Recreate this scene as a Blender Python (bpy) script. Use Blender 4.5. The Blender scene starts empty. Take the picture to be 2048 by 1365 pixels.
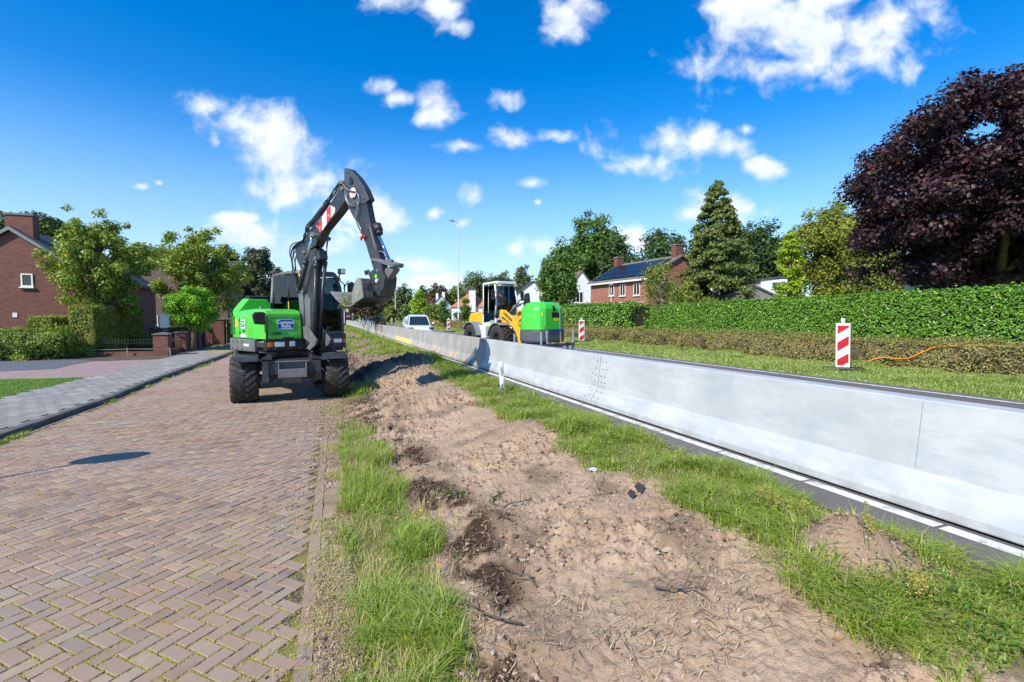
import bpy, math, random
import numpy as np
from mathutils import Matrix, Vector
sc = bpy.context.scene
rad = math.radians
random.seed(7)
rng = np.random.default_rng(11)
# ------------------------------------------------------------------ camera
FPX, YAW, PITCH, CH = 960.0, rad(20.1), rad(2.83), 2.0
camd = bpy.data.cameras.new("camera"); cam = bpy.data.objects.new("camera", camd)
sc.collection.objects.link(cam); sc.camera = cam
camd.sensor_width = 36; camd.lens = 36 * FPX / 2048; camd.clip_start = .05; camd.clip_end = 6000
cam.location = (0, 0, CH); cam.rotation_euler = (math.pi / 2 - PITCH, 0, -YAW)
# ------------------------------------------------------------------ sun + sky
SUN_AZ, SUN_EL = rad(58 + 180), rad(42)      # azimuth clockwise from +Y
sd = bpy.data.lights.new("sun", 'SUN'); sun = bpy.data.objects.new("sun", sd); sc.collection.objects.link(sun)
sd.energy = 4.1; sd.angle = rad(.5); sd.color = (1, .93, .82)
to_sun = Vector((math.sin(SUN_AZ) * math.cos(SUN_EL), math.cos(SUN_AZ) * math.cos(SUN_EL), math.sin(SUN_EL)))
sun.rotation_euler = to_sun.to_track_quat('Z', 'Y').to_euler(); sun.location = (0, 0, 30)
vs = sc.view_settings; vs.view_transform = 'Standard'; vs.look = 'None'; vs.gamma = 1; vs.exposure = .5
sc.render.film_transparent = False
cy = sc.cycles; cy.max_bounces = 6; cy.transparent_max_bounces = 12; cy.diffuse_bounces = 3; cy.glossy_bounces = 3
cy.transmission_bounces = 4; cy.caustics_reflective = False; cy.caustics_refractive = False
world = bpy.data.worlds.new("World"); sc.world = world; world.use_nodes = True
class NT:
    """tiny node-tree writer"""
    def __init__(s, tree): s.t = tree; s.n = tree.nodes; s.l = tree.links
    def new(s, ty, **kw):
        n = s.n.new(ty)
        for k, v in kw.items(): setattr(n, k, v)
        return n
    def put(s, sock, v):
        if v is None: return
        if isinstance(v, bpy.types.NodeSocket): s.l.new(v, sock)
        else:
            try: sock.default_value = v
            except Exception: sock.default_value = (*v, 1)
    def math(s, op, a, b=None, c=None, clamp=False):
        n = s.new('ShaderNodeMath', operation=op, use_clamp=clamp)
        for i, v in enumerate((a, b, c)):
            s.put(n.inputs[i], v)
        return n.outputs[0]
    def vec(s, op, a, b=None, out=0):
        n = s.new('ShaderNodeVectorMath', operation=op); s.put(n.inputs[0], a)
        if b is not None: s.put(n.inputs[1], b)
        return n.outputs[out]
    def noise(s, vec, scale, detail=4, rough=.55, dist=0, out=0):
        n = s.new('ShaderNodeTexNoise'); s.put(n.inputs['Vector'], vec)
        n.inputs['Scale'].default_value = scale; n.inputs['Detail'].default_value = detail
        n.inputs['Roughness'].default_value = rough; n.inputs['Distortion'].default_value = dist
        return n.outputs[out]
    def mix(s, f, a, b, mode='MIX'):
        n = s.new('ShaderNodeMix', data_type='RGBA', blend_type=mode)
        s.put(n.inputs[0], f); s.put(n.inputs[6], a); s.put(n.inputs[7], b)
        return n.outputs[2]
    def ramp(s, f, stops, interp='LINEAR'):
        n = s.new('ShaderNodeValToRGB'); s.put(n.inputs[0], f); cr = n.color_ramp; cr.interpolation = interp
        while len(cr.elements) < len(stops): cr.elements.new(.5)
        for e, (p, c) in zip(cr.elements, stops):
            e.position = p; e.color = c if len(c) == 4 else (*c, 1)
        return n.outputs[0]
    def mapr(s, v, a, b, c=0, d=1, smooth=False):
        n = s.new('ShaderNodeMapRange'); n.interpolation_type = 'SMOOTHSTEP' if smooth else 'LINEAR'
        s.put(n.inputs[0], v)
        for i, x in enumerate((a, b, c, d)): n.inputs[i + 1].default_value = x
        return n.outputs[0]
w = NT(world.node_tree); w.n.clear()
wo = w.new('ShaderNodeOutputWorld'); bg = w.new('ShaderNodeBackground'); bg.inputs[1].default_value = .135
w.l.new(bg.outputs[0], wo.inputs[0])
sky = w.new('ShaderNodeTexSky', sky_type='NISHITA'); sky.sun_disc = False
sky.sun_elevation = SUN_EL; sky.sun_rotation = SUN_AZ; sky.air_density = 1.0; sky.dust_density = .25; sky.ozone_density = 3.0
hs = w.new('ShaderNodeHueSaturation'); hs.inputs['Saturation'].default_value = 1.46; hs.inputs['Hue'].default_value = .506; hs.inputs['Value'].default_value = 1.16
w.l.new(sky.outputs[0], hs.inputs['Color'])
# clouds: laid out by compass direction (a tangent plane on the sky dome towards azimuth 20 deg)
tcw = w.new('ShaderNodeTexCoord'); dirv = tcw.outputs['Generated']
Fh = (math.sin(YAW), math.cos(YAW), 0); Rh = (math.cos(YAW), -math.sin(YAW), 0)
dz = w.vec('DOT_PRODUCT', dirv, Fh, 1); dx = w.vec('DOT_PRODUCT', dirv, Rh, 1)
sep = w.new('ShaderNodeSeparateXYZ'); w.l.new(dirv, sep.inputs[0])
dzc = w.math('MAXIMUM', dz, .05)
cmb = w.new('ShaderNodeCombineXYZ')
w.l.new(w.math('DIVIDE', dx, dzc), cmb.inputs[0]); w.l.new(w.math('DIVIDE', sep.outputs[2], dzc), cmb.inputs[1])
pw = cmb.outputs[0]
CL = [(805,5,75,38),(880,38,50,42),(920,72,26,16),(905,0,60,26),(1128,70,52,42),(1165,22,40,46),
 (1450,20,62,44),(1500,60,110,70),(1590,100,150,72),(1700,90,140,78),(1770,50,90,70),(1550,145,130,28),(1660,20,120,60),
 (430,222,55,26),(500,262,90,46),(570,318,74,50),(615,372,105,44),(530,388,60,34),(700,425,90,34),(762,418,32,24),(440,290,20,20),
 (520,474,110,26),(600,490,80,26),(762,185,36,20),(800,208,34,16),(882,205,42,34),(880,240,40,22),(1015,285,56,20),(930,299,46,13),
 (1320,290,90,42),(1390,290,50,38),(1290,330,66,30),(1455,300,44,30),(1510,342,48,20),(1480,268,22,14),(950,396,26,22),(870,430,22,14),
 (1067,372,34,12),(925,450,22,13),(292,378,22,9),(328,370,10,6),(1450,415,74,32),(1380,432,40,18),(1100,490,52,18),(835,533,54,20),(850,563,70,14),
 (1030,500,24,16),(1270,482,50,24),(1015,205,34,22),(1105,280,40,16),(480,440,60,14),(1075,408,10,7),(1160,520,60,14),(760,560,80,16)]
acc = None
for (cx, cyy, rx, ry) in CL:
    c = ((cx - 1024) / 960, (635 - cyy) / 960, 0)
    v = w.vec('SUBTRACT', pw, c); v = w.vec('MULTIPLY', v, (960 / (rx * (1.22 if rx > 60 else 1.02)), 960 / (ry * (1.25 if rx > 60 else 1.1)), 0)); L = w.vec('LENGTH', v, None, 1)
    acc = L if acc is None else w.math('MINIMUM', acc, L)
body = w.math('SUBTRACT', 1, acc)
warp = w.noise(pw, 7, 3, .5, 0, 1)
pv = w.vec('ADD', pw, w.vec('MULTIPLY', w.vec('SUBTRACT', warp, (.5, .5, .5)), (.10, .06, 0)))
n1 = w.noise(pv, 9, 8, .56)
n1b = w.noise(w.vec('ADD', pv, (-.014, .022, 0)), 9, 8, .56)
dens = w.math('ADD', w.math('MULTIPLY', body, .62), w.math('MULTIPLY', w.math('SUBTRACT', n1, .475), 2.6))
mask = w.mapr(dens, -.04, .8, 0, 1, True)
lit = w.math('ADD', .62, w.math('MULTIPLY', w.math('SUBTRACT', n1, n1b), 3.4), clamp=True)
thick = w.mapr(dens, .35, 1.15, 0, 1, True)
ccol = w.mix(lit, (4.0, 4.6, 5.5, 1), (6.1, 6.25, 6.4, 1))
ccol = w.mix(w.math('MULTIPLY', thick, .55), ccol, (4.3, 4.7, 5.4, 1))
front = w.mapr(dz, .1, .25, 0, .97)
hz_ = w.mapr(sep.outputs[2], 0, .38, .75, 0, True)
skc = w.mix(hz_, hs.outputs[0], (3.2, 4.5, 6.0, 1))
w.l.new(w.mix(w.math('MULTIPLY', mask, front), skc, ccol), bg.inputs[0])
world.cycles.sampling_method = 'MANUAL'; world.cycles.sample_map_resolution = 512
# ------------------------------------------------------------------ picture <-> place (real distances are chosen per object)
C0 = np.array([0, 0, CH])
Fv = np.array([math.sin(YAW) * math.cos(PITCH), math.cos(YAW) * math.cos(PITCH), -math.sin(PITCH)])
Rv = np.array([math.cos(YAW), -math.sin(YAW), 0]); Uv = np.cross(Rv, Fv)
def ray(u, v): return Fv + (u - 1024) / FPX * Rv - (v - 682.5) / FPX * Uv
def G(u, v, z=0):
    d = ray(u, v); return C0 + (z - CH) / d[2] * d
def At(u, v, t): return C0 + t * ray(u, v)
def GX(u, Y):      # ground x under picture column u at road distance Y
    a = YAW + math.atan((u - 1024) / FPX); return Y * math.tan(a)
# ------------------------------------------------------------------ materials
def newmat(name):
    m = bpy.data.materials.new(name); m.use_nodes = True; t = NT(m.node_tree); t.n.clear()
    o = t.new('ShaderNodeOutputMaterial'); return m, t, o
def pbsdf(t, o, col, rough=.6, metal=0, normal=None, spec=.5, coat=0):
    b = t.new('ShaderNodeBsdfPrincipled'); t.put(b.inputs['Base Color'], col if isinstance(col, bpy.types.NodeSocket) else (*col[:3], 1))
    t.put(b.inputs['Roughness'], rough); b.inputs['Metallic'].default_value = metal; b.inputs['Specular IOR Level'].default_value = spec
    b.inputs['Coat Weight'].default_value = coat
    if normal is not None: t.l.new(normal, b.inputs['Normal'])
    t.l.new(b.outputs[0], o.inputs[0]); return b
def bump(t, h, strength=.3, dist=.02, prev=None):
    n = t.new('ShaderNodeBump'); n.inputs['Strength'].default_value = strength; n.inputs['Distance'].default_value = dist
    t.put(n.inputs['Height'], h)
    if prev is not None: t.l.new(prev, n.inputs['Normal'])
    return n.outputs[0]
MATS = {}
def simple(name, col, rough=.5, metal=0, var=.12, scale=3, bmp=0, bscale=40, dirt=None, dirtamt=.0, coat=0, spec=.5):
    if name in MATS: return MATS[name]
    m, t, o = newmat(name); tc = t.new('ShaderNodeTexCoord').outputs['Object']
    n = t.noise(tc, scale, 6, .6)
    lo = tuple(c * (1 - var) for c in col); hi = tuple(min(1, c * (1 + var)) for c in col)
    c = t.mix(t.mapr(n, .3, .7), (*lo, 1), (*hi, 1))
    if dirt:
        d = t.mapr(t.noise(tc, scale * 2.3, 8, .7), .5, .68, 0, dirtamt)
        c = t.mix(d, c, (*dirt, 1))
    nm = bump(t, t.noise(tc, bscale, 4, .6), bmp, .01) if bmp else None
    r = t.mapr(t.noise(tc, scale * 4, 4), .3, .7, max(.02, rough - .08), min(1, rough + .08))
    pbsdf(t, o, c, r, metal, nm, spec, coat); MATS[name] = m; return m
def leafmat(name, stops, trans=.35, rough=.45, gloss=.06, nscale=0, brown=None):
    """stops: colours picked per leaf"""
    if name in MATS: return MATS[name]
    m, t, o = newmat(name); g = t.new('ShaderNodeNewGeometry')
    r = g.outputs['Random Per Island']
    c = t.ramp(r, [(i / (len(stops) - 1), s) for i, s in enumerate(stops)])
    if nscale:
        tc = t.new('ShaderNodeTexCoord').outputs['Object']
        f = t.mapr(t.noise(tc, nscale, 3), .42, .62)
        c = t.mix(f, c, brown + (1,) if brown else t.mix(.5, c, (0, 0, 0, 1)))
    d = t.new('ShaderNodeBsdfDiffuse'); tr = t.new('ShaderNodeBsdfTranslucent'); gl = t.new('ShaderNodeBsdfGlossy')
    t.l.new(c, d.inputs[0]); t.l.new(t.mix(1, c, (1.25, 1.3, .5, 1), 'MULTIPLY'), tr.inputs[0]); gl.inputs[1].default_value = rough
    m1 = t.new('ShaderNodeMixShader'); m1.inputs[0].default_value = trans; t.l.new(d.outputs[0], m1.inputs[1]); t.l.new(tr.outputs[0], m1.inputs[2])
    m2 = t.new('ShaderNodeMixShader'); m2.inputs[0].default_value = gloss; t.l.new(m1.outputs[0], m2.inputs[1]); t.l.new(gl.outputs[0], m2.inputs[2])
    t.l.new(m2.outputs[0], o.inputs[0]); MATS[name] = m; return m
def brickmat(name, c1, c2, mortar=(.3, .28, .26), wall=True, bw=.22, bh=.065, var=.5):
    if name in MATS: return MATS[name]
    m, t, o = newmat(name); tc = t.new('ShaderNodeTexCoord').outputs['Object']
    s = t.new('ShaderNodeSeparateXYZ'); t.l.new(tc, s.inputs[0])
    h = t.math('ADD', s.outputs[0], s.outputs[1]); cb = t.new('ShaderNodeCombineXYZ'); t.l.new(h, cb.inputs[0]); t.l.new(s.outputs[2], cb.inputs[1])
    b = t.new('ShaderNodeTexBrick'); t.l.new(cb.outputs[0], b.inputs['Vector'])
    b.inputs['Color1'].default_value = (*c1, 1); b.inputs['Color2'].default_value = (*c2, 1); b.inputs['Mortar'].default_value = (*mortar, 1)
    b.inputs['Scale'].default_value = 1; b.inputs['Mortar Size'].default_value = .006; b.inputs['Brick Width'].default_value = bw; b.inputs['Row Height'].default_value = bh
    b.inputs['Bias'].default_value = 0
    c = t.mix(t.mapr(t.noise(tc, 1.3, 6, .65), .3, .7, 0, var), b.outputs[0], t.mix(1, b.outputs[0], (.62, .6, .6, 1), 'MULTIPLY'))
    pbsdf(t, o, c, .85, 0, bump(t, b.outputs[1], -.4, .01)); MATS[name] = m; return m
def glassmat(name='cab_glass', tint=(.62, .8, .74), refl=.0):
    if name in MATS: return MATS[name]
    m, t, o = newmat(name)
    tr = t.new('ShaderNodeBsdfTransparent'); tr.inputs[0].default_value = (*tint, 1)
    gl = t.new('ShaderNodeBsdfGlossy'); gl.inputs[1].default_value = .03; gl.inputs[0].default_value = (.7, .75, .8, 1)
    fr = t.new('ShaderNodeFresnel'); fr.inputs[0].default_value = 1.5
    mx = t.new('ShaderNodeMixShader'); t.l.new(t.math('ADD', fr.outputs[0], refl, clamp=True), mx.inputs[0]); t.l.new(tr.outputs[0], mx.inputs[1]); t.l.new(gl.outputs[0], mx.inputs[2])
    t.l.new(mx.outputs[0], o.inputs[0]); MATS[name] = m; return m
# ------------------------------------------------------------------ mesh builder
class MB:
    def __init__(s): s.v = []; s.f = []; s.sm = []
    def add(s, vs, fs, smooth=False):
        k = len(s.v); s.v += [tuple(map(float, p)) for p in vs]; s.f += [tuple(i + k for i in f) for f in fs]; s.sm += [smooth] * len(fs); return s
    def box(s, x0, x1, y0, y1, z0, z1, M=None):
        vs = [(x, y, z) for x in (x0, x1) for y in (y0, y1) for z in (z0, z1)]
        if M is not None: vs = [tuple(M @ Vector(p)) for p in vs]
        return s.add(vs, [(0, 1, 3, 2), (4, 6, 7, 5), (0, 4, 5, 1), (2, 3, 7, 6), (0, 2, 6, 4), (1, 5, 7, 3)])
    def prism(s, poly, a, b, ax='y', M=None, smooth=False):
        """poly in the two other axes (in xyz order), extruded along ax from a to b"""
        def P(p, t):
            return {'x': (t, p[0], p[1]), 'y': (p[0], t, p[1]), 'z': (p[0], p[1], t)}[ax]
        n = len(poly); vs = [P(p, a) for p in poly] + [P(p, b) for p in poly]
        if M is not None: vs = [tuple(M @ Vector(p)) for p in vs]
        s.add(vs, [tuple(range(n)), tuple(range(2 * n - 1, n - 1, -1))])
        k = len(s.v) - 2 * n
        for i in range(n):
            j = (i + 1) % n; s.f.append((k + i, k + j, k + n + j, k + n + i)); s.sm.append(smooth)
        return s
    def loft(s, secs, close=True, cap=True, smooth=True):
        n = len(secs[0]); vs = [p for q in secs for p in q]; fs = []
        for i in range(len(secs) - 1):
            for j in range(n if close else n - 1):
                k = (j + 1) % n; fs.append((i * n + j, i * n + k, (i + 1) * n + k, (i + 1) * n + j))
        s.add(vs, fs, smooth)
        if cap and close:
            k = len(s.v) - len(vs); s.f += [tuple(range(k, k + n)), tuple(range(len(s.v) - 1, len(s.v) - n - 1, -1))]; s.sm += [False, False]
        return s
    def tube(s, pts, r, n=8, cap=True):
        pts = [Vector(p) for p in pts]; rs = r if isinstance(r, (list, tuple)) else [r] * len(pts)
        secs = []; up = None
        for i, p in enumerate(pts):
            d = (pts[min(i + 1, len(pts) - 1)] - pts[max(i - 1, 0)])
            d = d.normalized() if d.length > 1e-9 else Vector((0, 0, 1))
            if up is None: up = Vector((0, 0, 1)) if abs(d.z) < .9 else Vector((1, 0, 0))
            a = d.cross(up); a = a.normalized() if a.length > 1e-6 else d.orthogonal().normalized(); b = a.cross(d).normalized(); up = b
            secs.append([tuple(p + (a * math.cos(q) + b * math.sin(q)) * rs[i]) for q in [2 * math.pi * k / n for k in range(n)]])
        return s.loft(secs, True, cap)
    def cyl(s, p, q, r, n=14, r2=None): return s.tube([p, q], [r, r if r2 is None else r2], n)
    def lathe(s, prof, c=(0, 0, 0), axis='y', n=28, cap=False):
        secs = []
        for k in range(n + 1):
            a = 2 * math.pi * k / n; ca, sa = math.cos(a), math.sin(a); q = []
            for (r, h) in prof:
                q.append({'y': (c[0] + r * ca, c[1] + h, c[2] + r * sa), 'z': (c[0] + r * ca, c[1] + r * sa, c[2] + h), 'x': (c[0] + h, c[1] + r * ca, c[2] + r * sa)}[axis])
            secs.append(q)
        return s.loft(secs, False, False)
    def sphere(s, c, r, n=12, m=8, sc3=(1, 1, 1)):
        return s.loft([[(c[0] + r * sc3[0] * math.sin(math.pi * i / m) * math.cos(2 * math.pi * j / n), c[1] + r * sc3[1] * math.sin(math.pi * i / m) * math.sin(2 * math.pi * j / n), c[2] + r * sc3[2] * math.cos(math.pi * i / m)) for j in range(n)] for i in range(m + 1)], True, False)
def npmesh(name, V, F, smooth=False):
    """V (n,3), F (m,k) numpy arrays"""
    me = bpy.data.meshes.new(name); V = np.ascontiguousarray(V, dtype=np.float32); F = np.ascontiguousarray(F, dtype=np.int32)
    me.vertices.add(len(V)); me.vertices.foreach_set('co', V.ravel())
    m, k = F.shape; me.loops.add(m * k); me.loops.foreach_set('vertex_index', F.ravel())
    me.polygons.add(m); me.polygons.foreach_set('loop_start', np.arange(0, m * k, k, dtype=np.int32)); me.polygons.foreach_set('loop_total', np.full(m, k, dtype=np.int32))
    me.polygons.foreach_set('use_smooth', np.full(m, bool(smooth)))
    me.update(calc_edges=True); return me
def link(o, parent=None):
    sc.collection.objects.link(o)
    if parent is not None: o.parent = parent
    return o
def tag(o, label=None, cat=None, group=None, kind=None):
    if label: o['label'] = label
    if cat: o['category'] = cat
    if group: o['group'] = group
    if kind: o['kind'] = kind
    return o
def empty(name, loc=(0, 0, 0), rz=0, label=None, cat=None, group=None, rot=None):
    o = bpy.data.objects.new(name, None); o.empty_display_size = .2; o.location = tuple(map(float, loc)); o.rotation_euler = rot or (0, 0, rz)
    return tag(link(o), label, cat, group)
def obj(name, mb, m, parent=None, bev=0, loc=None, seg=2):
    if isinstance(mb, MB):
        me = bpy.data.meshes.new(name); me.from_pydata(mb.v, [], mb.f)
        me.polygons.foreach_set('use_smooth', mb.sm); me.validate(); me.update()
        import bmesh
        b = bmesh.new(); b.from_mesh(me); bmesh.ops.recalc_face_normals(b, faces=b.faces); b.to_mesh(me); b.free()
    else: me = mb
    o = bpy.data.objects.new(name, me)
    for mm in (m if isinstance(m, (list, tuple)) else [m]): me.materials.append(mm)
    if loc is not None: o.location = loc
    if bev:
        b = o.modifiers.new('bevel', 'BEVEL'); b.width = bev; b.segments = seg; b.limit_method = 'ANGLE'; b.angle_limit = rad(35); b.use_clamp_overlap = True
    return link(o, parent)
def struct(name, mb, m): return tag(obj(name, mb, m), kind='structure')
def copytree(src, parent=None):
    kids = CH_.get(src.name)
    c = src.copy(); link(c, parent)
    for k in [o for o in list(src.children)]: copytree(k, c)
    return c
CH_ = {}
def text(name, s, size, m, parent, M, ext=.002, align='CENTER', bold=0):
    cu = bpy.data.curves.new(name, 'FONT'); cu.body = s; cu.size = size; cu.extrude = ext; cu.align_x = align; cu.align_y = 'CENTER'; cu.offset = bold
    tmp = bpy.data.objects.new('tmp', cu); me = bpy.data.meshes.new_from_object(tmp); bpy.data.objects.remove(tmp); me.materials.clear(); me.materials.append(m); o = bpy.data.objects.new(name, me); link(o, parent); o.matrix_local = M; return o
def frame(origin, xdir, ydir):
    x = Vector(xdir).normalized(); z = x.cross(Vector(ydir)).normalized(); y = z.cross(x)
    return Matrix(((x.x, y.x, z.x, origin[0]), (x.y, y.y, z.y, origin[1]), (x.z, y.z, z.z, origin[2]), (0, 0, 0, 1)))
# ------------------------------------------------------------------ numpy noise
_perm = np.random.default_rng(3).random((256, 256))
def vnoise(x, y, s=1.0, off=0):
    x = x * s + off * 17.3; y = y * s + off * 9.1
    xi = np.floor(x).astype(int); yi = np.floor(y).astype(int); fx = x - xi; fy = y - yi
    fx = fx * fx * (3 - 2 * fx); fy = fy * fy * (3 - 2 * fy)
    g = lambda a, b: _perm[a & 255, b & 255]
    return (g(xi, yi) * (1 - fx) + g(xi + 1, yi) * fx) * (1 - fy) + (g(xi, yi + 1) * (1 - fx) + g(xi + 1, yi + 1) * fx) * fy
def fbm(x, y, s=1.0, o=5, off=0, g=.5):
    r = 0; a = 1; t = 0
    for i in range(o): r = r + a * vnoise(x, y, s * 2 ** i, off + i); t += a; a *= g
    return r / t
def sstep(a, b, x): t = np.clip((x - a) / (b - a), 0, 1); return t * t * (3 - 2 * t)
# ================================================================== GROUND
SK = -.019                                    # the main road runs slightly left of +Y
def rx(x0, Y): return x0 + SK * Y
def roadz(x0): return .5 + .12 * sstep(3.7, 10.8, x0)
# --- verge terrain
def Gt(u, v, it=4):
    z = 0
    for _ in range(it):
        p = G(u, v, z); z = float(vbase(np.array(p[0]), np.array(p[1])))
    return p
def vbase(x, y): return .01 + .46 * sstep(.3, 3.5, x - SK * y)
def polyY(pts):
    q = sorted([(p[1], p[0]) for p in (Gt(*a) for a in pts)]); return np.array([a for a, _ in q]), np.array([b for _, b in q])
LG = polyY([(915, 1365), (890, 1200), (875, 1100), (870, 1060), (810, 1000), (780, 930), (742, 880), (700, 838)])
RGR = polyY([(1960, 1365), (1640, 1200), (1590, 1150), (1500, 1090), (1410, 1040), (1330, 990), (1180, 935), (1125, 890), (1010, 832), (945, 800), (915, 780), (880, 750), (830, 720), (760, 690), (705, 665)])
MND = []      # x, y, radius, height, dark
for (u, v, r, h, dk) in [(870, 800, .75, .22, .25), (800, 815, .6, .12, .2), (1045, 862, .42, .14, .3), (1140, 872, .35, .10, .25), (1715, 1140, .31, .30, .3), (1655, 1130, .2, .14, .3),
    (775, 752, 1.0, .45, 1.0), (835, 735, .8, .35, .7), (735, 765, .6, .3, 1.0), (730, 725, .9, .25, .45), (985, 1060, .22, .14, .75), (1010, 1140, .2, .10, .6), (1080, 1300, .3, .09, .45), (860, 950, .3, .11, .4),
    (750, 700, 1.2, .22, .3), (720, 685, 1.2, .2, .3), (710, 672, 1.5, .2, .25), (920, 870, .35, .05, .1), (960, 1230, .2, .08, .5), (1285, 1195, .2, .04, .15), (1060, 900, .3, .03, .1)]:
    p = Gt(u, v); MND.append((p[0], p[1], r, h, dk))
def gmask(x, y):
    """1 = grass, 0 = bare soil"""
    n = (fbm(x, y, 2.6, 4, 5) - .5) * .9
    e1 = np.interp(y, *LG); a = sstep(.12, -.1, x - e1 + n * .35) * (y < 9.6)
    a = a * sstep(-.02, .06, x + (fbm(x, y, 4, 3, 91) - .5) * .25)
    tuft = np.exp(-(((x - .35) / .34) ** 2 + ((y - 12.6) / .9) ** 2)) * 1.3
    e2 = np.interp(y, *RGR); b = sstep(-.12, .18, x - e2 + n * .6)
    far = sstep(17, 22, y) * (fbm(x, y, .9, 3, 8) > .58) * .5
    hp = 0
    for (mx, my, r, h, dk) in MND[4:6]: hp = np.maximum(hp, np.exp(-((x - mx) ** 2 + (y - my) ** 2) / (r * 1.05) ** 2))
    return np.clip(np.maximum(np.maximum(a, b), np.maximum(np.clip(tuft, 0, 1), far)) * (1 - np.clip(hp * 1.9, 0, 1)), 0, 1)
def vz(x, y, fine=True):
    z = vbase(x, y) + .02
    for (mx, my, r, h, dk) in MND:
        z = z + .8 * h * np.exp(-((x - mx) ** 2 + (y - my) ** 2) / r ** 2) * (.7 + .6 * fbm(x, y, 5, 3, 2))
    g = gmask(x, y)
    rough = .05 + .95 * sstep(.42, .62, fbm(x, y, 1.1, 3, 9))
    if fine:
        z = z + (fbm(x, y, 2.2, 3, 1) - .5) * .07 * (1 - .5 * g) + (1 - g) * rough * (fbm(x, y, 9, 5, 4, .66) - .5) * .22 + (1 - g) * (fbm(x, y, 24, 5, 7, .7) - .5) * .055
    edge = sstep(-.04, .5, x)
    z = z * edge + (-.035) * (1 - edge)
    re = rx(3.68, y); e = sstep(.35, .0, re - x); return z * (1 - e) + .485 * e
def darkm(x, y):
    d = 0
    for (mx, my, r, h, dk) in MND: d = np.maximum(d, dk * np.exp(-((x - mx) ** 2 + (y - my) ** 2) / (r * 1.05) ** 2))
    n = fbm(x, y, 3.1, 5, 12)
    streak = sstep(.60, .72, fbm(x, y, 1.6, 5, 14)) * .45
    far = sstep(13, 20, y) * .45
    lband = np.exp(-((x - np.interp(y, *LG) - .28) / .24) ** 2) * (y < 10) * sstep(.34, .52, n) * 1.4
    lb2 = np.exp(-((x - .5) / .45) ** 2) * sstep(8, 10, y) * sstep(.36, .55, n)
    return np.clip(np.maximum(np.maximum(np.maximum(d * (.35 + n), np.maximum(lband, lb2)), streak), far), 0, 1)
ys = [1.0]
while ys[-1] < 150: ys.append(ys[-1] + max(.012, .0085 * ys[-1]))
ys = np.array(ys); nx = 230
U_ = np.linspace(0, 1, nx); U_ = U_
XX = np.empty((len(ys), nx)); YY = np.repeat(ys[:, None], nx, 1)
for i, y in enumerate(ys): XX[i] = -.12 + U_ * (rx(3.80, y) + .12)
ZZ = vz(XX, YY)
V = np.stack([XX, YY, ZZ], -1).reshape(-1, 3)
idx = np.arange(len(ys) * nx).reshape(len(ys), nx)
F = np.stack([idx[:-1, :-1], idx[:-1, 1:], idx[1:, 1:], idx[1:, :-1]], -1).reshape(-1, 4)
me = npmesh('verge', V, F, True)
a = me.attributes.new('wet', 'FLOAT', 'POINT'); a.data.foreach_set('value', darkm(XX, YY).ravel().astype(np.float32))
a = me.attributes.new('turf', 'FLOAT', 'POINT'); a.data.foreach_set('value', gmask(XX, YY).ravel().astype(np.float32))
m, t, o = newmat('soil'); tc = t.new('ShaderNodeTexCoord').outputs['Object']
wa = t.new('ShaderNodeAttribute', attribute_name='wet').outputs['Fac']; ta = t.new('ShaderNodeAttribute', attribute_name='turf').outputs['Fac']
n1_ = t.noise(tc, 2.2, 8, .65); n2_ = t.noise(tc, 34, 6, .65); n3_ = t.noise(tc, 130, 4, .6)
c = t.mix(t.mapr(n1_, .35, .66), (.53, .385, .26, 1), (.39, .275, .178, 1))
c = t.mix(t.mapr(n2_, .5, .72, 0, .55), c, (.24, .165, .11, 1))
c = t.mix(t.mapr(n3_, .6, .75, 0, .35), c, (.56, .45, .35, 1))
c = t.mix(t.math('MULTIPLY', wa, 1.0, clamp=True), c, t.mix(t.mapr(n2_, .3, .7), (.022, .014, .009, 1), (.10, .062, .038, 1)))
c = t.mix(t.math('MULTIPLY', ta, .8), c, (.13, .13, .045, 1))
nm = bump(t, n3_, .45, .012, bump(t, n2_, .7, .035)); pbsdf(t, o, c, .95, 0, nm, .15)
tag(obj('verge', me, m), kind='structure')
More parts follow.
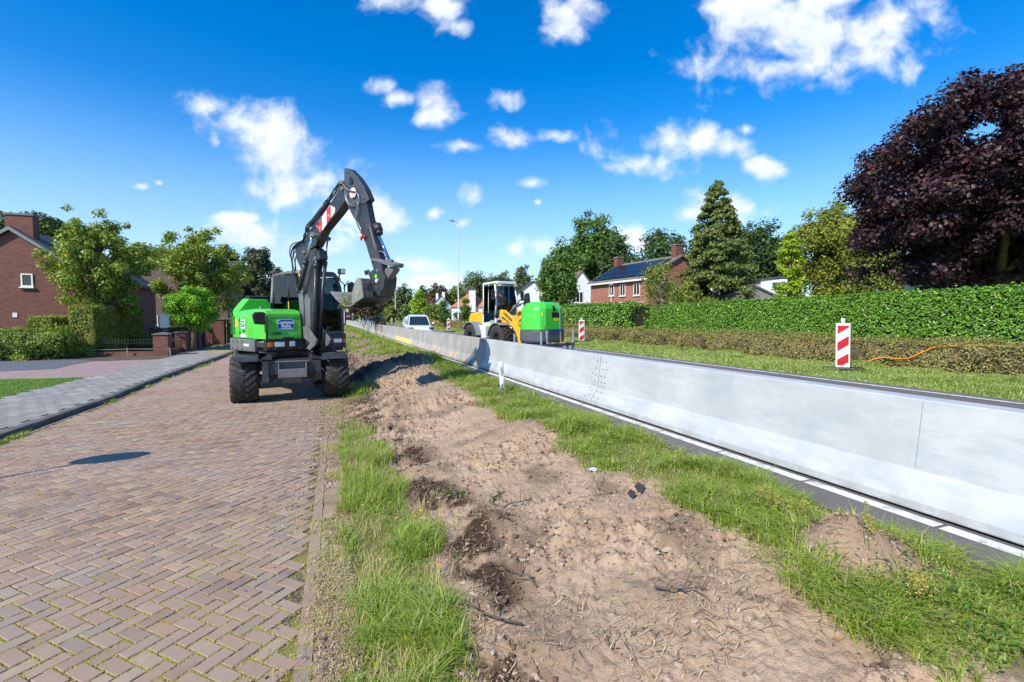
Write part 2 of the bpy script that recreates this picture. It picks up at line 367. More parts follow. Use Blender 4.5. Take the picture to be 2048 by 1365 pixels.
# --- lumps of soil, stalks
def scatter(n, x0, x1, y0, y1, fn, power=1.0):
    """random x,y, denser near the camera, kept with probability fn"""
    u = rng.random(n); y = y0 * (y1 / y0) ** (u ** power); x = x0 + rng.random(n) * (x1 - x0); k = rng.random(n) < fn(x, y); return x[k], y[k]
def rocks(name, x, y, z, s, m, **kw):
    base = np.array([(a, b, c) for a in (-1, 1) for b in (-1, 1) for c in (-.7, .7)] , float); base /= np.linalg.norm(base, axis=1)[:, None]
    top = np.array([[0, 0, 1.05], [0, 0, -1], [1.1, 0, 0], [-1.1, 0, 0], [0, 1.1, 0], [0, -1.1, 0]])
    B = np.vstack([base, top]); fc = []
    def q(a, b, c, d, k): fc.extend([(a, b, k), (b, c, k), (c, d, k), (d, a, k)])
    ix = {tuple(np.sign(v).astype(int)): i for i, v in enumerate(base)}
    I = lambda a, b, c: ix[(a, b, c)]
    q(I(-1, -1, 1), I(1, -1, 1), I(1, 1, 1), I(-1, 1, 1), 8); q(I(-1, 1, -1), I(1, 1, -1), I(1, -1, -1), I(-1, -1, -1), 9)
    q(I(1, -1, -1), I(1, 1, -1), I(1, 1, 1), I(1, -1, 1), 10); q(I(-1, 1, -1), I(-1, -1, -1), I(-1, -1, 1), I(-1, 1, 1), 11)
    q(I(1, 1, -1), I(-1, 1, -1), I(-1, 1, 1), I(1, 1, 1), 12); q(I(-1, -1, -1), I(1, -1, -1), I(1, -1, 1), I(-1, -1, 1), 13)
    fc = np.array(fc); n = len(x); a = rng.random(n) * 6.28
    W = B[None] * (1 + (rng.random((n, 14, 1)) - .5) * 1.1) * (np.array([1, .8, .6]) * (.7 + .6 * rng.random((n, 1, 3)))) * np.asarray(s)[:, None, None]
    X = W[..., 0] * np.cos(a)[:, None] - W[..., 1] * np.sin(a)[:, None]; Y = W[..., 0] * np.sin(a)[:, None] + W[..., 1] * np.cos(a)[:, None]
    V = np.stack([X + x[:, None], Y + y[:, None], W[..., 2] + z[:, None]], -1).reshape(-1, 3)
    F = (fc[None] + (np.arange(n) * 14)[:, None, None]).reshape(-1, 3)
    return tag(obj(name, npmesh(name, V, F, False), m), **kw)
m, t, o = newmat('clod'); g_ = t.new('ShaderNodeNewGeometry').outputs['Random Per Island']; tc = t.new('ShaderNodeTexCoord').outputs['Object']
c = t.ramp(g_, [(0, (.16, .105, .07)), (.3, (.32, .225, .16)), (.8, (.46, .345, .26)), (1, (.5, .4, .32))]); pbsdf(t, o, c, .95, 0, bump(t, t.noise(tc, 90, 4, .7), .8, .01), .15); M_clod = m
x, y = scatter(55000, .06, 3.6, 1.3, 45, lambda x, y: (1 - gmask(x, y)) * (.12 + .88 * sstep(.44, .6, fbm(x, y, 1.1, 3, 9))) * .75)
s = .003 + .02 * rng.random(len(x)) ** 5 + .0006 * y; rocks('soil_clods', x, y, vz(x, y) + s * .2, s, M_clod, label='loose crumbs and lumps of dug soil scattered over the bare verge', cat='soil', kind='stuff')
x, y = scatter(17000, .08, 3.6, 1.3, 30, lambda x, y: np.clip(darkm(x, y) * 1.3 - .15, 0, 1) ** 1.3 * (1 - gmask(x, y)))
s = .005 + .024 * rng.random(len(x)) ** 3.5 + .0007 * y; rocks('dark_clods', x, y, vz(x, y) + s * .25, s, simple('damp_soil', (.14, .09, .058), .95, 0, .5, 9, .6, 60), label='damp dark clods torn up where the verge was dug', cat='soil', kind='stuff')
# --- blades
def blades(name, x, y, z, h, wd, m, lean=.45, bend=.5, parent=None, **kw):
    n = len(x); a = rng.random(n) * 6.2832; ln = h * lean * (.2 + rng.random(n)); dx_ = np.cos(a) * ln; dy_ = np.sin(a) * ln
    b = a + 1.57 + (rng.random(n) - .5); wx = np.cos(b) * wd / 2; wy = np.sin(b) * wd / 2
    P0 = np.stack([x, y, z], -1); w_ = np.stack([wx, wy, 0 * wx], -1)
    Mi = P0 + np.stack([dx_ * .35, dy_ * .35, h * .58], -1); Tp = P0 + np.stack([dx_ * (1 + bend), dy_ * (1 + bend), h * (1 - .35 * lean * bend)], -1)
    V = np.stack([P0 - w_, P0 + w_, Mi - w_ * .8, Mi + w_ * .8, Tp], 1).reshape(-1, 3)
    F = (np.array([[0, 1, 3], [0, 3, 2], [2, 3, 4]])[None] + (np.arange(n) * 5)[:, None, None]).reshape(-1, 3)
    return tag(obj(name, npmesh(name, V, F), m, parent), **kw)
M_grass = leafmat('grass_blade', [(.16, .26, .02), (.27, .40, .035), (.38, .50, .06), (.22, .34, .03), (.46, .50, .12), (.55, .50, .24)], .35, .5, .05)
M_grassdry = leafmat('grass_dry', [(.44, .44, .13), (.60, .50, .24), (.32, .40, .08), (.70, .58, .32), (.42, .28, .14)], .25, .6, .03)
M_straw = leafmat('straw', [(.62, .48, .30), (.40, .27, .16), (.72, .60, .40), (.10, .065, .035), (.2, .13, .08), (.5, .36, .22)], .1, .6, .02)
M_moss = leafmat('moss', [(.44, .42, .05), (.54, .48, .08), (.34, .36, .04), (.56, .46, .17), (.50, .32, .14)], .2, .7, .02)
def patchy(x, y, s=3, o=21): return .35 + 1.3 * sstep(.35, .65, fbm(x, y, s, 3, o))
# left strip along the bricks: tall
x, y = scatter(150000, -.02, 1.6, 1.2, 10, lambda x, y: gmask(x, y) * (.5 + .5 * sstep(.38, .55, fbm(x, y, 2.4, 4, 33))) * (x < np.interp(y, *LG) + .35) * .9)
h = (.035 + .13 * rng.random(len(x)) ** 1.4) * patchy(x, y); blades('grass_strip', x, y, vz(x, y) - .01, h, .0045 + .003 * rng.random(len(x)), M_grass, .7, .6, label='tall ragged green grass strip between brick road and bare soil', cat='grass', kind='stuff')
x, y = scatter(34000, .1, 1.7, 1.2, 12, lambda x, y: np.clip(gmask(x, y) + .12, 0, 1) * (x < np.interp(y, *LG) + .3) * .8)
h = (.02 + .11 * rng.random(len(x))) * patchy(x, y, 4, 30); blades('dead_grass', x, y, vz(x, y) - .01, h, .005 * np.ones(len(x)), M_grassdry, .65, .6, label='dead yellow grass mixed through the verge beside the bricks', cat='grass', kind='stuff')
x, y = scatter(230000, .8, 4.0, 1.2, 13, lambda x, y: gmask(x, y) * (x > np.interp(y, *RGR) - .45) * (x < rx(3.66, y) + .08 * rng.random(len(x))) * .95)
h = (.035 + .10 * rng.random(len(x)) ** 1.3) * patchy(x, y); blades('grass_verge', x, y, vz(x, y) - .01, h, .0045 + .0035 * rng.random(len(x)) + .0004 * y, M_grass, .95, .7, label='lush green grass verge running along the foot of the barrier', cat='grass', kind='stuff')
x, y = scatter(110000, .1, 3.9, 12.5, 110, lambda x, y: gmask(x, y) * (x < rx(3.64, y)) * .95)
h = (.06 + .14 * rng.random(len(x))) * patchy(x, y, 1.2); blades('distant_verge_grass', x, y, vz(x, y) - .01, h, .006 + .0011 * y, M_grass, .8, .6, label='grass verge further off narrowing away beside the barrier', cat='grass', kind='stuff')
# stalks lying on the soil
def lying(name, x, y, z, L, wd, m, **kw):
    n = len(x); a = rng.random(n) * 6.28; el = (rng.random(n) - .3) * .5; c_ = (rng.random(n) - .5) * .5
    d = np.stack([np.cos(a) * np.cos(el), np.sin(a) * np.cos(el), np.sin(el)], -1) * L[:, None]; p = np.stack([-np.sin(a), np.cos(a), 0 * a], -1)
    w_ = p * wd[:, None]; P = np.stack([x, y, z], -1)
    mid = P + d * .5 + p * (c_ * L)[:, None] + np.array([0, 0, .012]); V = np.stack([P - w_, P + w_, mid - w_, mid + w_, P + d - w_ * .4, P + d + w_ * .4], 1).reshape(-1, 3)
    F = (np.array([[0, 1, 3, 2], [2, 3, 5, 4]])[None] + (np.arange(n) * 6)[:, None, None]).reshape(-1, 4)
    return tag(obj(name, npmesh(name, V, F), m), **kw)
x, y = scatter(55000, -.02, 3.7, 1.2, 22, lambda x, y: (1 - .6 * gmask(x, y)) * (.03 + .5 * sstep(.5, .62, fbm(x, y, 1.5, 3, 9)) + .5 * np.exp(-((x - np.interp(y, *LG) - .12) / .25) ** 2)) * .8)
lying('dry_stalks', x, y, vz(x, y) + .006, .02 + .14 * rng.random(len(x)) ** 2.5, .0008 + .0022 * rng.random(len(x)), M_straw, label='dry stalks, torn roots and straw lying across the dug soil', cat='straw', kind='stuff')
# --- herringbone brick street (every brick is modelled, one mesh)
def bricks(cx_, cy_, a_, L, W, z, jit=.0025, inset=.003, dep=.022, tl=.010, cjm=.022):
    n = len(cx_); ca = np.cos(a_)[:, None]; sa = np.sin(a_)[:, None]
    ang = (rng.random(n) - .5) * .016; ca = np.cos(a_ + ang)[:, None]; sa = np.sin(a_ + ang)[:, None]
    L = L / 2 - .0035 * rng.random((n, 1)) - .002; W = W / 2 - .003 * rng.random((n, 1)) - .002
    sx = np.array([-1, 1, 1, -1]); sy = np.array([-1, -1, 1, 1])
    zt = z + (rng.random(n) - .5) * 2 * jit; tx = (rng.random((n, 1)) - .5) * tl; ty = (rng.random((n, 1)) - .5) * tl
    rings = []
    cj = 1 - cjm * rng.random((n, 4))
    for (ins, dz_) in ((inset, 0), (.0, -.0035), (0, -dep)):
        lx = sx * (L - ins) * cj; ly = sy * (W - ins) * cj
        rings.append(np.stack([cx_[:, None] + lx * ca - ly * sa, cy_[:, None] + lx * sa + ly * ca, zt[:, None] + lx * tx + ly * ty + dz_], -1))
    V = np.concatenate(rings, 1).reshape(-1, 3)
    f = [[0, 1, 2, 3]] + [[i + 4, (i + 1) % 4 + 4, (i + 1) % 4, i] for i in range(4)] + [[i + 8, (i + 1) % 4 + 8, (i + 1) % 4 + 4, i + 4] for i in range(4)]
    return V, (np.array(f)[None] + (np.arange(n) * 12)[:, None, None]).reshape(-1, 4)
KX = lambda y: np.interp(y, [-5, 10, 14, 18, 32, 60, 140], [-5.2, -5.14, -5.1, -5.3, -5.36, -5.5, -6.2])   # kerb line
u0 = .1035; ii, jj = np.meshgrid(np.arange(-420, 420), np.arange(-420, 420)); ii = ii.ravel(); jj = jj.ravel(); d4 = (ii - jj) % 4
H_ = d4 == 0; Vv = d4 == 3
px = np.concatenate([(ii[H_] + 1) * u0, (ii[Vv] + .5) * u0]); py = np.concatenate([(jj[H_] + .5) * u0, (jj[Vv] + 1) * u0]); aa = np.concatenate([np.zeros(H_.sum()), np.full(Vv.sum(), np.pi / 2)])
c45 = math.cos(-math.pi / 4 + .02); s45 = math.sin(-math.pi / 4 + .02)
bx_ = px * c45 - py * s45 - 2; by_ = px * s45 + py * c45 + 15; aa = aa - math.pi / 4 + .02
k = (bx_ > KX(by_) + .2) & (bx_ < -.29) & (by_ > .4) & (by_ < 42)
bx_, by_, aa = bx_[k], by_[k], aa[k]
# edge courses
ey = np.arange(.5, 42, .1035); e1 = np.full(len(ey), -.06); ek = np.arange(.5, 42, .2085)
bx_ = np.concatenate([bx_, e1, np.full(len(ek), -.21), KX(ek) + .065]); by_ = np.concatenate([by_, ey, ek, ek]); aa = np.concatenate([aa, np.zeros(len(ey)), np.full(2 * len(ek), np.pi / 2)])
def roadcamber(x, y): return -.03 * ((x + 2.7) / 2.6) ** 2 + .02 + (fbm(x, y, .35, 2, 40) - .5) * .03
V, F = bricks(bx_, by_, aa, .2035, .1, roadcamber(bx_, by_))
m, t, o = newmat('paving_brick'); g_ = t.new('ShaderNodeNewGeometry').outputs['Random Per Island']; tc = t.new('ShaderNodeTexCoord').outputs['Object']
c = t.ramp(g_, [(0, (.25, .155, .10)), (.2, (.35, .245, .165)), (.4, (.37, .225, .145)), (.55, (.28, .215, .17)), (.7, (.42, .305, .19)), (.85, (.34, .22, .15)), (1, (.225, .165, .13))])
n_ = t.noise(tc, 28, 6, .65); c = t.mix(t.mapr(n_, .45, .7, 0, .4), c, (.2, .15, .13, 1)); c = t.mix(t.mapr(t.noise(tc, .8, 4, .6), .42, .68, 0, .4), c, (.42, .34, .27, 1))
sx_ = t.new('ShaderNodeSeparateXYZ'); t.l.new(tc, sx_.inputs[0])
dirt_ = t.math('MULTIPLY', t.mapr(sx_.outputs[0], -1.9, -.2, 0, 1), t.mapr(t.noise(tc, 3.5, 6, .65), .42, .58, 0, 1))
c = t.mix(t.math('MULTIPLY', dirt_, .75), c, (.33, .25, .18, 1))
pbsdf(t, o, c, .72, 0, bump(t, t.noise(tc, 110, 4, .65), .25, .004), .35)
tag(obj('brick_road', npmesh('brick_road', V, F), m), kind='structure')
m, t, o = newmat('joint_sand'); tc = t.new('ShaderNodeTexCoord').outputs['Object']
c = t.mix(t.mapr(t.noise(tc, 2.2, 5, .6), .42, .56), (.09, .075, .055, 1), (.22, .2, .05, 1)); c = t.mix(t.mapr(t.noise(tc, 60, 4, .6), .5, .65), c, (.3, .24, .14, 1)); pbsdf(t, o, c, .95, 0, bump(t, t.noise(tc, 80, 4), .6, .01), .1)
yy = np.arange(.3, 45, .35); V = []; NX = 12
for y in yy:
    for j in range(NX): xx = KX(y) + (.03 - KX(y)) * j / (NX - 1); V.append((xx, y, float(roadcamber(np.array(xx), np.array(y))) - .011))
idx = np.arange(len(yy) * NX).reshape(len(yy), NX); F = np.stack([idx[:-1, :-1], idx[:-1, 1:], idx[1:, 1:], idx[1:, :-1]], -1).reshape(-1, 4)
tag(obj('road_bedding_sand', npmesh('road_bedding_sand', np.array(V), F, True), m), kind='structure')
# moss in the joints
nb = len(bx_)
def mossdens(x, y): return .1 + .95 * sstep(.42, .6, fbm(x, y, 1.3, 5, 50)) * sstep(-5.6, -3.0, x) + .5 * np.exp(-((x - KX(y) - .2) / .25) ** 2)
w8 = mossdens(bx_, by_) / (by_ + 1.5) ** 1.25; w8[by_ > 20] = 0; w8 /= w8.sum()
nt = 36000; k = rng.choice(nb, nt, p=w8); side = np.where(rng.random(nt) < .62, rng.integers(2, 4, nt), rng.integers(0, 2, nt)); tt = np.clip(rng.normal(0, .33, nt), -.5, .5) + 0; tt = np.clip(tt, -.52, .52)
lx = np.where(side < 2, tt * .2035, np.where(side == 2, .102, -.102)); ly = np.where(side < 2, np.where(side == 0, .051, -.051), tt * .1)
mx = bx_[k] + lx * np.cos(aa[k]) - ly * np.sin(aa[k]); my = by_[k] + lx * np.sin(aa[k]) + ly * np.cos(aa[k])
rep = 7; X = np.repeat(mx, rep) + rng.normal(0, .0085, nt * rep); Y = np.repeat(my, rep) + rng.normal(0, .0085, nt * rep); Z = roadcamber(X, Y) - .01
h = .005 + .012 * rng.random(len(X)) ** 1.5; blades('moss', X, Y, Z, h, .003 + .003 * rng.random(len(X)) + .0005 * Y, M_moss, 1.3, .8, label='yellow green moss and weeds sprouting from the joints of the brick road', cat='moss', kind='stuff')
# litter of dry grass and soil along the brick edge
n = 26000; y = 1.3 * (30 / 1.3) ** rng.random(n); x = .06 - np.abs(rng.normal(0, .06, n)) * (1 + .16 * y) + .05 * rng.random(n); k = rng.random(n) < sstep(.4, .56, fbm(x, y, 2.4, 4, 60)); x, y = x[k], y[k]
lying('dry_grass_litter', x, y, roadcamber(x, y) + .004, .015 + .05 * rng.random(len(x)), .0009 + .0018 * rng.random(len(x)) + .0002 * y, M_straw, label='dry grass litter strewn over the right edge of the brick road', cat='straw', kind='stuff')
n = 80000; y = 1.25 * (22 / 1.25) ** rng.random(n); x = .08 - np.abs(rng.normal(0, .11, n)) * (1 + .10 * y); k = (rng.random(n) < sstep(.5, .62, fbm(x, y, 2.6, 4, 64)) * (.3 + .5 * sstep(3, 7, y)) * (.25 + .75 * sstep(-.9, -.1, x))); x, y = x[k], y[k]
blades('edge_tufts', x, y, roadcamber(x, y) - .008, .012 + .05 * rng.random(len(x)) ** 2, .003 + .0035 * rng.random(len(x)) + .0003 * y, M_grassdry, 1.1, .7, label='withered tufts of grass creeping over the right edge of the bricks', cat='grass', kind='stuff')
n = 16000; y = 1.3 * (32 / 1.3) ** rng.random(n); x = .0 - np.abs(rng.normal(0, .16, n)) * (1 + .15 * y); k = (rng.random(n) < sstep(.42, .6, fbm(x, y, 2.0, 4, 61)) * sstep(4, 9, y)) & (x > -4); x, y = x[k], y[k]
s = .003 + .012 * rng.random(len(x)) ** 2 + .0006 * y; rocks('spilled_soil', x, y, roadcamber(x, y) + .002, s, M_clod, label='crumbs of spilled soil on the brick road edge near the verge', cat='soil', kind='stuff')
# --- pavement slabs, kerb
tx_ = []; ty_ = []; r = 0
for y in np.arange(4, 46, .302):
    r += 1
    for j in range(8):
        xx = KX(y) - .26 - (j + .5 * (r % 2)) * .302
        if xx > -7.45: tx_.append(xx); ty_.append(y)
tx_ = np.array(tx_); ty_ = np.array(ty_); V, F = bricks(tx_, ty_, np.full(len(tx_), .012), .3, .3, .10 + (fbm(tx_, ty_, .6, 2, 3) - .5) * .006, .0015, .004, tl=.004, cjm=.006)
m, t, o = newmat('slab'); g_ = t.new('ShaderNodeNewGeometry').outputs['Random Per Island']; tc = t.new('ShaderNodeTexCoord').outputs['Object']
c = t.ramp(g_, [(0, (.26, .25, .225)), (.6, (.31, .30, .27)), (.9, (.34, .33, .295)), (.96, (.40, .38, .33)), (1, (.42, .40, .34))])
c = t.mix(t.mapr(t.noise(tc, 6, 8, .7), .45, .7, 0, .5), c, (.18, .175, .155, 1)); pbsdf(t, o, c, .9, 0, bump(t, t.noise(tc, 60, 5), .3, .006), .1)
tag(obj('pavement', npmesh('pavement', V, F), m), kind='structure')
b = MB(); [b.add([(KX(y) - .1, y, .085), (KX(y + 2) - .1, y + 2, .085), (-7.4, y + 2, .085), (-7.4, y, .085)], [(0, 1, 2, 3)]) for y in range(3, 45, 2)]; struct('pavement_bedding_sand', b, simple('bedding', (.16, .14, .11), .95, 0, .3, 8))
kb = MB(); ky = np.arange(3, 140, 1.0); M_kerb = simple('kerb_concrete', (.13, .13, .12), .9, 0, .35, 3, .5, 60, (.06, .08, .03), .6)
for y in ky:
    a, b = KX(y), KX(y + 1); dzk = random.uniform(-.008, .008)
    kb.add([(a, y + .006, -.03), (a - .015, y + .006, .1 + dzk), (a - .12, y + .006, .115 + dzk), (a - .125, y + .006, -.03), (b, y + .994, -.03), (b - .015, y + .994, .1 + dzk), (b - .12, y + .994, .115 + dzk), (b - .125, y + .994, -.03)],
           [(0, 1, 2, 3), (7, 6, 5, 4), (0, 4, 5, 1), (1, 5, 6, 2), (2, 6, 7, 3)])
struct('kerb', kb, M_kerb)
x = []; y = []
n = 5000; y = 6 * (40 / 6) ** rng.random(n); x = KX(y) + .05 + np.abs(rng.normal(0, .06, n)); k = rng.random(n) < sstep(.45, .6, fbm(x, y, 1.1, 3, 77)); x, y = x[k], y[k]
blades('gutter_weeds', x, y, roadcamber(x, y) - .01, .03 + .09 * rng.random(len(x)), .006 + .0006 * y, M_grass, 1.1, .8, label='small green weeds growing along the foot of the kerb', cat='weeds', kind='stuff')
# --- flat sheets and the great ground sheet
def sheet(name, poly, z, m, kind='structure'):
    b = MB(); b.add([(p[0], p[1], z if len(p) < 3 else p[2]) for p in poly], [tuple(range(len(poly)))]); return tag(obj(name, b, m), kind=kind)
def groundmat(name, stops, scale=.4, rough=.95, bs=30, b=.5):
    m, t, o = newmat(name); tc = t.new('ShaderNodeTexCoord').outputs['Object']
    c = t.ramp(t.noise(tc, scale, 8, .65), [(.3 + .4 * i / (len(stops) - 1), s) for i, s in enumerate(stops)])
    c = t.mix(t.mapr(t.noise(tc, scale * 30, 4, .6), .4, .7, 0, .5), c, stops[0] + (1,)); pbsdf(t, o, c, rough, 0, bump(t, t.noise(tc, bs, 5), b, .03), .2); return m
M_field = groundmat('field_grass', [(.13, .17, .04), (.22, .27, .06), (.33, .36, .12)], .3)
M_lawn = groundmat('lawn', [(.085, .15, .02), (.14, .23, .03), (.18, .28, .04)], 1.5, .9, 80)
xs = [-1500, -200, -60, -8, -5.6, -5.3, -.4, .2, 3.2, 3.9, 10.7, 11.0, 11.6, 13.5, 60, 200, 1500]
zs = [.04, .04, .04, .04, .0, -.06, -.06, -.06, .30, .42, .52, .55, .62, .66, .66, .66, .66]
yv = [-60, -10, 0, 10, 20, 40, 60, 80, 110, 150, 300, 700, 2500]
V = []
for y in yv:
    for j, (a, b) in enumerate(zip(xs, zs)): V.append((a + (SK * min(y, 170) if 8 <= j <= 13 else 0), y, b))
idx = np.arange(len(yv) * len(xs)).reshape(len(yv), len(xs)); F = np.stack([idx[:-1, :-1], idx[:-1, 1:], idx[1:, 1:], idx[1:, :-1]], -1).reshape(-1, 4)
tag(obj('ground', npmesh('ground', np.array(V), F), M_field), kind='structure')
M_pink = brickmat('pink_clinker', (.30, .19, .18), (.40, .27, .255), (.2, .16, .13)); 
m, t, o = newmat('clinker_drive'); tc = t.new('ShaderNodeTexCoord').outputs['Object']; b = t.new('ShaderNodeTexBrick'); t.l.new(tc, b.inputs['Vector'])
for k_, v_ in (('Color1', (.30, .19, .18, 1)), ('Color2', (.42, .29, .27, 1)), ('Mortar', (.16, .13, .1, 1))): b.inputs[k_].default_value = v_
b.inputs['Scale'].default_value = 1; b.inputs['Brick Width'].default_value = .2; b.inputs['Row Height'].default_value = .07; b.inputs['Mortar Size'].default_value = .006
pbsdf(t, o, t.mix(t.mapr(t.noise(tc, 1.5, 5), .3, .7, 0, .5), b.outputs[0], (.36, .27, .25, 1)), .85); M_drive = m
M_gravel = groundmat('grey_gravel', [(.05, .055, .065), (.16, .17, .19), (.36, .38, .40)], 22, .9, 40, 1)
M_bed = groundmat('garden_soil', [(.06, .045, .03), (.13, .10, .07), (.2, .16, .11)], 1.2)
q = lambda u, v: G(u, v, .1)[:2]
a, b_ = q(194, 754), q(0, 757)
sheet('lawn', [(-7.42, 2), (-7.35, a[1]), (a[0] - .6, a[1] + .15), (b_[0], b_[1]), (-30, b_[1] + 1.5), (-40, 2)], .085, M_lawn)
sheet('driveway', [(-7.40, a[1] - .4), (-7.3, 26.2), (-8.2, 27), (-40, 28), (-40, 18)], .077, M_drive)
sheet('garden_bed', [(-7.25, 26.2), (-6.9, 30), (-6.8, 34), (-30, 36), (-40, 27), (-10.4, 25.9)], .081, M_bed)
g1, g2, g3, g4 = q(0, 742), q(110, 737), q(140, 730), q(190, 721)
sheet('gravel_patch', [(-40, g1[1] - .5), g1, g2, g3, g4, (g4[0] - 1, g4[1] + .8), (-40, g4[1] + 2)], .085, M_gravel)
x, y = scatter(2500, -14, -9, 21, 27, lambda x, y: x < -9); 
sheet('far_brick_street', [(KX(42), 42), (-.3, 42), (-.3, 160), (KX(140), 160)], -.02, simple('far_brick', (.30, .225, .19), .85, 0, .2, .8, .3, 30))
sheet('dry_verge_patch', [(KX(27) - .14, 27), (KX(45) - .14, 45), (-7.2, 45), (-6.9, 31)], .118, groundmat('dry_verge', [(.2, .19, .07), (.36, .32, .16), (.46, .4, .26)], 1.4))
# lawn blades
n = 42000; x = -7.45 - 9 * rng.random(n) ** 1.3; y = 8 + 11 * rng.random(n); k = y < np.where(x > a[0], a[1] - .1, a[1]) ; x, y = x[k], y[k]
blades('lawn_grass', x, y, np.full(len(x), .08), .02 + .03 * rng.random(len(x)), np.full(len(x), .012), leafmat('lawn_blade', [(.09, .19, .02), (.14, .26, .03), (.2, .32, .05)], .35), .8, .5, label='short mown lawn beside the grey slab pavement', cat='grass', kind='stuff')
# --- main road
m, t, o = newmat('asphalt'); tc = t.new('ShaderNodeTexCoord').outputs['Object']
c = t.mix(t.mapr(t.noise(tc, .7, 6, .6), .3, .7), (.12, .113, .108, 1), (.165, .152, .144, 1)); c = t.mix(t.mapr(t.noise(tc, 140, 3, .7), .5, .72, 0, .7), c, (.25, .23, .215, 1)); pbsdf(t, o, c, .88, 0, bump(t, t.noise(tc, 160, 3), .5, .006), .3); M_asph = m
yr = [-40, -10, 0, 8, 16, 24, 40, 60, 90, 130, 170, 400, 900]
def strip(name, xa, xb, m, dz=0, nn=6, ylist=None):
    V = []; yl = ylist or yr
    for y in yl:
        for j in range(nn): x0 = xa + (xb - xa) * j / (nn - 1); V.append((x0 + SK * y, y, float(roadz(x0)) + dz))
    idx = np.arange(len(yl) * nn).reshape(len(yl), nn); F = np.stack([idx[:-1, :-1], idx[:-1, 1:], idx[1:, 1:], idx[1:, :-1]], -1).reshape(-1, 4)
    return npmesh(name, np.array(V), F)
tag(obj('main_road', strip('main_road', 3.64, 10.72, M_asph), M_asph), kind='structure')
M_line = simple('road_paint', (.70, .70, .67), .6, 0, .1, 4, .3, 90, (.2, .19, .18), .85)
V = []; F = []
def dashes(name, x0, w_, L, gap, y0, y1, x1=None):
    b = MB(); y = y0
    while y < y1:
        e = min(y + L, y1); za = float(roadz(x0)) + .005; zb = float(roadz(x0 + w_)) + .005
        b.add([(rx(x0, y), y, za), (rx(x0 + w_, y), y, zb), (rx(x0 + w_, e), e, zb), (rx(x0, e), e, za)], [(0, 1, 2, 3)]); y = e + gap
    struct(name, b, M_line)
dashes('near_edge_line', 4.02, .12, 1.0, .03, -2, 60); dashes('far_edge_line', 10.28, .12, 300, 0, -20, 280); dashes('centre_line', 7.35, .1, 3, 3, 6, 200)
# --- far verge grass
n = 120000; y = 3 * (70 / 3) ** rng.random(n); x = 10.75 + 3.4 * rng.random(n) ** .9 + SK * y; h = (.04 + .10 * rng.random(n)) * patchy(x, y, 1.1) * (.6 + .5 * (x - 10.7 - SK * y) / 3)
blades('roadside_grass', x, y, np.interp(x - SK * y, [10.7, 11.6, 13.5], [.55, .62, .66]) - .01, h, .008 + .0009 * y, leafmat('verge_blade', [(.22, .34, .04), (.34, .46, .07), (.42, .52, .12), (.52, .52, .22), (.28, .42, .06)], .3), .9, .7, label='yellowish mown grass between the main road and the low brown hedge', cat='grass', kind='stuff')
# ================================================================== BARRIER
def PX(u, v, o, n):      # picture ray onto a plane through o with normal n
    d = ray(u, v); n = np.array(n, float); o = np.array(o, float); return C0 + d * ((o - C0) @ n) / (d @ n)
m, t, o = newmat('galvanised_steel'); tc = t.new('ShaderNodeTexCoord').outputs['Object']
mp = t.new('ShaderNodeMapping'); t.l.new(tc, mp.inputs[0]); mp.inputs['Scale'].default_value = (1, .25, 1)
c = t.mix(t.mapr(t.noise(tc, 1.1, 6, .6), .35, .68), (.45, .465, .455, 1), (.58, .59, .575, 1))
c = t.mix(t.mapr(t.noise(mp.outputs[0], 7, 8, .7), .45, .72, 0, .8), c, (.36, .41, .43, 1))
vo = t.new('ShaderNodeTexVoronoi'); t.l.new(tc, vo.inputs[0]); vo.inputs['Scale'].default_value = 38; c = t.mix(t.mapr(vo.outputs['Distance'], 0, .8, 0, .12), c, (.28, .33, .36, 1))
sp = t.new('ShaderNodeSeparateXYZ'); t.l.new(tc, sp.inputs[0])
low = t.math('MULTIPLY', t.mapr(sp.outputs[2], .02, .2, 1, 0), t.mapr(t.noise(tc, 4, 6, .7), .4, .6, 0, .65)); c = t.mix(low, c, (.30, .29, .25, 1))
rust = t.math('MULTIPLY', t.mapr(t.noise(mp.outputs[0], 2.6, 7, .75), .69, .76, 0, .8), t.mapr(sp.outputs[2], .0, .75, 1, .25)); c = t.mix(rust, c, (.45, .2, .08, 1))
scr = t.mapr(t.noise(mp.outputs[0], 16, 9, .8, 1.5), .66, .7, 0, .5); c = t.mix(scr, c, (.20, .25, .29, 1))
pbsdf(t, o, c, t.mapr(t.noise(tc, 9, 4), .3, .7, .5, .68), .04, bump(t, t.noise(tc, 3, 5, .6), .12, .03)); M_galv = m
def concretemat(name, foot):
    m, t, o = newmat(name); tc = t.new('ShaderNodeTexCoord').outputs['Object']; sp = t.new('ShaderNodeSeparateXYZ'); t.l.new(tc, sp.inputs[0])
    c = t.mix(t.mapr(t.noise(tc, 1.6, 8, .65), .35, .65), (.30, .295, .27, 1), (.42, .41, .38, 1))
    c = t.mix(t.mapr(t.noise(tc, 5, 7, .7), .56, .7, 0, .5), c, (.26, .26, .25, 1))
    f = t.math('MULTIPLY', t.mapr(sp.outputs[2], .26, .34, 1, 0), t.mapr(t.noise(tc, 1.7, 6, .7), *( (.3, .42) if foot == 2 else (.52, .6)), 0, .9 if foot else .25))
    c = t.mix(f, c, (.66, .50, .17, 1) if foot == 2 else (.60, .38, .2, 1)); pbsdf(t, o, c, .85, 0, bump(t, t.noise(tc, 30, 5), .25, .01), .3); return m
M_con = [concretemat('barrier_concrete', 0), concretemat('barrier_concrete_rusty', 1), concretemat('barrier_concrete_yellow', 2)]
PROF = [(0, .02), (0, .09), (.13, .30), (.2, .85), (.40, .85), (.47, .30), (.6, .09), (.6, .02)]
M_hole = simple('bolt_dark', (.03, .03, .035), .5)
def rotz_road(): return math.atan(-SK)        # direction of the road axis
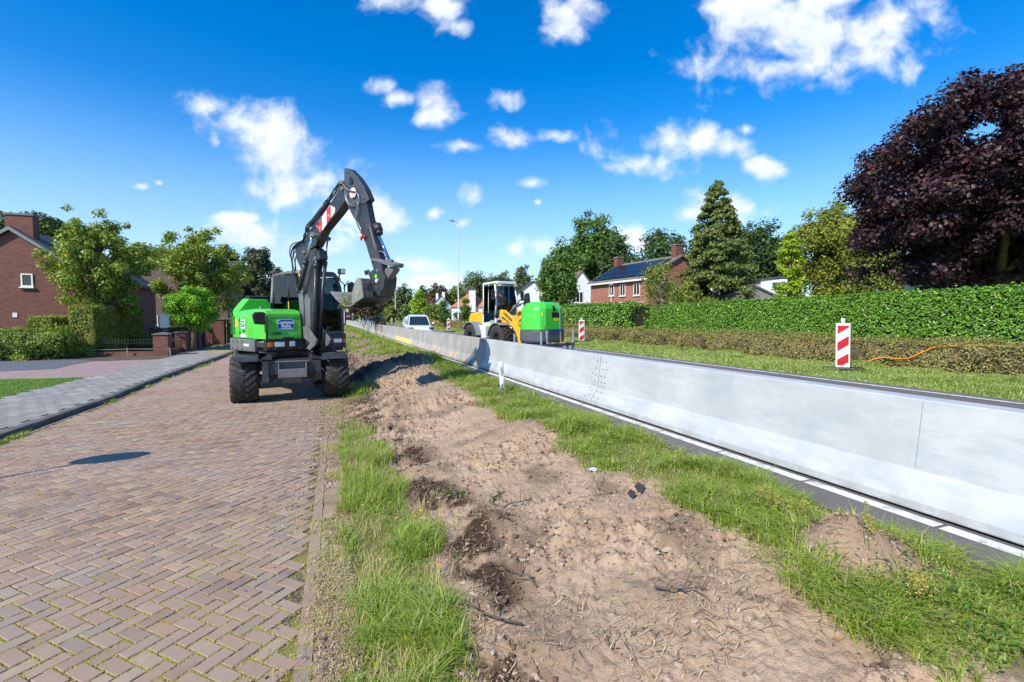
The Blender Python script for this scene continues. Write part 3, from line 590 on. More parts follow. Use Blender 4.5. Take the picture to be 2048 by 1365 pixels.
def seg(y0, y1, m, label, grp, bolts=False, first=None):
    b = MB(); L = (y1 - y0); e = .012
    b.prism([(x, z) for x, z in PROF], e, L - e, 'y'); b.box(.08, .52, e + .3, L - e - .3, -.0, .03)
    o = obj('barrier_segment', b, m, None, .012); o.location = (rx(4.17, y0), y0, .505); o.rotation_euler = (0, 0, rotz_road())
    tag(o, label, 'barrier', grp)
    if bolts:
        # round bolt heads either side of the joint at the near end of this piece and the far end of the previous one
        def face(z): return np.interp(z, [.09, .30, .85], [0, .13, .2])
        for side, zz in ((.09, (.74, .62, .50, .40, .33)), (.2, (.78, .52, .44)), (.1, (.24, .16)), (.2, (.27, .13))):
            for z in zz:
                x = float(face(z)); c = MB(); c.cyl((x - .008, side, z), (x + .004, side, z), .009, 8); obj('bolt', c, M_hole, o)
    return o
seg(-5.4, .85, M_galv, 'galvanised barrier piece running out of the picture at the lower right', 'galvanised barrier pieces')
s1 = seg(.85, 7.15, M_galv, 'long pale galvanised barrier piece nearest the camera, right of the bolted joint', 'galvanised barrier pieces')
for yy_ in (1.55,):
    c = MB(); c.prism([(.131, .31), (.197, .835), (.205, .835), (.14, .31)], yy_, yy_ + .005, 'y'); obj('weld_seam', c, simple('seam', (.24, .26, .27), .6), s1)
s2 = seg(7.15, 13.42, M_galv, 'pale galvanised barrier piece behind the white marker post, with bolted near end', 'galvanised barrier pieces', True)
for side in (-.09, -.2):
    for z in (.74, .62, .50, .40, .33, .24, .15):
        x = float(np.interp(z, [.09, .30, .85], [0, .13, .2])); c = MB(); y = 6.3 + side - (.03 if z in (.62, .4) else 0); c.cyl((x - .008, y, z), (x + .004, y, z), .009, 8); obj('bolt', c, M_hole, s1)
y = 13.42; k = 0
while y < 165:
    mm = M_con[1] if k in (0, 1) else M_con[2] if k == 2 else M_con[1] if k in (4, 7) else M_con[0]
    lb = {0: 'weathered concrete barrier piece with orange scuffs, first one after the galvanised steel', 1: 'weathered concrete barrier piece with orange scuffs on its foot, second after the galvanised steel', 2: 'concrete barrier piece with yellow painted foot'}.get(k, 'plain grey concrete barrier piece in the distant part of the row')
    seg(y, y + 6.2, mm, lb, 'concrete barrier pieces'); y += 6.2; k += 1
# ================================================================== LEAVES
def leaves(P, N, size, aspect, m, name, parent=None, fold=.18):
    n = len(P); N = N / np.maximum(1e-6, np.linalg.norm(N, axis=1))[:, None]
    r = rng.normal(size=(n, 3)); T = r - (r * N).sum(1)[:, None] * N; T /= np.linalg.norm(T, axis=1)[:, None]; B = np.cross(N, T)
    s = (size * (.65 + .7 * rng.random(n)))[:, None] / 2
    a = P + T * s; b = P + B * s * aspect + N * s * fold; c = P - T * s; d = P - B * s * aspect + N * s * fold
    V = np.stack([a, b, c, d], 1).reshape(-1, 3); F = np.arange(4 * n).reshape(-1, 4); return obj(name, npmesh(name, V, F), m, parent)
def sph(n):
    v = rng.normal(size=(n, 3)); return v / np.linalg.norm(v, axis=1)[:, None]
GR = dict(dark=[(.018, .04, .010), (.03, .06, .015), (.045, .08, .02), (.06, .10, .025)], mid=[(.03, .07, .012), (.055, .11, .02), (.08, .14, .025), (.11, .17, .03)],
 olive=[(.06, .09, .015), (.10, .14, .025), (.15, .18, .03), (.22, .22, .04)], yel=[(.07, .10, .012), (.12, .155, .02), (.17, .19, .028), (.27, .24, .03)], lime=[(.09, .16, .01), (.16, .24, .015), (.22, .30, .02), (.28, .34, .03)],
 spruce=[(.04, .07, .015), (.07, .10, .02), (.10, .13, .03), (.15, .16, .04)], blue=[(.03, .05, .025), (.05, .07, .035), (.07, .09, .045), (.09, .10, .05)], pine=[(.035, .055, .02), (.05, .08, .03), (.08, .11, .04), (.11, .13, .05)],
 maple=[(.010, .006, .009), (.018, .009, .012), (.03, .013, .016), (.06, .02, .02), (.028, .02, .028)], copper=[(.05, .03, .02), (.09, .055, .035), (.12, .08, .05), (.14, .11, .06)], fresh=[(.05, .15, .008), (.09, .22, .01), (.14, .30, .015), (.2, .36, .02)],
 laurel=[(.035, .09, .008), (.06, .14, .012), (.09, .19, .018), (.12, .25, .02), (.18, .30, .04)], brownh=[(.12, .08, .035), (.2, .13, .05), (.28, .2, .09), (.13, .17, .03), (.32, .26, .13), (.18, .24, .05), (.24, .26, .07)],
 hornb=[(.07, .12, .015), (.13, .19, .025), (.2, .25, .035), (.28, .28, .06), (.26, .17, .06)], mapg=[(.06, .11, .015), (.10, .16, .02), (.15, .21, .03), (.22, .26, .045), (.30, .27, .05)])
for _k, _g in dict(maple=1.5, copper=1.3, brownh=1.6, laurel=1.55, spruce=1.5, blue=1.4).items(): GR[_k] = [tuple(min(.8, c * _g) for c in q) for q in GR[_k]]
for _k in ('dark', 'mid', 'olive', 'yel', 'lime', 'pine', 'fresh', 'hornb', 'mapg'): GR[_k] = [tuple(min(.8, c * 1.65) for c in q) for q in GR[_k]]
def LM(k, **kw):
    tr = dict(maple=.12, spruce=.15, pine=.15, blue=.15, laurel=.12, dark=.2).get(k, .3); return leafmat('leaf_' + k, GR[k], tr, .42 if k == 'laurel' else .5, dict(laurel=.05, maple=.035).get(k, .03))
M_bark = simple('bark', (.13, .10, .075), .95, 0, .35, 6, .8, 30); M_bark2 = simple('pale_bark', (.26, .23, .18), .9, 0, .3, 8, .7, 30)
def tree(name, label, base, top, cz, R, kind, n, leaf, shape='round', clump=.28, group=None, lob=.25, trunk_r=None, nclump=None, bark=None, seed=0, cat='tree', dens=.5):
    """base x,y,z; top height; crown centre height cz; R = (rx, ry, rz)"""
    bx, by, bz = map(float, base); root = empty(name, (bx, by, bz), 0, label, cat, group); R = np.array(R, float); rs = np.random.default_rng(seed + int(abs(bx * 13 + by * 7)))
    K = nclump or int(46 / max(.12, clump)); cc = rs.normal(size=(K, 3)); cc /= np.linalg.norm(cc, axis=1)[:, None]
    if shape == 'cone':
        h = rs.random(K) ** .8; ang = rs.random(K) * 6.28; rr = (1 - h) ** .68 * (.5 + .55 * rs.random(K)) + .02
        cc = np.stack([np.cos(ang) * rr * R[0], np.sin(ang) * rr * R[1], (h * 2 - 1) * R[2]], -1); cr = clump * R[0] * (.35 + .75 * (1 - h))
        cr = np.maximum(cr, .1 * R[0])
    elif shape == 'column':
        h = rs.random(K); ang = rs.random(K) * 6.28; rr = (.35 + .5 * rs.random(K)) * np.minimum(1, 1.6 * (1 - h) ** .5)
        cc = np.stack([np.cos(ang) * rr * R[0], np.sin(ang) * rr * R[1], (h * 2 - 1) * R[2]], -1); cr = np.full(K, clump * R[0] * 1.3)
    else:
        rad_ = (.35 + .65 * rs.random(K) ** .45) * (1 - lob + 2 * lob * rs.random(K)) * .86
        cc = cc * rad_[:, None]; cc[:, 2] = np.where(cc[:, 2] < -.55, -.55 - .3 * rs.random(K), cc[:, 2]); cc = cc * R; cr = clump * R.mean() * (.6 + .7 * rs.random(K))
    wgt = cr ** 2; wgt = wgt / wgt.sum(); k = rs.choice(K, n, p=wgt); d = sph(n); rr = (rng.random(n) ** dens)
    if shape == 'cone': d[:, 2] *= .45; out = cc[k] * [1, 1, 0]; out /= np.maximum(.01, np.linalg.norm(out, axis=1))[:, None]; d = d + out * .3 * rng.random((n, 1))
    else: d[:, 2] *= .8
    P = cc[k] + d * (cr[k] * rr)[:, None]
    if shape == 'cone': P[:, 2] -= np.linalg.norm(P[:, :2], axis=1) * .18
    N = d * .9 + sph(n) * .75 + np.array([0, 0, .45]); P = P + np.array([0, 0, cz - bz])
    leaves(P, N, np.full(n, leaf), .62, LM(kind), 'crown', root, .1)
    tb = MB(); tr = trunk_r or .035 * (top - bz) ; tr = max(.06, tr * .55); zc = cz - bz
    tb.tube([(0, 0, -.05), (tr * .15, 0, zc * .5), (0, tr * .2, zc), (0, 0, min(top - bz, zc + R[2] * .75))], [tr * 1.25, tr * .95, tr * .7, tr * .12], 8)
    if shape != 'cone':
        for i in rs.choice(K, min(K, 12), replace=False):
            e = cc[i] + [0, 0, zc]; s0 = (0, 0, max(.3 * zc, zc - R[2] * .85) * (.8 + .3 * rs.random())); mid = (e[0] * .45, e[1] * .45, s0[2] * .5 + e[2] * .5 - .05 * R[2]); tb.tube([s0, mid, tuple(e)], [tr * .5, tr * .32, tr * .08], 6)
    obj('trunk', tb, bark or M_bark, root); return root
def ptree(name, label, u, vt, vb, hw, depth, kind, n, leaf, gz=.66, shape='round', **kw):
    """u centre column, vt top row, vb bottom row of the crown, hw half width in pixels, all at a real depth in metres"""
    c = At(u, (vt + vb) / 2, depth); rr = hw * depth / FPX; rz_ = (vb - vt) / 2 * depth / FPX; bz = gz
    if shape != 'round' and vb > 560: pass
    return tree(name, label, (c[0], c[1], bz), c[2] + rz_, c[2], (rr, rr, rz_), kind, n, leaf, shape, **kw)
ptree('copper_maple', 'huge dark purple leaved maple tree above the laurel hedge at the right', 2008, 142, 600, 312, 16.5, 'maple', 115000, .15, clump=.125, lob=.13, nclump=480, trunk_r=.5, dens=.5)
ptree('yellowing_tree', 'dense yellow green tree with upright shoots left of the purple maple', 1672, 405, 612, 98, 30, 'yel', 30000, .17, clump=.22, lob=.16, nclump=170)
ptree('cypress', 'narrow lime green cypress beside the yellow green tree', 1580, 470, 610, 27, 28, 'lime', 7000, .15, shape='column', clump=.3, nclump=90)
ptree('garden_shrub', 'low olive shrub between the yellow green tree and the purple maple', 1775, 492, 640, 74, 27, 'olive', 13000, .15, clump=.25, cat='shrub')
ptree('spruce', 'tall pointed olive spruce right of the brick house with solar panels', 1432, 366, 640, 82, 40, 'spruce', 36000, .24, shape='cone', clump=.27, nclump=330)
ptree('oak', 'broad dark green oak right behind the tall spruce', 1492, 440, 615, 82, 56, 'dark', 15000, .38, clump=.24, lob=.2)
ptree('oak', 'dark green oak rising behind the solar roof', 1325, 455, 615, 72, 64, 'dark', 12000, .42, clump=.24, lob=.22)
ptree('oak', 'greyish green tree furthest right behind the small flat roofed building', 1560, 482, 612, 48, 66, 'pine', 9000, .42, clump=.24)
ptree('oak', 'tallest round tree standing behind the white gabled house', 1187, 432, 570, 52, 78, 'mid', 12000, .45, clump=.26, lob=.3)
ptree('oak', 'dark green tree between the tall round tree and the solar roof house', 1232, 466, 612, 36, 74, 'dark', 8000, .42, clump=.26, lob=.25)
ptree('oak', 'tree behind the green bonnet load, left shoulder of the tall group', 1128, 488, 612, 48, 76, 'mid', 10000, .42, clump=.26, lob=.25)
ptree('lime_tree', 'round leafy tree directly behind the green bonnet load', 1114, 508, 625, 43, 46, 'mid', 16000, .24, clump=.25, lob=.12)
ptree('hazel_bush', 'loose olive bush against the gable of the solar roof house', 1378, 566, 640, 28, 33, 'olive', 7000, .17, clump=.25)
ptree('scots_pine', 'pine with two feathery tops behind the loader cab roof', 1046, 530, 600, 17, 112, 'pine', 3200, .45, clump=.32, lob=.4)
ptree('scots_pine', 'dense pine left of the feathery pine behind the loader', 1000, 546, 600, 34, 118, 'pine', 4500, .5, clump=.28, lob=.3)
ptree('scots_pine', 'dense pine directly behind the big white chimney', 948, 545, 612, 32, 118, 'pine', 4500, .5, clump=.28, lob=.3)
ptree('beech', 'brownish purple beech behind the white house with two chimneys', 873, 567, 628, 25, 132, 'copper', 3600, .6, clump=.3)
ptree('poplar', 'bright yellow green young tree in the distance beyond the white car', 838, 578, 640, 16, 88, 'lime', 4200, .33, clump=.28, lob=.3)
ptree('apple_tree', 'small green garden tree between the white car and the columnar yews', 868, 607, 648, 20, 72, 'olive', 3500, .28, clump=.3)
for (u, h, kd) in ((888, 604, 'hornb'), (932, 600, 'hornb')):
    ptree('columnar_yew', 'trimmed columnar yew ' + ('left' if u < 900 else 'right') + ' of the street lamp in front of the orange roof', u, h, 645, 11, 60, 'mid', 3500, .17, shape='column', clump=.5, nclump=60)
for i, (u, vt, hw, d, k_) in enumerate([(655, 596, 40, 190, 'dark'), (700, 600, 26, 230, 'pine'), (728, 590, 24, 210, 'dark'), (757, 566, 22, 150, 'pine'), (783, 575, 20, 150, 'dark'), (808, 568, 22, 140, 'pine'), (845, 574, 18, 160, 'dark'), (905, 574, 20, 140, 'olive'), (922, 566, 18, 150, 'mid'),
        (975, 562, 25, 150, 'dark'), (1020, 560, 24, 150, 'mid'), (1075, 556, 24, 140, 'pine'), (615, 590, 35, 170, 'mid'), (560, 585, 40, 150, 'dark'), (820, 606, 16, 100, 'mid'), (780, 612, 12, 100, 'olive'), (590, 600, 30, 120, 'olive'), (725, 610, 20, 170, 'olive'), (1100, 560, 30, 120, 'dark'), (860, 590, 22, 170, 'olive')]):
    ptree('distant_tree', 'distant tree in the hazy green row along the horizon', u, vt, 645, hw, d, k_, 2600, .8 * d / 170 + .1, clump=.3, lob=.25, group='trees in the distant row')
# left side
ptree('sweet_gum', 'loose olive green tree in front of the brick gable at the left', 196, 414, 640, 84, 25.5, 'mapg', 23000, .15, gz=.08, clump=.17, lob=.34, nclump=190, trunk_r=.22)
ptree('sweet_gum', 'loose olive green tree left of the excavator engine cover', 402, 456, 630, 78, 31, 'mapg', 20000, .17, gz=.08, clump=.17, lob=.32, nclump=180, trunk_r=.22)
ptree('robinia', 'low round bright green tree over the brick pillar fence', 385, 568, 662, 50, 27, 'fresh', 17000, .11, gz=.08, clump=.24, lob=.12, nclump=120, trunk_r=.22)
ptree('dark_conifer', 'dark blue green conifer behind the excavator cab at the left', 522, 488, 640, 40, 52, 'blue', 15000, .26, gz=.08, shape='round', clump=.2, lob=.15, nclump=150)
ptree('garden_tree', 'olive tree between the two loose trees at the left', 290, 484, 610, 55, 44, 'olive', 13000, .27, gz=.08, clump=.22, lob=.2)
ptree('garden_tree', 'dark tree rising behind the left brick house chimney', 98, 424, 540, 62, 60, 'dark', 12000, .36, gz=.08, clump=.22, lob=.25)
ptree('garden_tree', 'dark tree at the left picture edge above the roof', 0, 418, 540, 55, 62, 'dark', 10000, .36, gz=.08, clump=.22, lob=.25)
ptree('garden_tree', 'dark tree beside the blue green conifer at the left', 462, 500, 640, 34, 58, 'dark', 9000, .32, gz=.08, clump=.24)
ptree('garden_tree', 'dark low tree behind the brown house beyond the fence', 350, 505, 640, 50, 80, 'dark', 8000, .45, gz=.08, clump=.24)
# ================================================================== HEDGES
M_hcore = simple('hedge_core', (.022, .03, .012), .95, 0, .5, 6, .8, 20)
M_hcoreb = simple('hedge_core_brown', (.13, .095, .055), .95, 0, .5, 6, .8, 20)
def hedge(name, label, A, B, wd, h, z0, kind, n, leaf, aspect=.5, wav=.06, cat='hedge', core=None, topslope=0, jit=.06, group=None):
    A = np.array(A, float); B = np.array(B, float); d = B - A; L = np.linalg.norm(d); ang = math.atan2(d[1], d[0]); root = empty(name, (A[0], A[1], z0), ang, label, cat, group)
    c = MB(); i_ = .1 * min(1, h)
    N_ = max(2, int(L / .5)); secs = []
    for k in range(N_ + 1):
        x = L * k / N_; x = min(max(x, i_), L - i_); hh = (h + topslope * x / L) - i_ * (1.1 + wav * 3); w_ = wd / 2 - i_ * (1.1 + wav * 3)
        secs.append([(x, -w_, 0), (x, -w_, hh - .05), (x, -w_ * .8, hh), (x, w_ * .8, hh), (x, w_, hh - .05), (x, w_, 0)])
    c.loft(secs, True, True); obj('branches', c, core or M_hcore, root)
    ar = np.array([L * h, L * h, L * wd, wd * h, wd * h]); f = rng.choice(5, n, p=ar / ar.sum()); a = rng.random(n); b = rng.random(n); hx = h + topslope * a
    P = np.zeros((n, 3)); Nn = np.zeros((n, 3)); j = -np.abs(rng.normal(0, jit, n)) + jit * .6
    for q_, (sx, sy) in enumerate(((0, -1), (0, 1))):
        k = f == q_; P[k] = np.stack([a[k] * L, sy * (wd / 2 + j[k]), b[k] * hx[k]], -1); Nn[k] = (0, sy, .5)
    k = f == 2; P[k] = np.stack([a[k] * L, (b[k] - .5) * wd, hx[k] + j[k] + np.abs(rng.normal(0, jit * .7, k.sum()))], -1); Nn[k] = (0, 0, 1)
    k = f == 3; P[k] = np.stack([-j[k], (a[k] - .5) * wd, b[k] * h], -1); Nn[k] = (-1, 0, .4)
    k = f == 4; P[k] = np.stack([L + j[k], (a[k] - .5) * wd, b[k] * (h + topslope)], -1); Nn[k] = (1, 0, .4)
    bulge = (fbm(P[:, 0] + 50, P[:, 2] + P[:, 1] + 20, 1.3, 4, 5) - .5) * wav * 4; P[:, :2] += Nn[:, :2] * bulge[:, None]; P[:, 2] += np.where(f == 2, bulge * .6, 0)
    P[:, 2] = np.maximum(P[:, 2], .02); leaves(P, Nn + sph(n) * .75, np.full(n, leaf), aspect, LM(kind), 'foliage', root, .3); return root
hb = lambda x0, y: (x0 + SK * y, y)
hedge('laurel_hedge', 'tall glossy laurel hedge behind the low brown hedge at the right', hb(16.0, .5), hb(16.2, 20.6), 1.5, 2.08, .66, 'laurel', 125000, .105, .42, .03, topslope=-.22, jit=.06)
hedge('laurel_hedge', 'lower leafy hedge in front of the solar roof house, beyond the pollarded tree', hb(16.3, 22.6), hb(16.6, 38), 1.5, 2.0, .66, 'laurel', 30000, .15, .5, .16, jit=.13)
hedge('low_brown_hedge', 'low browned hedge along the main road verge', hb(14.3, 3), hb(14.5, 44), .6, .72, .66, 'brownh', 120000, .05, .6, .2, core=M_hcoreb, jit=.06)
for i, (a_, b_) in enumerate(((44, 60), (60, 80))):
    hedge('low_brown_hedge', ('rusty brown clipped hedge near the street lamp', 'rusty brown clipped hedge furthest along the verge')[i], hb(14.5, a_ + .4), hb(14.5, b_), .7, .8, .66, 'brownh', 8000, .12, .6, .2, core=M_hcoreb)
hedge('garden_hedge', 'dark clipped hedge behind the white car in the distance', hb(19, 58), hb(19, 95), 1.2, 1.9, .66, 'dark', 9000, .22, .6, .1)
hedge('garden_hedge', 'clipped green hedge in front of the orange roofed house', hb(17, 46), hb(17, 58), 1.2, 1.5, .66, 'mid', 7000, .18, .6, .15)
hedge('block_hedge', 'big square clipped beech hedge block at the left', (-11.55, 28.9), (-11.35, 34.6), .95, 2.42, .08, 'hornb', 34000, .085, .62, .05)
hedge('block_hedge', 'square dark hedge block behind the mixed border at the far left', (-13.6, 29.9), (-13.4, 31.6), 1.0, 1.9, .08, 'hornb', 9000, .085, .62, .04)
hedge('block_hedge', 'narrow hedge block directly left of the big clipped hedge', (-13.2, 33.0), (-12.6, 34.0), 1.0, 2.1, .08, 'hornb', 6000, .085, .62, .04)
hedge('mixed_border', 'untidy mixed leafy border along the soil bed at the left', (-22, 27.2), (-11.8, 28.2), 1.1, 1.25, .08, 'mapg', 24000, .10, .65, .35, jit=.16)
hedge('box_hedge', 'long low dark box hedge behind the brick pillars', (-10.9, 36.5), (-8.4, 40.5), .8, 1.15, .08, 'dark', 8000, .07, .6, .03)
hedge('box_hedge', 'low yellow green box hedge behind the iron fence', (-10.8, 32.6), (-9.6, 34.4), .8, .75, .08, 'olive', 5000, .07, .6, .03)
hedge('cube_hedge', 'small clipped hedge cube by the front door of the grey house', (-12.6, 46), (-11.6, 46), .9, 2.2, .08, 'mid', 3500, .09, .6, .04)
ptree('flower_bush', 'rounded leafy garden bush at the far left edge', 15, 655, 712, 34, 24, 'mapg', 5000, .11, gz=.08, clump=.35, cat='bush')
# ================================================================== HOUSES
M_gl = simple('window_glass', (.02, .025, .03), .08, 0, .3, 1, spec=.9); M_wh = simple('white_paint', (.78, .78, .76), .45, 0, .05)
M_dtile = simple('dark_roof_tile', (.07, .07, .075), .7, 0, .35, 5); M_otile = simple('orange_roof_tile', (.52, .17, .07), .75, 0, .3, 5)
def tilemat(name, c1, c2):
    m, t, o = newmat(name); tc = t.new('ShaderNodeTexCoord').outputs['UV']; tc = t.new('ShaderNodeTexCoord').outputs['Object']
    s = t.new('ShaderNodeSeparateXYZ'); t.l.new(tc, s.inputs[0])
    a = t.math('ABSOLUTE', t.math('SINE', t.math('MULTIPLY', s.outputs[1], 14))); b = t.math('FRACT', t.math('MULTIPLY', s.outputs[2], 4.5))
    c = t.mix(t.noise(tc, 5, 6, .7), c1 + (1,), c2 + (1,)); c = t.mix(t.mapr(b, .0, .2, .6, 0), c, tuple(x * .35 for x in c1) + (1,)); c = t.mix(t.mapr(a, 0, .35, .5, 0), c, tuple(x * .4 for x in c1) + (1,))
    pbsdf(t, o, c, .75, 0, bump(t, t.math('ADD', a, b), .5, .04)); return m
M_dtile = tilemat('slate_tiles', (.06, .06, .065), (.13, .13, .135)); M_otile = tilemat('clay_tiles', (.42, .13, .05), (.62, .25, .11))
M_br_d = brickmat('dark_red_brick', (.15, .042, .028), (.23, .075, .05), (.22, .16, .13)); M_br_r = brickmat('red_brick', (.34, .11, .075), (.44, .16, .11), (.36, .25, .2)); M_br_b = brickmat('brown_brick', (.14, .085, .06), (.21, .135, .10), (.24, .2, .17))
M_rend = simple('white_render', (.72, .73, .74), .8, 0, .06, 2, .2, 40)
def house(name, label, org, rz, w_, L, eave, ridge, mw, mr, over=.3, chims=(), mch=None, hip=0, ridge_off=.5):
    """local x across the gable, y along the ridge; heights above org z"""
    r = empty(name, org, rz, label, 'house'); rx_ = w_ * ridge_off; b = MB()
    if hip: b.box(0, w_, 0, L, 0, eave)
    else: b.prism([(0, 0), (w_, 0), (w_, eave), (rx_, ridge - .08), (0, eave)], 0, L, 'y')
    obj('wall', b, mw, r); b = MB(); th = .16; sl = (ridge - eave) / rx_; sr = (ridge - eave) / (w_ - rx_)
    if hip:
        hy = hip; A = [(-over, -over, eave), (w_ + over, -over, eave), (w_ + over, L + over, eave), (-over, L + over, eave), (rx_, hy, ridge), (rx_, L - hy, ridge)]
        b.add(A, [(0, 1, 4), (1, 2, 5, 4), (2, 3, 5), (3, 0, 4, 5), (3, 2, 1, 0)])
    else:
        b.prism([(-over, eave - over * sl), (rx_, ridge), (rx_, ridge + th), (-over - .02, eave - over * sl + th)], -over * .6, L + over * .6, 'y'); b.prism([(w_ + over, eave - over * sr), (rx_, ridge), (rx_, ridge + th), (w_ + over + .02, eave - over * sr + th)], -over * .6, L + over * .6, 'y')
    rf = obj('roof', b, mr, r)
    for (cx, cy_, cw, cl, ct) in chims:
        c = MB(); c.box(cx, cx + cw, cy_, cy_ + cl, eave, ct); ch = obj('chimney', c, mch or mw, rf); c = MB(); c.box(cx - .05, cx + cw + .05, cy_ - .05, cy_ + cl + .05, ct, ct + .1); obj('chimney_cap', c, simple('cap', (.2, .19, .18), .9), rf)
    return r, rf
def window(r, plane, a0, a1, z0, z1, depth=.06, mull=1, sill=True, m=None, name='window'):
    """plane ('y', value) facing -y or ('x', value) facing -x; a = other horizontal coordinate"""
    ax, pv = plane; m = m or M_wh; f = .07
    def bx(b, u0, u1, w0, w1, d0, d1):
        if ax == 'y': b.box(u0, u1, pv - d1, pv - d0, w0, w1)
        else: b.box(pv - d1, pv - d0, u0, u1, w0, w1)
    b = MB(); bx(b, a0, a1, z1 - f, z1, -.02, depth); bx(b, a0, a1, z0, z0 + f, -.02, depth); bx(b, a0, a0 + f, z0 + f, z1 - f, -.02, depth); bx(b, a1 - f, a1, z0 + f, z1 - f, -.02, depth)
    for i in range(1, mull): x = a0 + (a1 - a0) * i / mull; bx(b, x - f / 2, x + f / 2, z0 + f, z1 - f, -.02, depth * .9)
    o = obj(name, b, m, r); g = MB(); bx(g, a0 + f, a1 - f, z0 + f, z1 - f, -.01, .02); obj('pane', g, M_gl, o)
    if sill: s_ = MB(); bx(s_, a0 - .06, a1 + .06, z0 - .07, z0 - .004, -.02, .13); obj('sill', s_, m, o)
    return o
# left brick house
r, rf = house('brick_house', 'dark red brick house with small gable window at the left edge', (-19.2, 32.6, .08), 0, 6.8, 9.5, 4.05, 6.5, M_br_d, M_dtile, .25, [(3.0, .35, 1.15, .6, 7.3), (3.1, 6.6, 1.1, .6, 7.35)])
a = PX(43, 574, (0, 32.6, 0), (0, 1, 0)); b_ = PX(66, 548, (0, 32.6, 0), (0, 1, 0)); window(r, ('y', 0), a[0] + 19.2, b_[0] + 19.2, a[2] - .08, b_[2] - .08, .05)
v = MB(); a = PX(26, 638, (0, 32.6, 0), (0, 1, 0)); b_ = PX(35, 629, (0, 32.6, 0), (0, 1, 0)); v.box(a[0] + 19.2, b_[0] + 19.2, -.03, .01, a[2], b_[2]); obj('vent_grille', v, M_wh, r)
g = MB(); g.prism([(-.32, 3.72), (3.4, 6.44), (7.12, 3.72), (7.12, 3.84), (3.4, 6.62), (-.32, 3.84)], -.2, -.14, 'y'); obj('verge_board', g, simple('grey_trim', (.25, .25, .25), .7), r)
# grey brown terrace behind the trees
r, rf = house('brown_house', 'grey brown brick house half hidden behind the left trees', (-16.5, 48.5, .08), 0, 7.5, 12, 5.2, 7.6, M_br_b, M_dtile, .3, [(3.2, 4, .8, .6, 8.4)])
for (u0_, u1_, v0, v1) in ((302, 316, 652, 632), (236, 246, 590, 570)):
    a = PX(u0_, v0, (0, 48.5, 0), (0, 1, 0)); b_ = PX(u1_, v1, (0, 48.5, 0), (0, 1, 0)); window(r, ('y', 0), a[0] + 16.5, b_[0] + 16.5, a[2] - .08, b_[2] - .08, .05)
d = MB(); a = PX(321, 660, (0, 48.5, 0), (0, 1, 0)); d.box(a[0] + 16.5, a[0] + 17.5, -.05, .02, 0, 2.2); dd = obj('door', d, simple('blue_door', (.12, .2, .3), .5), r); h_ = MB(); h_.box(a[0] + 17.3, a[0] + 17.36, -.11, -.05, 1, 1.15); obj('handle', h_, M_wh, dd)
p = MB(); p.cyl((5.9, -.08, 0), (5.9, -.08, 5.1), .05); obj('drainpipe', p, simple('zinc', (.3, .31, .32), .5), r)
r, rf = house('brown_house', 'brown brick house with garage door behind the excavator', (-16.0, 62, .08), 0, 9.5, 8, 4.6, 7.6, M_br_b, M_dtile, .3, [(4.4, 2, .8, .6, 8.3)])
a = PX(462, 592, (0, 62, 0), (0, 1, 0)); window(r, ('y', 0), a[0] + 16, a[0] + 17.0, a[2], a[2] + 1.1, .05)
a = PX(458, 650, (0, 62, 0), (0, 1, 0)); d = MB(); d.box(a[0] + 16, a[0] + 18.2, -.05, .02, 0, 2.6); obj('garage_door', d, simple('brown_wood', (.24, .12, .06), .6, 0, .3, 3), r)
# solar roof house
HO = (26.2, 36.2, .66); ha = rad(4.9); r, rf = house('brick_house', 'red brick house with solar panels on its roof across the road', HO, ha, 7.6, 9.0, 4.95, 6.95, M_br_r, simple('grey_tiles', (.2, .17, .14), .8, 0, .3, 6), .35, [(3.3, .15, .9, .6, 8.0), (2.9, 8.3, .8, .6, 7.7)], M_br_d)
sl = (6.95 - 4.95) / 3.8; cs = MB(); n_ = 0
Mr = Matrix.Translation((-.25, 0, 4.95 - .25 * sl + .2)) @ Matrix.Rotation(-math.atan(sl), 4, 'Y')
M_sol = simple('solar_glass', (.008, .012, .022), .3, 0, .2, 2, spec=.35)
for i in range(3):
    for j in range(7): cs = MB(); cs.box(.12 + i * 1.22, 1.28 + i * 1.22, .35 + j * 1.19, 1.5 + j * 1.19, .05, .09, Mr); obj('solar_panel', cs, M_sol, rf)
g = MB(); g.box(-.36, -.2, -.2, 9.2, 4.66, 4.82); obj('gutter', g, M_wh, r)
xd = np.array([math.cos(ha), math.sin(ha), 0]); yd = np.array([-math.sin(ha), math.cos(ha), 0])
for (u0_, u1_, v1, v0) in ((1228.4, 1218.7, 571, 592), (1251, 1240.5, 570, 592), (1279.8, 1267.7, 568, 591), (1228, 1219, 606, 622), (1250, 1238, 605, 622), (1284, 1262, 605, 622)):
    a = PX(u0_, v0, HO, xd) - HO; b_ = PX(u1_, v1, HO, xd) - HO; window(r, ('x', 0), a @ yd, b_ @ yd, a[2], b_[2], .05, 2)
for (u0_, u1_, v1, v0) in ((1345, 1352, 570, 592), (1338, 1350, 606, 624)):
    a = PX(u0_, v0, HO, yd) - HO; b_ = PX(u1_, v1, HO, yd) - HO; window(r, ('y', 0), a @ xd, b_ @ xd, a[2], b_[2], .05, 1)
# white gabled house
c_ = At(1158, 601, 62); r, rf = house('white_house', 'white house with steep pointed gable left of the solar roof house', (c_[0] - 2.6, c_[1], .66), rad(-14), 5.4, 9, 3.6, 7.2, M_rend, simple('thatch', (.2, .14, .1), .95, 0, .3, 8), .25)
window(r, ('y', 0), 1.5, 2.9, 3.2, 4.6, .05, 3); window(r, ('y', 0), 1.2, 2.2, .9, 2.4, .05, 2)
c_ = At(1046, 600, 66); r, rf = house('white_house', 'pale house with low gable right behind the loader cab', (c_[0] - 1.5, c_[1], .66), rad(-16), 5.6, 9, 4.1, 6.2, M_rend, M_dtile, .3); window(r, ('y', 0), 3.6, 4.4, 1.2, 2.6)
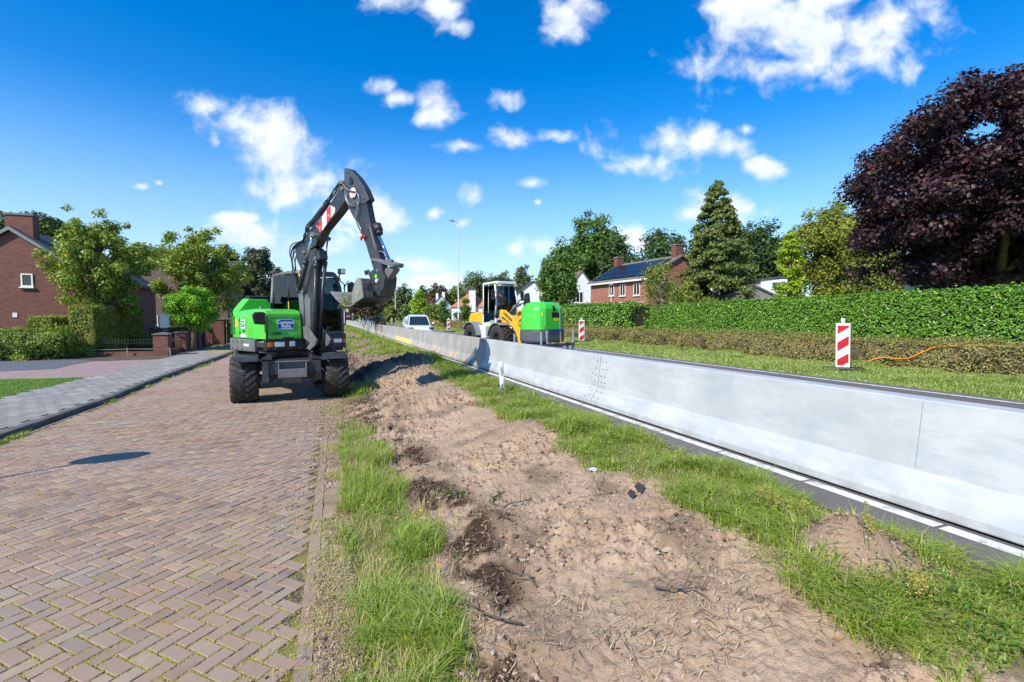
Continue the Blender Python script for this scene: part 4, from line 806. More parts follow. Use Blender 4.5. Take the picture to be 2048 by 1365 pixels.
# orange roof house with white chimney
c_ = At(903, 625, 74); r, rf = house('white_house', 'white house with orange hipped roof and big white chimney left of the loader', (c_[0], c_[1], .66), rad(-20), 5.6, 9, 2.9, 5.4, M_rend, M_otile, .2, hip=2.0)
for x_ in (.7, 1.6): window(r, ('y', 0), x_, x_ + .5, 1.0, 2.3, .05)
ch = MB(); ch.box(2.75, 3.75, -.55, .3, 0, 5.6); c2 = obj('chimney', ch, M_rend, r); ch = MB(); ch.prism([(2.6, 5.6), (3.9, 5.6), (3.6, 5.8), (3.25, 6.05), (2.9, 5.8)], -.7, .45, 'y'); obj('chimney_cap', ch, M_dtile, c2)
ch = MB(); ch.box(1.9, 2.3, 3, 3.5, 4.5, 6.0); obj('chimney', ch, M_br_d, rf)
c_ = At(864, 612, 118); r, rf = house('white_house', 'small distant pale house with two white chimneys', (c_[0], c_[1], .66), rad(-16), 4.6, 8, 4.2, 6.6, simple('pale_blue_render', (.45, .52, .62), .8), M_dtile, .3, [(.9, .6, .6, .6, 7.3), (2.4, .6, .7, .7, 7.6)], M_rend)
# white house behind the maple
r, rf = house('white_house', 'white house with orange tiled roof half hidden behind the purple maple', (24.5, 5, .66), 0, 8, 9.6, 3.15, 7.0, M_rend, M_otile, .3)
a = PX(1925, 550, (24.5, 0, 0), (1, 0, 0)); b_ = PX(1985, 530, (24.5, 0, 0), (1, 0, 0)); window(r, ('x', 0), b_[1] - 5, a[1] - 5, 1.6, 2.75, .05, 3, m=simple('dark_frame', (.07, .06, .06), .5))
d = MB(); a = PX(2060, 500, (24.5, 0, 0), (1, 0, 0)); b_ = PX(1990, 500, (24.5, 0, 0), (1, 0, 0)); d.box(.3, 3, a[1] - 5, b_[1] - 5, 3.0, 4.5); dm = obj('dormer', d, simple('oxblood', (.25, .05, .05), .6), r)
g = MB(); g.box(.27, .3, a[1] - 4.85, b_[1] - 5.15, 3.3, 4.3); obj('pane', g, M_gl, dm)
c_ = At(1537, 575, 48); r, rf = house('flat_roof_building', 'small white flat roofed building with wide window above the laurel hedge', (c_[0] - 1, c_[1], .66), rad(-25), 4, 5, 5.0, 5.25, M_rend, M_dtile, .2); window(r, ('y', 0), 1.0, 2.8, 4.2, 4.85, .05, 2)
c_ = At(1450, 598, 38); r, rf = house('shed', 'grey slate roofed shed showing above the laurel hedge', (c_[0], c_[1], .66), rad(-30), 4, 5, 2.8, 3.8, simple('grey_boards', (.2, .2, .2), .8), M_dtile, .2)
# ================================================================== EXCAVATOR
M_green = simple('green_paint', (.075, .58, .045), .32, 0, .06, 2, 0, 40, (.2, .3, .1), .4, coat=.3)
M_char = simple('charcoal_paint', (.030, .034, .040), .42, 0, .2, 3, .05, 60, (.16, .13, .10), .35)
M_gry = simple('grey_steel', (.14, .145, .15), .5, 0, .2, 4, .1, 60, (.22, .17, .12), .5)
M_blk = simple('black_plastic', (.018, .018, .02), .45, 0, .3, 5)
M_rub = simple('tyre_rubber', (.028, .027, .026), .78, 0, .3, 6, .3, 60, (.16, .125, .09), .75)
M_chr = simple('chrome_rod', (.75, .77, .8), .12, 1, .03); M_hose = simple('rubber_hose', (.015, .015, .017), .4); M_hoseg = simple('braided_hose', (.30, .31, .31), .4, .4)
M_cg = glassmat('cab_glass', (.78, .92, .86), .0); M_red = simple('red_paint', (.62, .03, .02), .4, 0, .08); M_whp = simple('white_reflective', (.80, .80, .80), .35, 0, .05)
M_org = simple('orange_lens', (.8, .16, .02), .2); M_lamp = simple('lamp_lens', (.65, .68, .72), .12, .3, .3, 30); M_blue = simple('sticker_blue', (.02, .07, .42), .35, 0, .03); M_yel = simple('yellow_paint', (.86, .46, .02), .4, 0, .06, 3, 0, 40, (.3, .2, .08), .3)
M_worn = simple('worn_steel', (.36, .33, .30), .5, .2, .25, 6, .15, 50, (.16, .10, .06), .7); M_bkt = simple('bucket_paint', (.04, .06, .07), .5, 0, .3, 5, .2, 50, (.27, .17, .09), .8)
BE = rad(30); S = np.array([-1.15, 14.3, 0.0]); fW = np.array([math.sin(BE), -math.cos(BE), 0]); lW = np.array([math.cos(BE), math.sin(BE), 0])
exc = empty('wheeled_excavator', S, BE - math.pi / 2, 'lime green and charcoal wheeled excavator lifting a bucket of soil beside the verge', 'excavator')
def toL(p): q = p - S; return np.array([q @ fW, q @ lW, q[2]])
def TB(u, v, left=0.0): p = PX(u, v, S + left * lW, lW); q = toL(p); return (float(q[0]), float(q[2]))      # (forward, up) on a plane parallel to the boom
def TF(u, v, fwd): p = PX(u, v, S + fwd * fW, fW); q = toL(p); return (float(q[1]), float(q[2]))
c1 = lambda x, y: (440 + x / 2.73, 320 + y / 2.73)
def B1(pts, left=0.0): return [TB(*c1(*p), left) for p in pts]
# ---- undercarriage (own heading, a child of the machine)
UA = rad(7); uo = np.array([-1.05, 12.82, 0]); fu = np.array([math.sin(UA), -math.cos(UA), 0]); lu = np.array([math.cos(UA), math.sin(UA), 0])
def UM(): 
    W = Matrix.Translation(Vector(uo)) @ Matrix.Rotation(UA - math.pi / 2, 4, 'Z'); return (Matrix.Translation(Vector(S)) @ Matrix.Rotation(BE - math.pi / 2, 4, 'Z')).inverted() @ W
UMx = UM()
def ub(name, mb, m, bev=.008, parent=None):
    if parent is not None: return obj(name, mb, m, parent, bev)
    o = obj(name, mb, m, exc, bev); o.matrix_local = UMx; return o
def tyre_mb(r=.54, w_=.56, n=22, lug=.034, rim=.27):
    b = MB(); h = w_ / 2
    b.lathe([(rim, -h * .78), (rim + .04, -h * .92), (r * .78, -h), (r * .93, -h * .95), (r - .012, -h * .72), (r, -h * .35), (r, h * .35), (r - .012, h * .72), (r * .93, h * .95), (r * .78, h), (rim + .04, h * .92), (rim, h * .78)], n=44)
    for s in (-1, 1):
        for k in range(n):
            a0 = 2 * math.pi * (k + (.5 if s > 0 else 0)) / n; secs = []
            for i in range(6):
                tq = i / 5; y = s * (.012 + tq * h * .98); a = a0 + tq * .38; rr = r - .02 * tq ** 3 - (.045 if i == 5 else 0); wA = .046 / r
                secs.append([(q * math.cos(a + da), y, q * math.sin(a + da)) for q, da in ((rr - .02, -wA), (rr + lug, -wA * .7), (rr + lug, wA * .7), (rr - .02, wA))])
            b.loft(secs, True, True, False)
    return b
def rim_mb(rim, w_, side=1):
    b = MB(); h = w_ / 2; b.lathe([(.0, h * .45 * side), (rim * .45, h * .45 * side), (rim * .5, h * .3 * side), (rim * .85, h * .25 * side), (rim * .95, h * .8 * side), (rim * 1.02, h * .82 * side), (rim * 1.0, 0), (rim * .9, -h * .5)], n=28)
    for k in range(10):
        a = k * .628; b.cyl((rim * .33 * math.cos(a), h * .42 * side, rim * .33 * math.sin(a)), (rim * .33 * math.cos(a), h * .56 * side, rim * .33 * math.sin(a)), .018, 6)
    return b
ty = npc = None
tm = tyre_mb(); tyre_obj = None
for (x, y) in ((0, -1.0), (0, 1.0), (-2.55, -1.0), (-2.55, 1.0)):
    if tyre_obj is None: o = obj('wheel', rim_mb(.28, .5, -1), M_gry, exc); tyre_obj = o; tyo = obj('tyre', tm, M_rub, o); o.matrix_local = UMx @ Matrix.Translation((x, y, .55))
    else:
        o = tyre_obj.copy(); link(o, exc); o.matrix_local = UMx @ Matrix.Translation((x, y, .55)) @ Matrix.Rotation(random.random(), 4, 'Y'); k = tyo.copy(); link(k, o)
b = MB(); 
for x in (0, -2.55): b.tube([(x, -.75, .55), (x, -.35, .56), (x, -.2, .56), (x, .2, .56), (x, .35, .56), (x, .75, .55)], [.10, .085, .17, .17, .085, .10], 14); b.box(x - .12, x + .2, -.22, .22, .42, .72)
ub('axle', b, M_gry)
b = MB(); b.box(-3.0, .38, -.42, .42, .68, .98); b.box(.30, .50, -.62, .62, .66, 1.0); b.box(-1.9, -.6, -.55, .55, .6, .9); b.cyl((-1.28, 0, .95), (-1.28, 0, 1.26), .55, 28)
for s in (-1, 1): b.box(.36, .56, s * .56 - .07, s * .56 + .07, .5, .98); b.box(-.2, .3, s * .45 - .05, s * .45 + .05, .45, .7); b.cyl((.48, s * .5, .46), (.48, s * .5, .66), .035, 10)
ub('chassis', b, M_char, .012)
b = MB(); b.box(.50, .53, -.3, .3, .62, .98); b.box(.53, .80, -.28, .28, .62, .645); b.box(.77, .80, -.28, .28, .645, .82); b.box(.5, .8, -.30, -.28, .62, .95); b.box(.5, .8, .28, .30, .62, .95); b.box(.52, .62, -.36, .36, .96, .985)
ub('front_step', b, M_gry, .006)
for s in (-1, 1):
    b = MB(); sc_ = lambda y: s * y
    pr = [(-.50, 1.10), (.46, 1.10), (.60, 1.04), (.62, 1.0), (.59, 1.0), (.45, 1.06), (-.50, 1.065)]
    ylo, yhi = (sc_(.70), sc_(1.2)) if s > 0 else (sc_(1.2), sc_(.70)); b.prism(pr, ylo, yhi, 'y'); yi = s * .72; b.prism([(min(yi, s * .42), 1.02), (max(yi, s * .42), 1.02), (max(yi, s * .42), .98 if s > 0 else 1.10), (min(yi, s * .42), 1.10 if s > 0 else .98)], -.3, .55, 'x')
    ub('mudguard', b, M_char, .006)
b = MB()
for s in (-1, 1): b.prism([(-3.1, 1.10), (-2.0, 1.10), (-1.95, 1.0), (-3.15, 1.0)], min(s * .74, s * 1.3), max(s * .74, s * 1.3), 'y')
b.box(-3.5, -3.05, -1.15, 1.15, .45, .95); ub('dozer_blade', b, M_char)
# ---- upper structure
b = MB(); b.prism([(-1.0, -1.05), (-.9, -1.15), (.85, -1.2), (.98, -1.1), (.98, -.1), (.75, .2), (.95, .3), (.95, .98), (-.9, 1.1), (-1.0, 1.0)], 1.26, 1.42, 'z')
b.prism([(-.9, -1.0), (.8, -1.05), (.8, .95), (-.85, 1.0)], 1.14, 1.26, 'z'); obj('turntable', b, M_char, exc, .02)
b = MB()   # counterweight skirt
b.prism([(-1.12, -.85), (-1.05, -1.05), (-.8, -1.25), (.70, -1.25), (.70, -1.16), (-.7, -1.14), (-.95, -.85), (-1.02, 0), (-.95, .85), (-.7, 1.1), (.2, 1.12), (.2, 1.2), (-.8, 1.2), (-1.05, 1.05), (-1.12, .85), (-1.22, 0)], 1.15, 1.46, 'z'); obj('counterweight', b, M_gry, exc, .03)
# engine cover: rear high block, front lower block with sloping top
def shell(secs): b = MB(); b.loft(secs, True, True, False); return b
def ring(x, yo, yi, z0, z1, ch, tl=0):      # chamfered cross-section at forward = x
    return [(x, yo, z0), (x, yo, z1 - ch), (x, yo + ch * .8, z1), (x, yi - ch * .3, z1), (x, yi, z1 - ch * .5), (x, yi, z0)]
b = MB(); b.loft([ring(-1.02, -.95, .95, 1.47, 2.28, .22), ring(-.88, -1.14, 1.1, 1.47, 2.38, .25), ring(-.83, -1.15, 1.1, 1.47, 2.40, .25)], True, True, False); b.loft([ring(-.828, -1.16, -.3, 1.47, 2.42, .28), ring(-.7, -1.18, -.3, 1.47, 2.5, .3), ring(-.5, -1.12, -.3, 1.47, 2.48, .3)], True, True, False); ec = obj('engine_cover', b, M_green, exc, .03, seg=3)
b = MB(); b.loft([ring(-.72, -1.2, -.16, 1.47, 2.06, .15), ring(-.5, -1.22, -.15, 1.47, 2.17, .17), ring(.60, -1.22, -.18, 1.47, 2.21, .10), ring(.92, -1.15, -.2, 1.47, 2.16, .10), ring(1.0, -1.13, -.22, 1.47, 2.07, .10), ring(1.08, -1.12, -.25, 1.47, 1.55, .03)], True, True, False); fc = obj('tank_cover', b, M_green, exc, .035, seg=3)
b = MB(); b.prism([(-.86, 2.44), (-.52, 2.44), (-.52, 2.56), (-.78, 2.58)], -.85, -.35, 'y'); b2 = obj('air_intake', b, M_blk, ec, .01)
b = MB(); b.cyl((-.05, -.75, 2.17), (-.05, -.75, 2.27), .045, 12); b.cyl((-.05, -.75, 2.18), (-.05, -.75, 2.2), .075, 12); obj('filler_cap', b, M_gry, fc)
M_vent = simple('vent_dark_green', (.018, .16, .015), .6)
for i in range(5):
    g = MB()
    for j in range(5): g.box(-.87, -.74, -1.2, -1.13, 1.57 + i * .115 + j * .019, 1.58 + i * .115 + j * .019)
    g.box(-.865, -.745, -1.19, -1.12, 1.56 + i * .115, 1.66 + i * .115); obj('vent_grille', g, M_vent, ec)
for i in range(4):
    g = MB(); g.box(-.66, -.52, -1.228, -1.2, 1.56 + i * .12, 1.66 + i * .12); obj('vent_grille', g, M_vent, fc)
b = MB(); b.box(-.2, -.192, -1.225, -1.21, 1.5, 2.02); b.box(-.7, .6, -1.225, -1.21, 1.474, 1.482); obj('panel_gap', b, M_blk, fc)
b = MB(); b.prism([(-.47, 1.74), (-.3, 1.74), (-.3, 1.94), (-.47, 1.94)], -1.228, -1.215, 'y'); obj('warning_sticker', b, simple('sticker_yellow', (.85, .45, .01), .4), fc)
b = MB(); b.box(-.12, .13, -1.228, -1.215, 1.72, 1.94); st = obj('white_sticker', b, M_whp, fc); b = MB(); b.box(-.10, .11, -1.231, -1.227, 1.76, 1.85); b.box(-.10, .11, -1.231, -1.227, 1.88, 1.91); obj('blue_mark', b, M_blue, st); b = MB(); b.box(-.03, .05, -1.234, -1.230, 1.79, 1.83); obj('white_mark', b, M_whp, st)
b = MB(); b.box(-.14, .2, -1.228, -1.215, 1.50, 1.58); obj('white_sticker', b, M_whp, fc)
b = MB(); b.box(.1, .4, -1.256, -1.245, 1.28, 1.34); obj('white_sticker', b, M_whp, exc)
# front lettering: the cover front leans back a little
FM = frame((1.052, -.66, 1.84), (0, 1, 0), (-.13, 0, 1))
b = MB(); q = .19; pts = []
for (cx, cz) in ((q, .125), (-q, .125), (-q, -.125), (q, -.125)):
    for k in range(4):
        a = {(1, 1): 0, (-1, 1): 90, (-1, -1): 180, (1, -1): 270}[(int(np.sign(cx)), int(np.sign(cz)))] + k * 30; pts.append((cx + .045 * math.cos(rad(a)) - .045 * np.sign(cx), cz + .045 * math.sin(rad(a)) - .045 * np.sign(cz)))
b.prism(pts, .004, .010, 'z'); pl = obj('name_plate', b, M_blue, exc); pl.matrix_local = FM @ Matrix.Translation((.03, -.02, -.012))
b = MB(); b.prism([(x * 1.06, y * 1.09) for x, y in pts], .0, .006, 'z'); o = obj('white_border', b, M_whp, pl)
text('lettering', 'Compact', .115, M_whp, pl, Matrix.Translation((0, .055, .011)), .001, bold=.003); text('lettering', 'Rent', .12, M_whp, pl, Matrix.Translation((0, -.035, .011)), .001, bold=.003)
b = MB(); b.prism([(-.17, -.113), (.17, -.113), (.16, -.083), (-.16, -.083)], .010, .012, 'z'); obj('web_address_strip', b, simple('pale_blue', (.5, .58, .75), .4), pl)
text('fleet_number', '1564', .11, M_blk, exc, FM @ Matrix.Translation((-.22, -.24, .004)), .001, bold=.002)
b = MB(); b.box(.30, .305, -.46, -.1, .001, .006); b.box(.30, .42, -.105, -.1, .001, .006); b.box(-.44, .44, .236, .24, -.01, .004); o = obj('panel_gap', b, M_blk, exc); o.matrix_local = FM
b = MB(); b.prism([(-.06, -.37), (.20, -.37), (.20, -.335), (-.06, -.335)], .003, .006, 'z'); o = obj('black_label', b, M_blk, exc); o.matrix_local = FM
# bottom front: light bar left and right
b = MB(); b.box(.90, 1.12, -1.14, -.05, 1.42, 1.465); b.box(.88, 1.10, -1.12, -.1, 1.20, 1.42); obj('front_bumper', b, M_blk, exc, .01)
for (y0, y1, m, nm) in ((-1.10, -.98, M_org, 'indicator_lamp'), (-.95, -.70, M_lamp, 'headlight'), (-.58, -.44, M_whp, 'reflector')): b = MB(); b.box(1.10, 1.125, y0, y1, 1.28, 1.40); obj(nm, b, m, exc, .008)
for (y0, y1, m, nm) in ((.90, .97, M_org, 'indicator_lamp'), (.62, .86, M_lamp, 'headlight')): b = MB(); b.box(1.06, 1.085, y0, y1, 1.32, 1.43); obj(nm, b, m, exc, .008)
b = MB(); b.box(.3, 1.07, .25, 1.0, 1.18, 1.56); b.box(.3, 1.0, .25, .95, 1.1, 1.18); obj('cab_base', b, M_char, exc, .02)
for z in (1.58, 1.9): b = MB(); b.box(-.21, -.16, -1.236, -1.222, z, z + .05); obj('hinge', b, M_blk, fc)
b = MB(); b.box(.02, .10, -1.24, -1.222, 1.64, 1.68); obj('door_handle', b, M_blk, fc)
for (x, z) in ((-.6, 1.2), (-.3, 1.2), (.0, 1.2), (-.6, 1.38), (-.3, 1.38), (.0, 1.38)): b = MB(); b.cyl((x, -1.262, z), (x, -1.248, z), .018, 8); obj('bolt', b, M_blk, exc)
for y in (-.95, -.6, -.3): b = MB(); b.cyl((1.118, y, 1.24), (1.135, y, 1.24), .015, 8); obj('bolt', b, M_gry, exc)
b = MB(); b.box(1.12, 1.3, .55, .9, 1.05, 1.08); b.tube([(1.1, .55, 1.3), (1.28, .55, 1.08)], .015, 6); b.tube([(1.1, .9, 1.3), (1.28, .9, 1.08)], .015, 6); obj('cab_step', b, M_gry, exc)
# ---- cab
def TFp(pts, fwd): return [TF(u, v, fwd) for u, v in pts]
cabx0, cabx1 = -.8, .98; cy0, cy1 = -.14, .93
def bar(b, p, q, r=.04): b.cyl(p, q, r, 8)
b = MB()
fr = [(.98, 1.58), (1.0, 2.2), (.78, 3.12)]; rr_ = [(cabx0, 1.58), (cabx0 - .02, 2.3), (cabx0 + .02, 3.12)]
for y in (cy0, cy1):
    yi = y + (.05 if y == cy0 else -.05)
    b.tube([(fr[0][0], y, fr[0][1]), (fr[1][0], y, fr[1][1]), (.92, (y * 3 + yi) / 4, 2.8), (fr[2][0], yi, fr[2][1])], .05, 8); b.tube([(rr_[0][0], y, rr_[0][1]), (rr_[1][0], y, rr_[1][1]), (rr_[2][0], yi, rr_[2][1])], .055, 8)
    b.tube([(fr[2][0] - .02, yi, 3.15), (.1, yi, 3.19), (rr_[2][0], yi, 3.15)], .05, 8)
b.tube([(.9, cy0, 3.02), (.78, cy0 + .1, 3.15), (.78, cy1 - .1, 3.15), (.9, cy1, 3.02)], .05, 8)
b.tube([(.98, cy0, 1.58), (.98, cy1, 1.58)], .06, 8); b.box(cabx0, .95, cy0, cy1, 1.5, 1.60)
obj('cab_frame', b, M_gry, exc)
b = MB(); b.loft([[(x, y0, z) for (y0, z) in ((cy0 + .03, 3.17), (cy0 + .09, 3.23), (cy1 - .09, 3.23), (cy1 - .03, 3.17))] for x in (cabx0 + .02, cabx0 + .12, .68, .80)], True, True, False); obj('cab_roof', b, M_char, exc, .02)
b = MB(); b.prism([(cabx0, 1.58), (.98, 1.58), (.99, 2.05), (.99, 2.10), (cabx0 - .02, 2.16)], cy0 - .02, cy0 + .02, 'y'); obj('cab_side_panel', b, M_gry, exc, .008)
b = MB(); b.prism([(cabx0 + .03, 2.16), (.95, 2.12), (.92, 2.6), (.76, 3.10), (cabx0 + .04, 3.12)], cy0 + .015, cy0 + .021, 'y'); obj('side_window', b, M_cg, exc)
b = MB(); b.prism([(cabx0 + .03, 1.62), (.94, 1.62), (.95, 2.2), (.92, 2.6), (.76, 3.10), (cabx0 + .04, 3.12)], cy1 - .021, cy1 - .015, 'y'); obj('door_window', b, M_cg, exc)
b = MB(); b.add([(.985, cy0 + .05, 1.62), (.985, cy1 - .05, 1.62), (.995, cy1 - .05, 2.2), (.92, cy1 - .06, 2.78), (.79, cy1 - .1, 3.12), (.79, cy0 + .1, 3.12), (.92, cy0 + .06, 2.78), (.995, cy0 + .05, 2.2)], [(0, 1, 2, 7), (7, 2, 3, 6), (6, 3, 4, 5)]); obj('windscreen', b, M_cg, exc)
b = MB(); b.add([(cabx0 - .01, cy0 + .05, 2.2), (cabx0 - .01, cy1 - .05, 2.2), (cabx0 + .02, cy1 - .08, 3.12), (cabx0 + .02, cy0 + .08, 3.12)], [(0, 1, 2, 3)]); obj('rear_window', b, M_cg, exc)
b = MB(); b.tube([(.18, cy0 + .0, 2.14), (.15, cy0 + .02, 3.12)], .018, 6); obj('window_bar', b, M_blk, exc)
b = MB(); b.box(.20, .24, cy0 - .025, cy0 - .01, 2.22, 2.42); obj('yellow_tag', b, M_yel, exc)
b = MB(); b.box(-.35, .1, .2, .66, 1.9, 2.05); b.prism([(-.42, 2.0), (-.28, 2.0), (-.38, 2.7), (-.5, 2.7)], .22, .64, 'y'); b.box(-.25, .0, .3, .6, 1.6, 1.9); obj('driver_seat', b, M_blk, exc, .03)
b = MB(); b.tube([(.80, cy1 - .0, 3.02), (.86, cy1 + .06, 3.23)], .02, 8); b.box(.84, .98, cy1 - .02, cy1 + .14, 3.18, 3.32); wl = obj('work_lamp', b, M_blk, exc, .02); b = MB(); b.box(.975, .99, cy1 + .0, cy1 + .12, 3.20, 3.30); obj('lens', b, M_lamp, wl)
b = MB(); b.tube([(.98, cy1 + .03, 1.75), (1.03, cy1 + .08, 1.85), (1.0, cy1 + .08, 2.9), (.85, cy1 + .04, 3.0)], .018, 8); b.tube([(.93, cy1 + .1, 2.78), (.95, cy1 + .22, 3.0), (.95, cy1 + .34, 2.98), (.95, cy1 + .36, 2.7)], .014, 6); hr = obj('handrail', b, M_blk, exc)
b = MB(); b.prism([(cy1 + .20, 2.58), (cy1 + .26, 2.52), (cy1 + .40, 2.54), (cy1 + .41, 2.9), (cy1 + .35, 2.98), (cy1 + .19, 2.94)], .94, 1.02, 'x'); obj('mirror', b, M_blk, exc, .025)
b = MB(); b.tube([(1.06, -1.10, 1.45), (1.12, -1.12, 1.7), (1.12, -1.12, 2.02), (1.06, -1.14, 2.1)], .022, 8); obj('mirror_bracket', b, M_blk, exc)
b = MB(); b.prism([(-1.38, 1.84), (-1.14, 1.82), (-1.12, 2.10), (-1.18, 2.13), (-1.38, 2.12), (-1.42, 2.05)], 1.02, 1.10, 'x'); obj('mirror', b, M_blk, exc, .03)
b = MB(); b.tube([(1.0, cy1 - .16, 2.25), (1.06, cy1 - .16, 2.3), (1.06, cy1 - .16, 2.52), (1.0, cy1 - .16, 2.56)], .012, 6); obj('grab_handle', b, M_blk, exc)
b = MB(); b.tube([(1.02, .7, 1.62), (1.05, .62, 1.72), (1.04, .5, 1.72)], .014, 6); b.box(1.03, 1.05, .42, .56, 1.68, 1.76); obj('wiper', b, M_blk, exc)
# ---- boom foot and swing bracket
b = MB(); b.cyl((1.12, .0, 1.25), (1.12, .0, 1.75), .13, 18); b.box(.80, 1.2, -.16, .16, 1.30, 1.42); b.box(.80, 1.2, -.16, .16, 1.60, 1.70)
obj('swing_post', b, M_char, exc, .012)
brp = [(485, 905), (440, 925), (440, 965), (470, 1000), (500, 1010), (485, 1040), (530, 1010), (560, 985), (530, 975), (505, 940)]
b = MB()
for s in (-.2, .16): b.prism([(TB(*c1(x, y), -.2)) for x, y in [(440, 915), (470, 905), (525, 985), (520, 1010), (490, 1040), (470, 1030), (490, 1000), (440, 960)]], s, s + .05, 'y')
obj('swing_bracket', b, M_gry, exc, .008)
# lower boom
W1 = .11
lb = B1([(430, 975), (555, 985), (563, 800), (560, 600), (556, 545), (520, 500), (505, 470), (430, 455), (412, 480), (418, 540), (462, 560), (455, 700), (425, 735)], -W1)
lb = B1([(448, 985), (505, 985), (510, 800), (505, 640), (520, 560), (545, 540), (540, 500), (505, 470), (430, 452), (408, 478), (418, 545), (438, 590), (440, 700), (430, 735)], -W1)
b = MB(); b.prism(lb, -W1, W1, 'y'); obj('lower_boom', b, M_char, exc, .012)
b = MB(); b.prism(B1([(428, 735), (470, 730), (492, 770), (494, 975), (455, 985), (440, 900)], -W1 - .02), -W1 - .02, -W1 + .004, 'y'); obj('boom_lit_side', b, M_gry, exc, .005)  # paler grey overlay: sunlight on the lower boom's side put into the colour
# upper boom
ubp = B1([(455, 455), (480, 392), (520, 345), (600, 240), (645, 170), (660, 145), (690, 140), (700, 175), (690, 215), (640, 285), (560, 385), (520, 470), (490, 490)], -.14)
b = MB(); b.prism(ubp, -.14, .08, 'y'); up_ = obj('upper_boom', b, M_char, exc, .01)
# warning stripes on the boom side
def quadp(pts, left, th, m, nm, par): b = MB(); b.prism(B1(pts, left), left - th, left, 'y'); return obj(nm, b, m, par)
quadp([(524, 362), (600, 248), (628, 262), (628, 285), (560, 385), (548, 395)], -.142, .003, M_whp, 'warning_board', up_)
quadp([(530, 352), (557, 318), (557, 389), (549, 394), (530, 372)], -.146, .003, M_red, 'red_stripe', up_); quadp([(582, 275), (605, 245), (605, 318), (582, 350)], -.146, .003, M_red, 'red_stripe', up_)
for (x, y) in ((544, 372), (594, 305)):
    f_, z_ = TB(*c1(x, y), -.15); text('lettering', 'N', .085, M_whp, up_, frame((f_, -.152, z_), (1, 0, 0.0), (0, 0, 1)), .001)
# stick
stp = [(677, 50), (688, 44), (706, 50), (745, 90), (785, 150), (806, 200), (812, 215), (798, 232), (815, 320), (838, 420), (862, 500), (888, 600), (890, 640), (872, 655), (850, 640), (828, 570), (795, 460), (740, 340), (690, 240), (678, 130)]
b = MB(); b.prism(B1(stp, -.13), -.13, .03, 'y'); stk = obj('stick', b, M_char, exc, .012)
q2 = [(678, 50), (688, 44), (706, 50), (745, 90), (785, 150), (806, 200), (812, 215), (785, 240), (740, 235), (692, 232), (678, 130)]
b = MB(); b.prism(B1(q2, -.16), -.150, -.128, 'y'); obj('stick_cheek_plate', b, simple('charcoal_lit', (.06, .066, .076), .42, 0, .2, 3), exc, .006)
b = MB(); f_, z_ = TB(*c1(712, 117), -.17); b.prism([(f_ - .05, z_ - .06), (f_ + .07, z_ - .06), (f_ + .07, z_ - .02), (f_ + .03, z_ + .09), (f_ - .03, z_ + .10)], -.172, -.163, 'y'); obj('lightening_hole', b, M_blk, exc)
f_, z_ = TB(*c1(726, 182), -.17)
b = MB(); b.cyl((f_, -.17, z_), (f_, -.176, z_), .12, 24); o = obj('round_emblem', b, M_whp, exc); b = MB(); b.prism([(f_ - .10, z_ + .02), (f_ + .09, z_ - .03), (f_ + .11, z_ + .02), (f_ - .08, z_ + .08)], -.180, -.1755, 'y'); b.prism([(f_ - .07, z_ - .09), (f_ + .07, z_ - .09), (f_ + .03, z_ - .115), (f_ - .03, z_ - .115)], -.180, -.1755, 'y'); obj('red_band', b, M_red, o)
for (x, y, r_) in ((690, 62, .03), (660, 155, .06), (780, 205, .03), (505, 410, .06), (855, 605, .05), (857, 655, .05), (448, 505, .05), (940, 572, .05), (826, 548, .035), (487, 985, .05)):
    f_, z_ = TB(*c1(x, y), -.18); b = MB(); b.cyl((f_, -.17, z_), (f_, .08, z_), r_ * .85, 16); b.cyl((f_, -.18, z_), (f_, -.168, z_), r_ * .5, 12); obj('pivot_pin', b, M_gry, exc)
def P3(x, y, left): f_, z_ = TB(*c1(x, y), left); return (f_, left, z_)
def ram(name, p, q, split, r, rod=M_chr, rr=.5):
    p = Vector(p); q = Vector(q); m_ = p.lerp(q, split); b = MB(); b.cyl(p, m_, r, 16); b.cyl(m_ - (q - p).normalized() * .09, m_ + (q - p).normalized() * .01, r * 1.15, 16); b.sphere(p, r * 1.05, 10, 6); o = obj(name, b, M_char, exc)
    b = MB(); b.cyl(m_, q, r * rr, 14); obj('rod', b, rod, o); b = MB(); b.cyl(q + Vector((0, -.05, 0)), q + Vector((0, .05, 0)), r * 1.0, 14); obj('rod_eye', b, M_gry, o); return o
ram('hydraulic_cylinder', P3(433, 705, -.27), P3(505, 412, -.27), .53, .062); ram('hydraulic_cylinder', P3(534, 985, .0), P3(588, 432, .14), .78, .046)
b = MB(); b.cyl(P3(505, 408, -.33), P3(598, 432, .2), .05, 14); obj('cross_pin', b, M_gry, exc)
ram('hydraulic_cylinder', P3(516, 975, -.1), P3(524, 540, -.1), .93, .052); ram('hydraulic_cylinder', P3(498, 352, -.02), P3(668, 128, -.02), .55, .065)
ram('hydraulic_cylinder', P3(786, 225, 0), P3(930, 560, 0), .53, .065, simple('blue_rod', (.10, .22, .55), .15, .6)); b = MB(); p = Vector(P3(866, 385, 0)); d_ = (Vector(P3(930, 560, 0)) - p).normalized(); b.cyl(p - d_ * .14, p + d_ * .02, .10, 6); b.cyl(p + d_ * .02, p + d_ * .1, .07, 12); obj('cylinder_gland', b, M_char, exc)
b = MB(); b.tube([P3(776, 215, -.03), P3(800, 290, -.10), P3(822, 380, -.12), P3(846, 470, -.12), P3(858, 515, -.12)], .018, 6); b.tube([P3(786, 215, .03), P3(812, 300, -.08), P3(836, 400, -.10), P3(862, 520, -.08)], .018, 6); obj('steel_pipe', b, M_gry, exc)
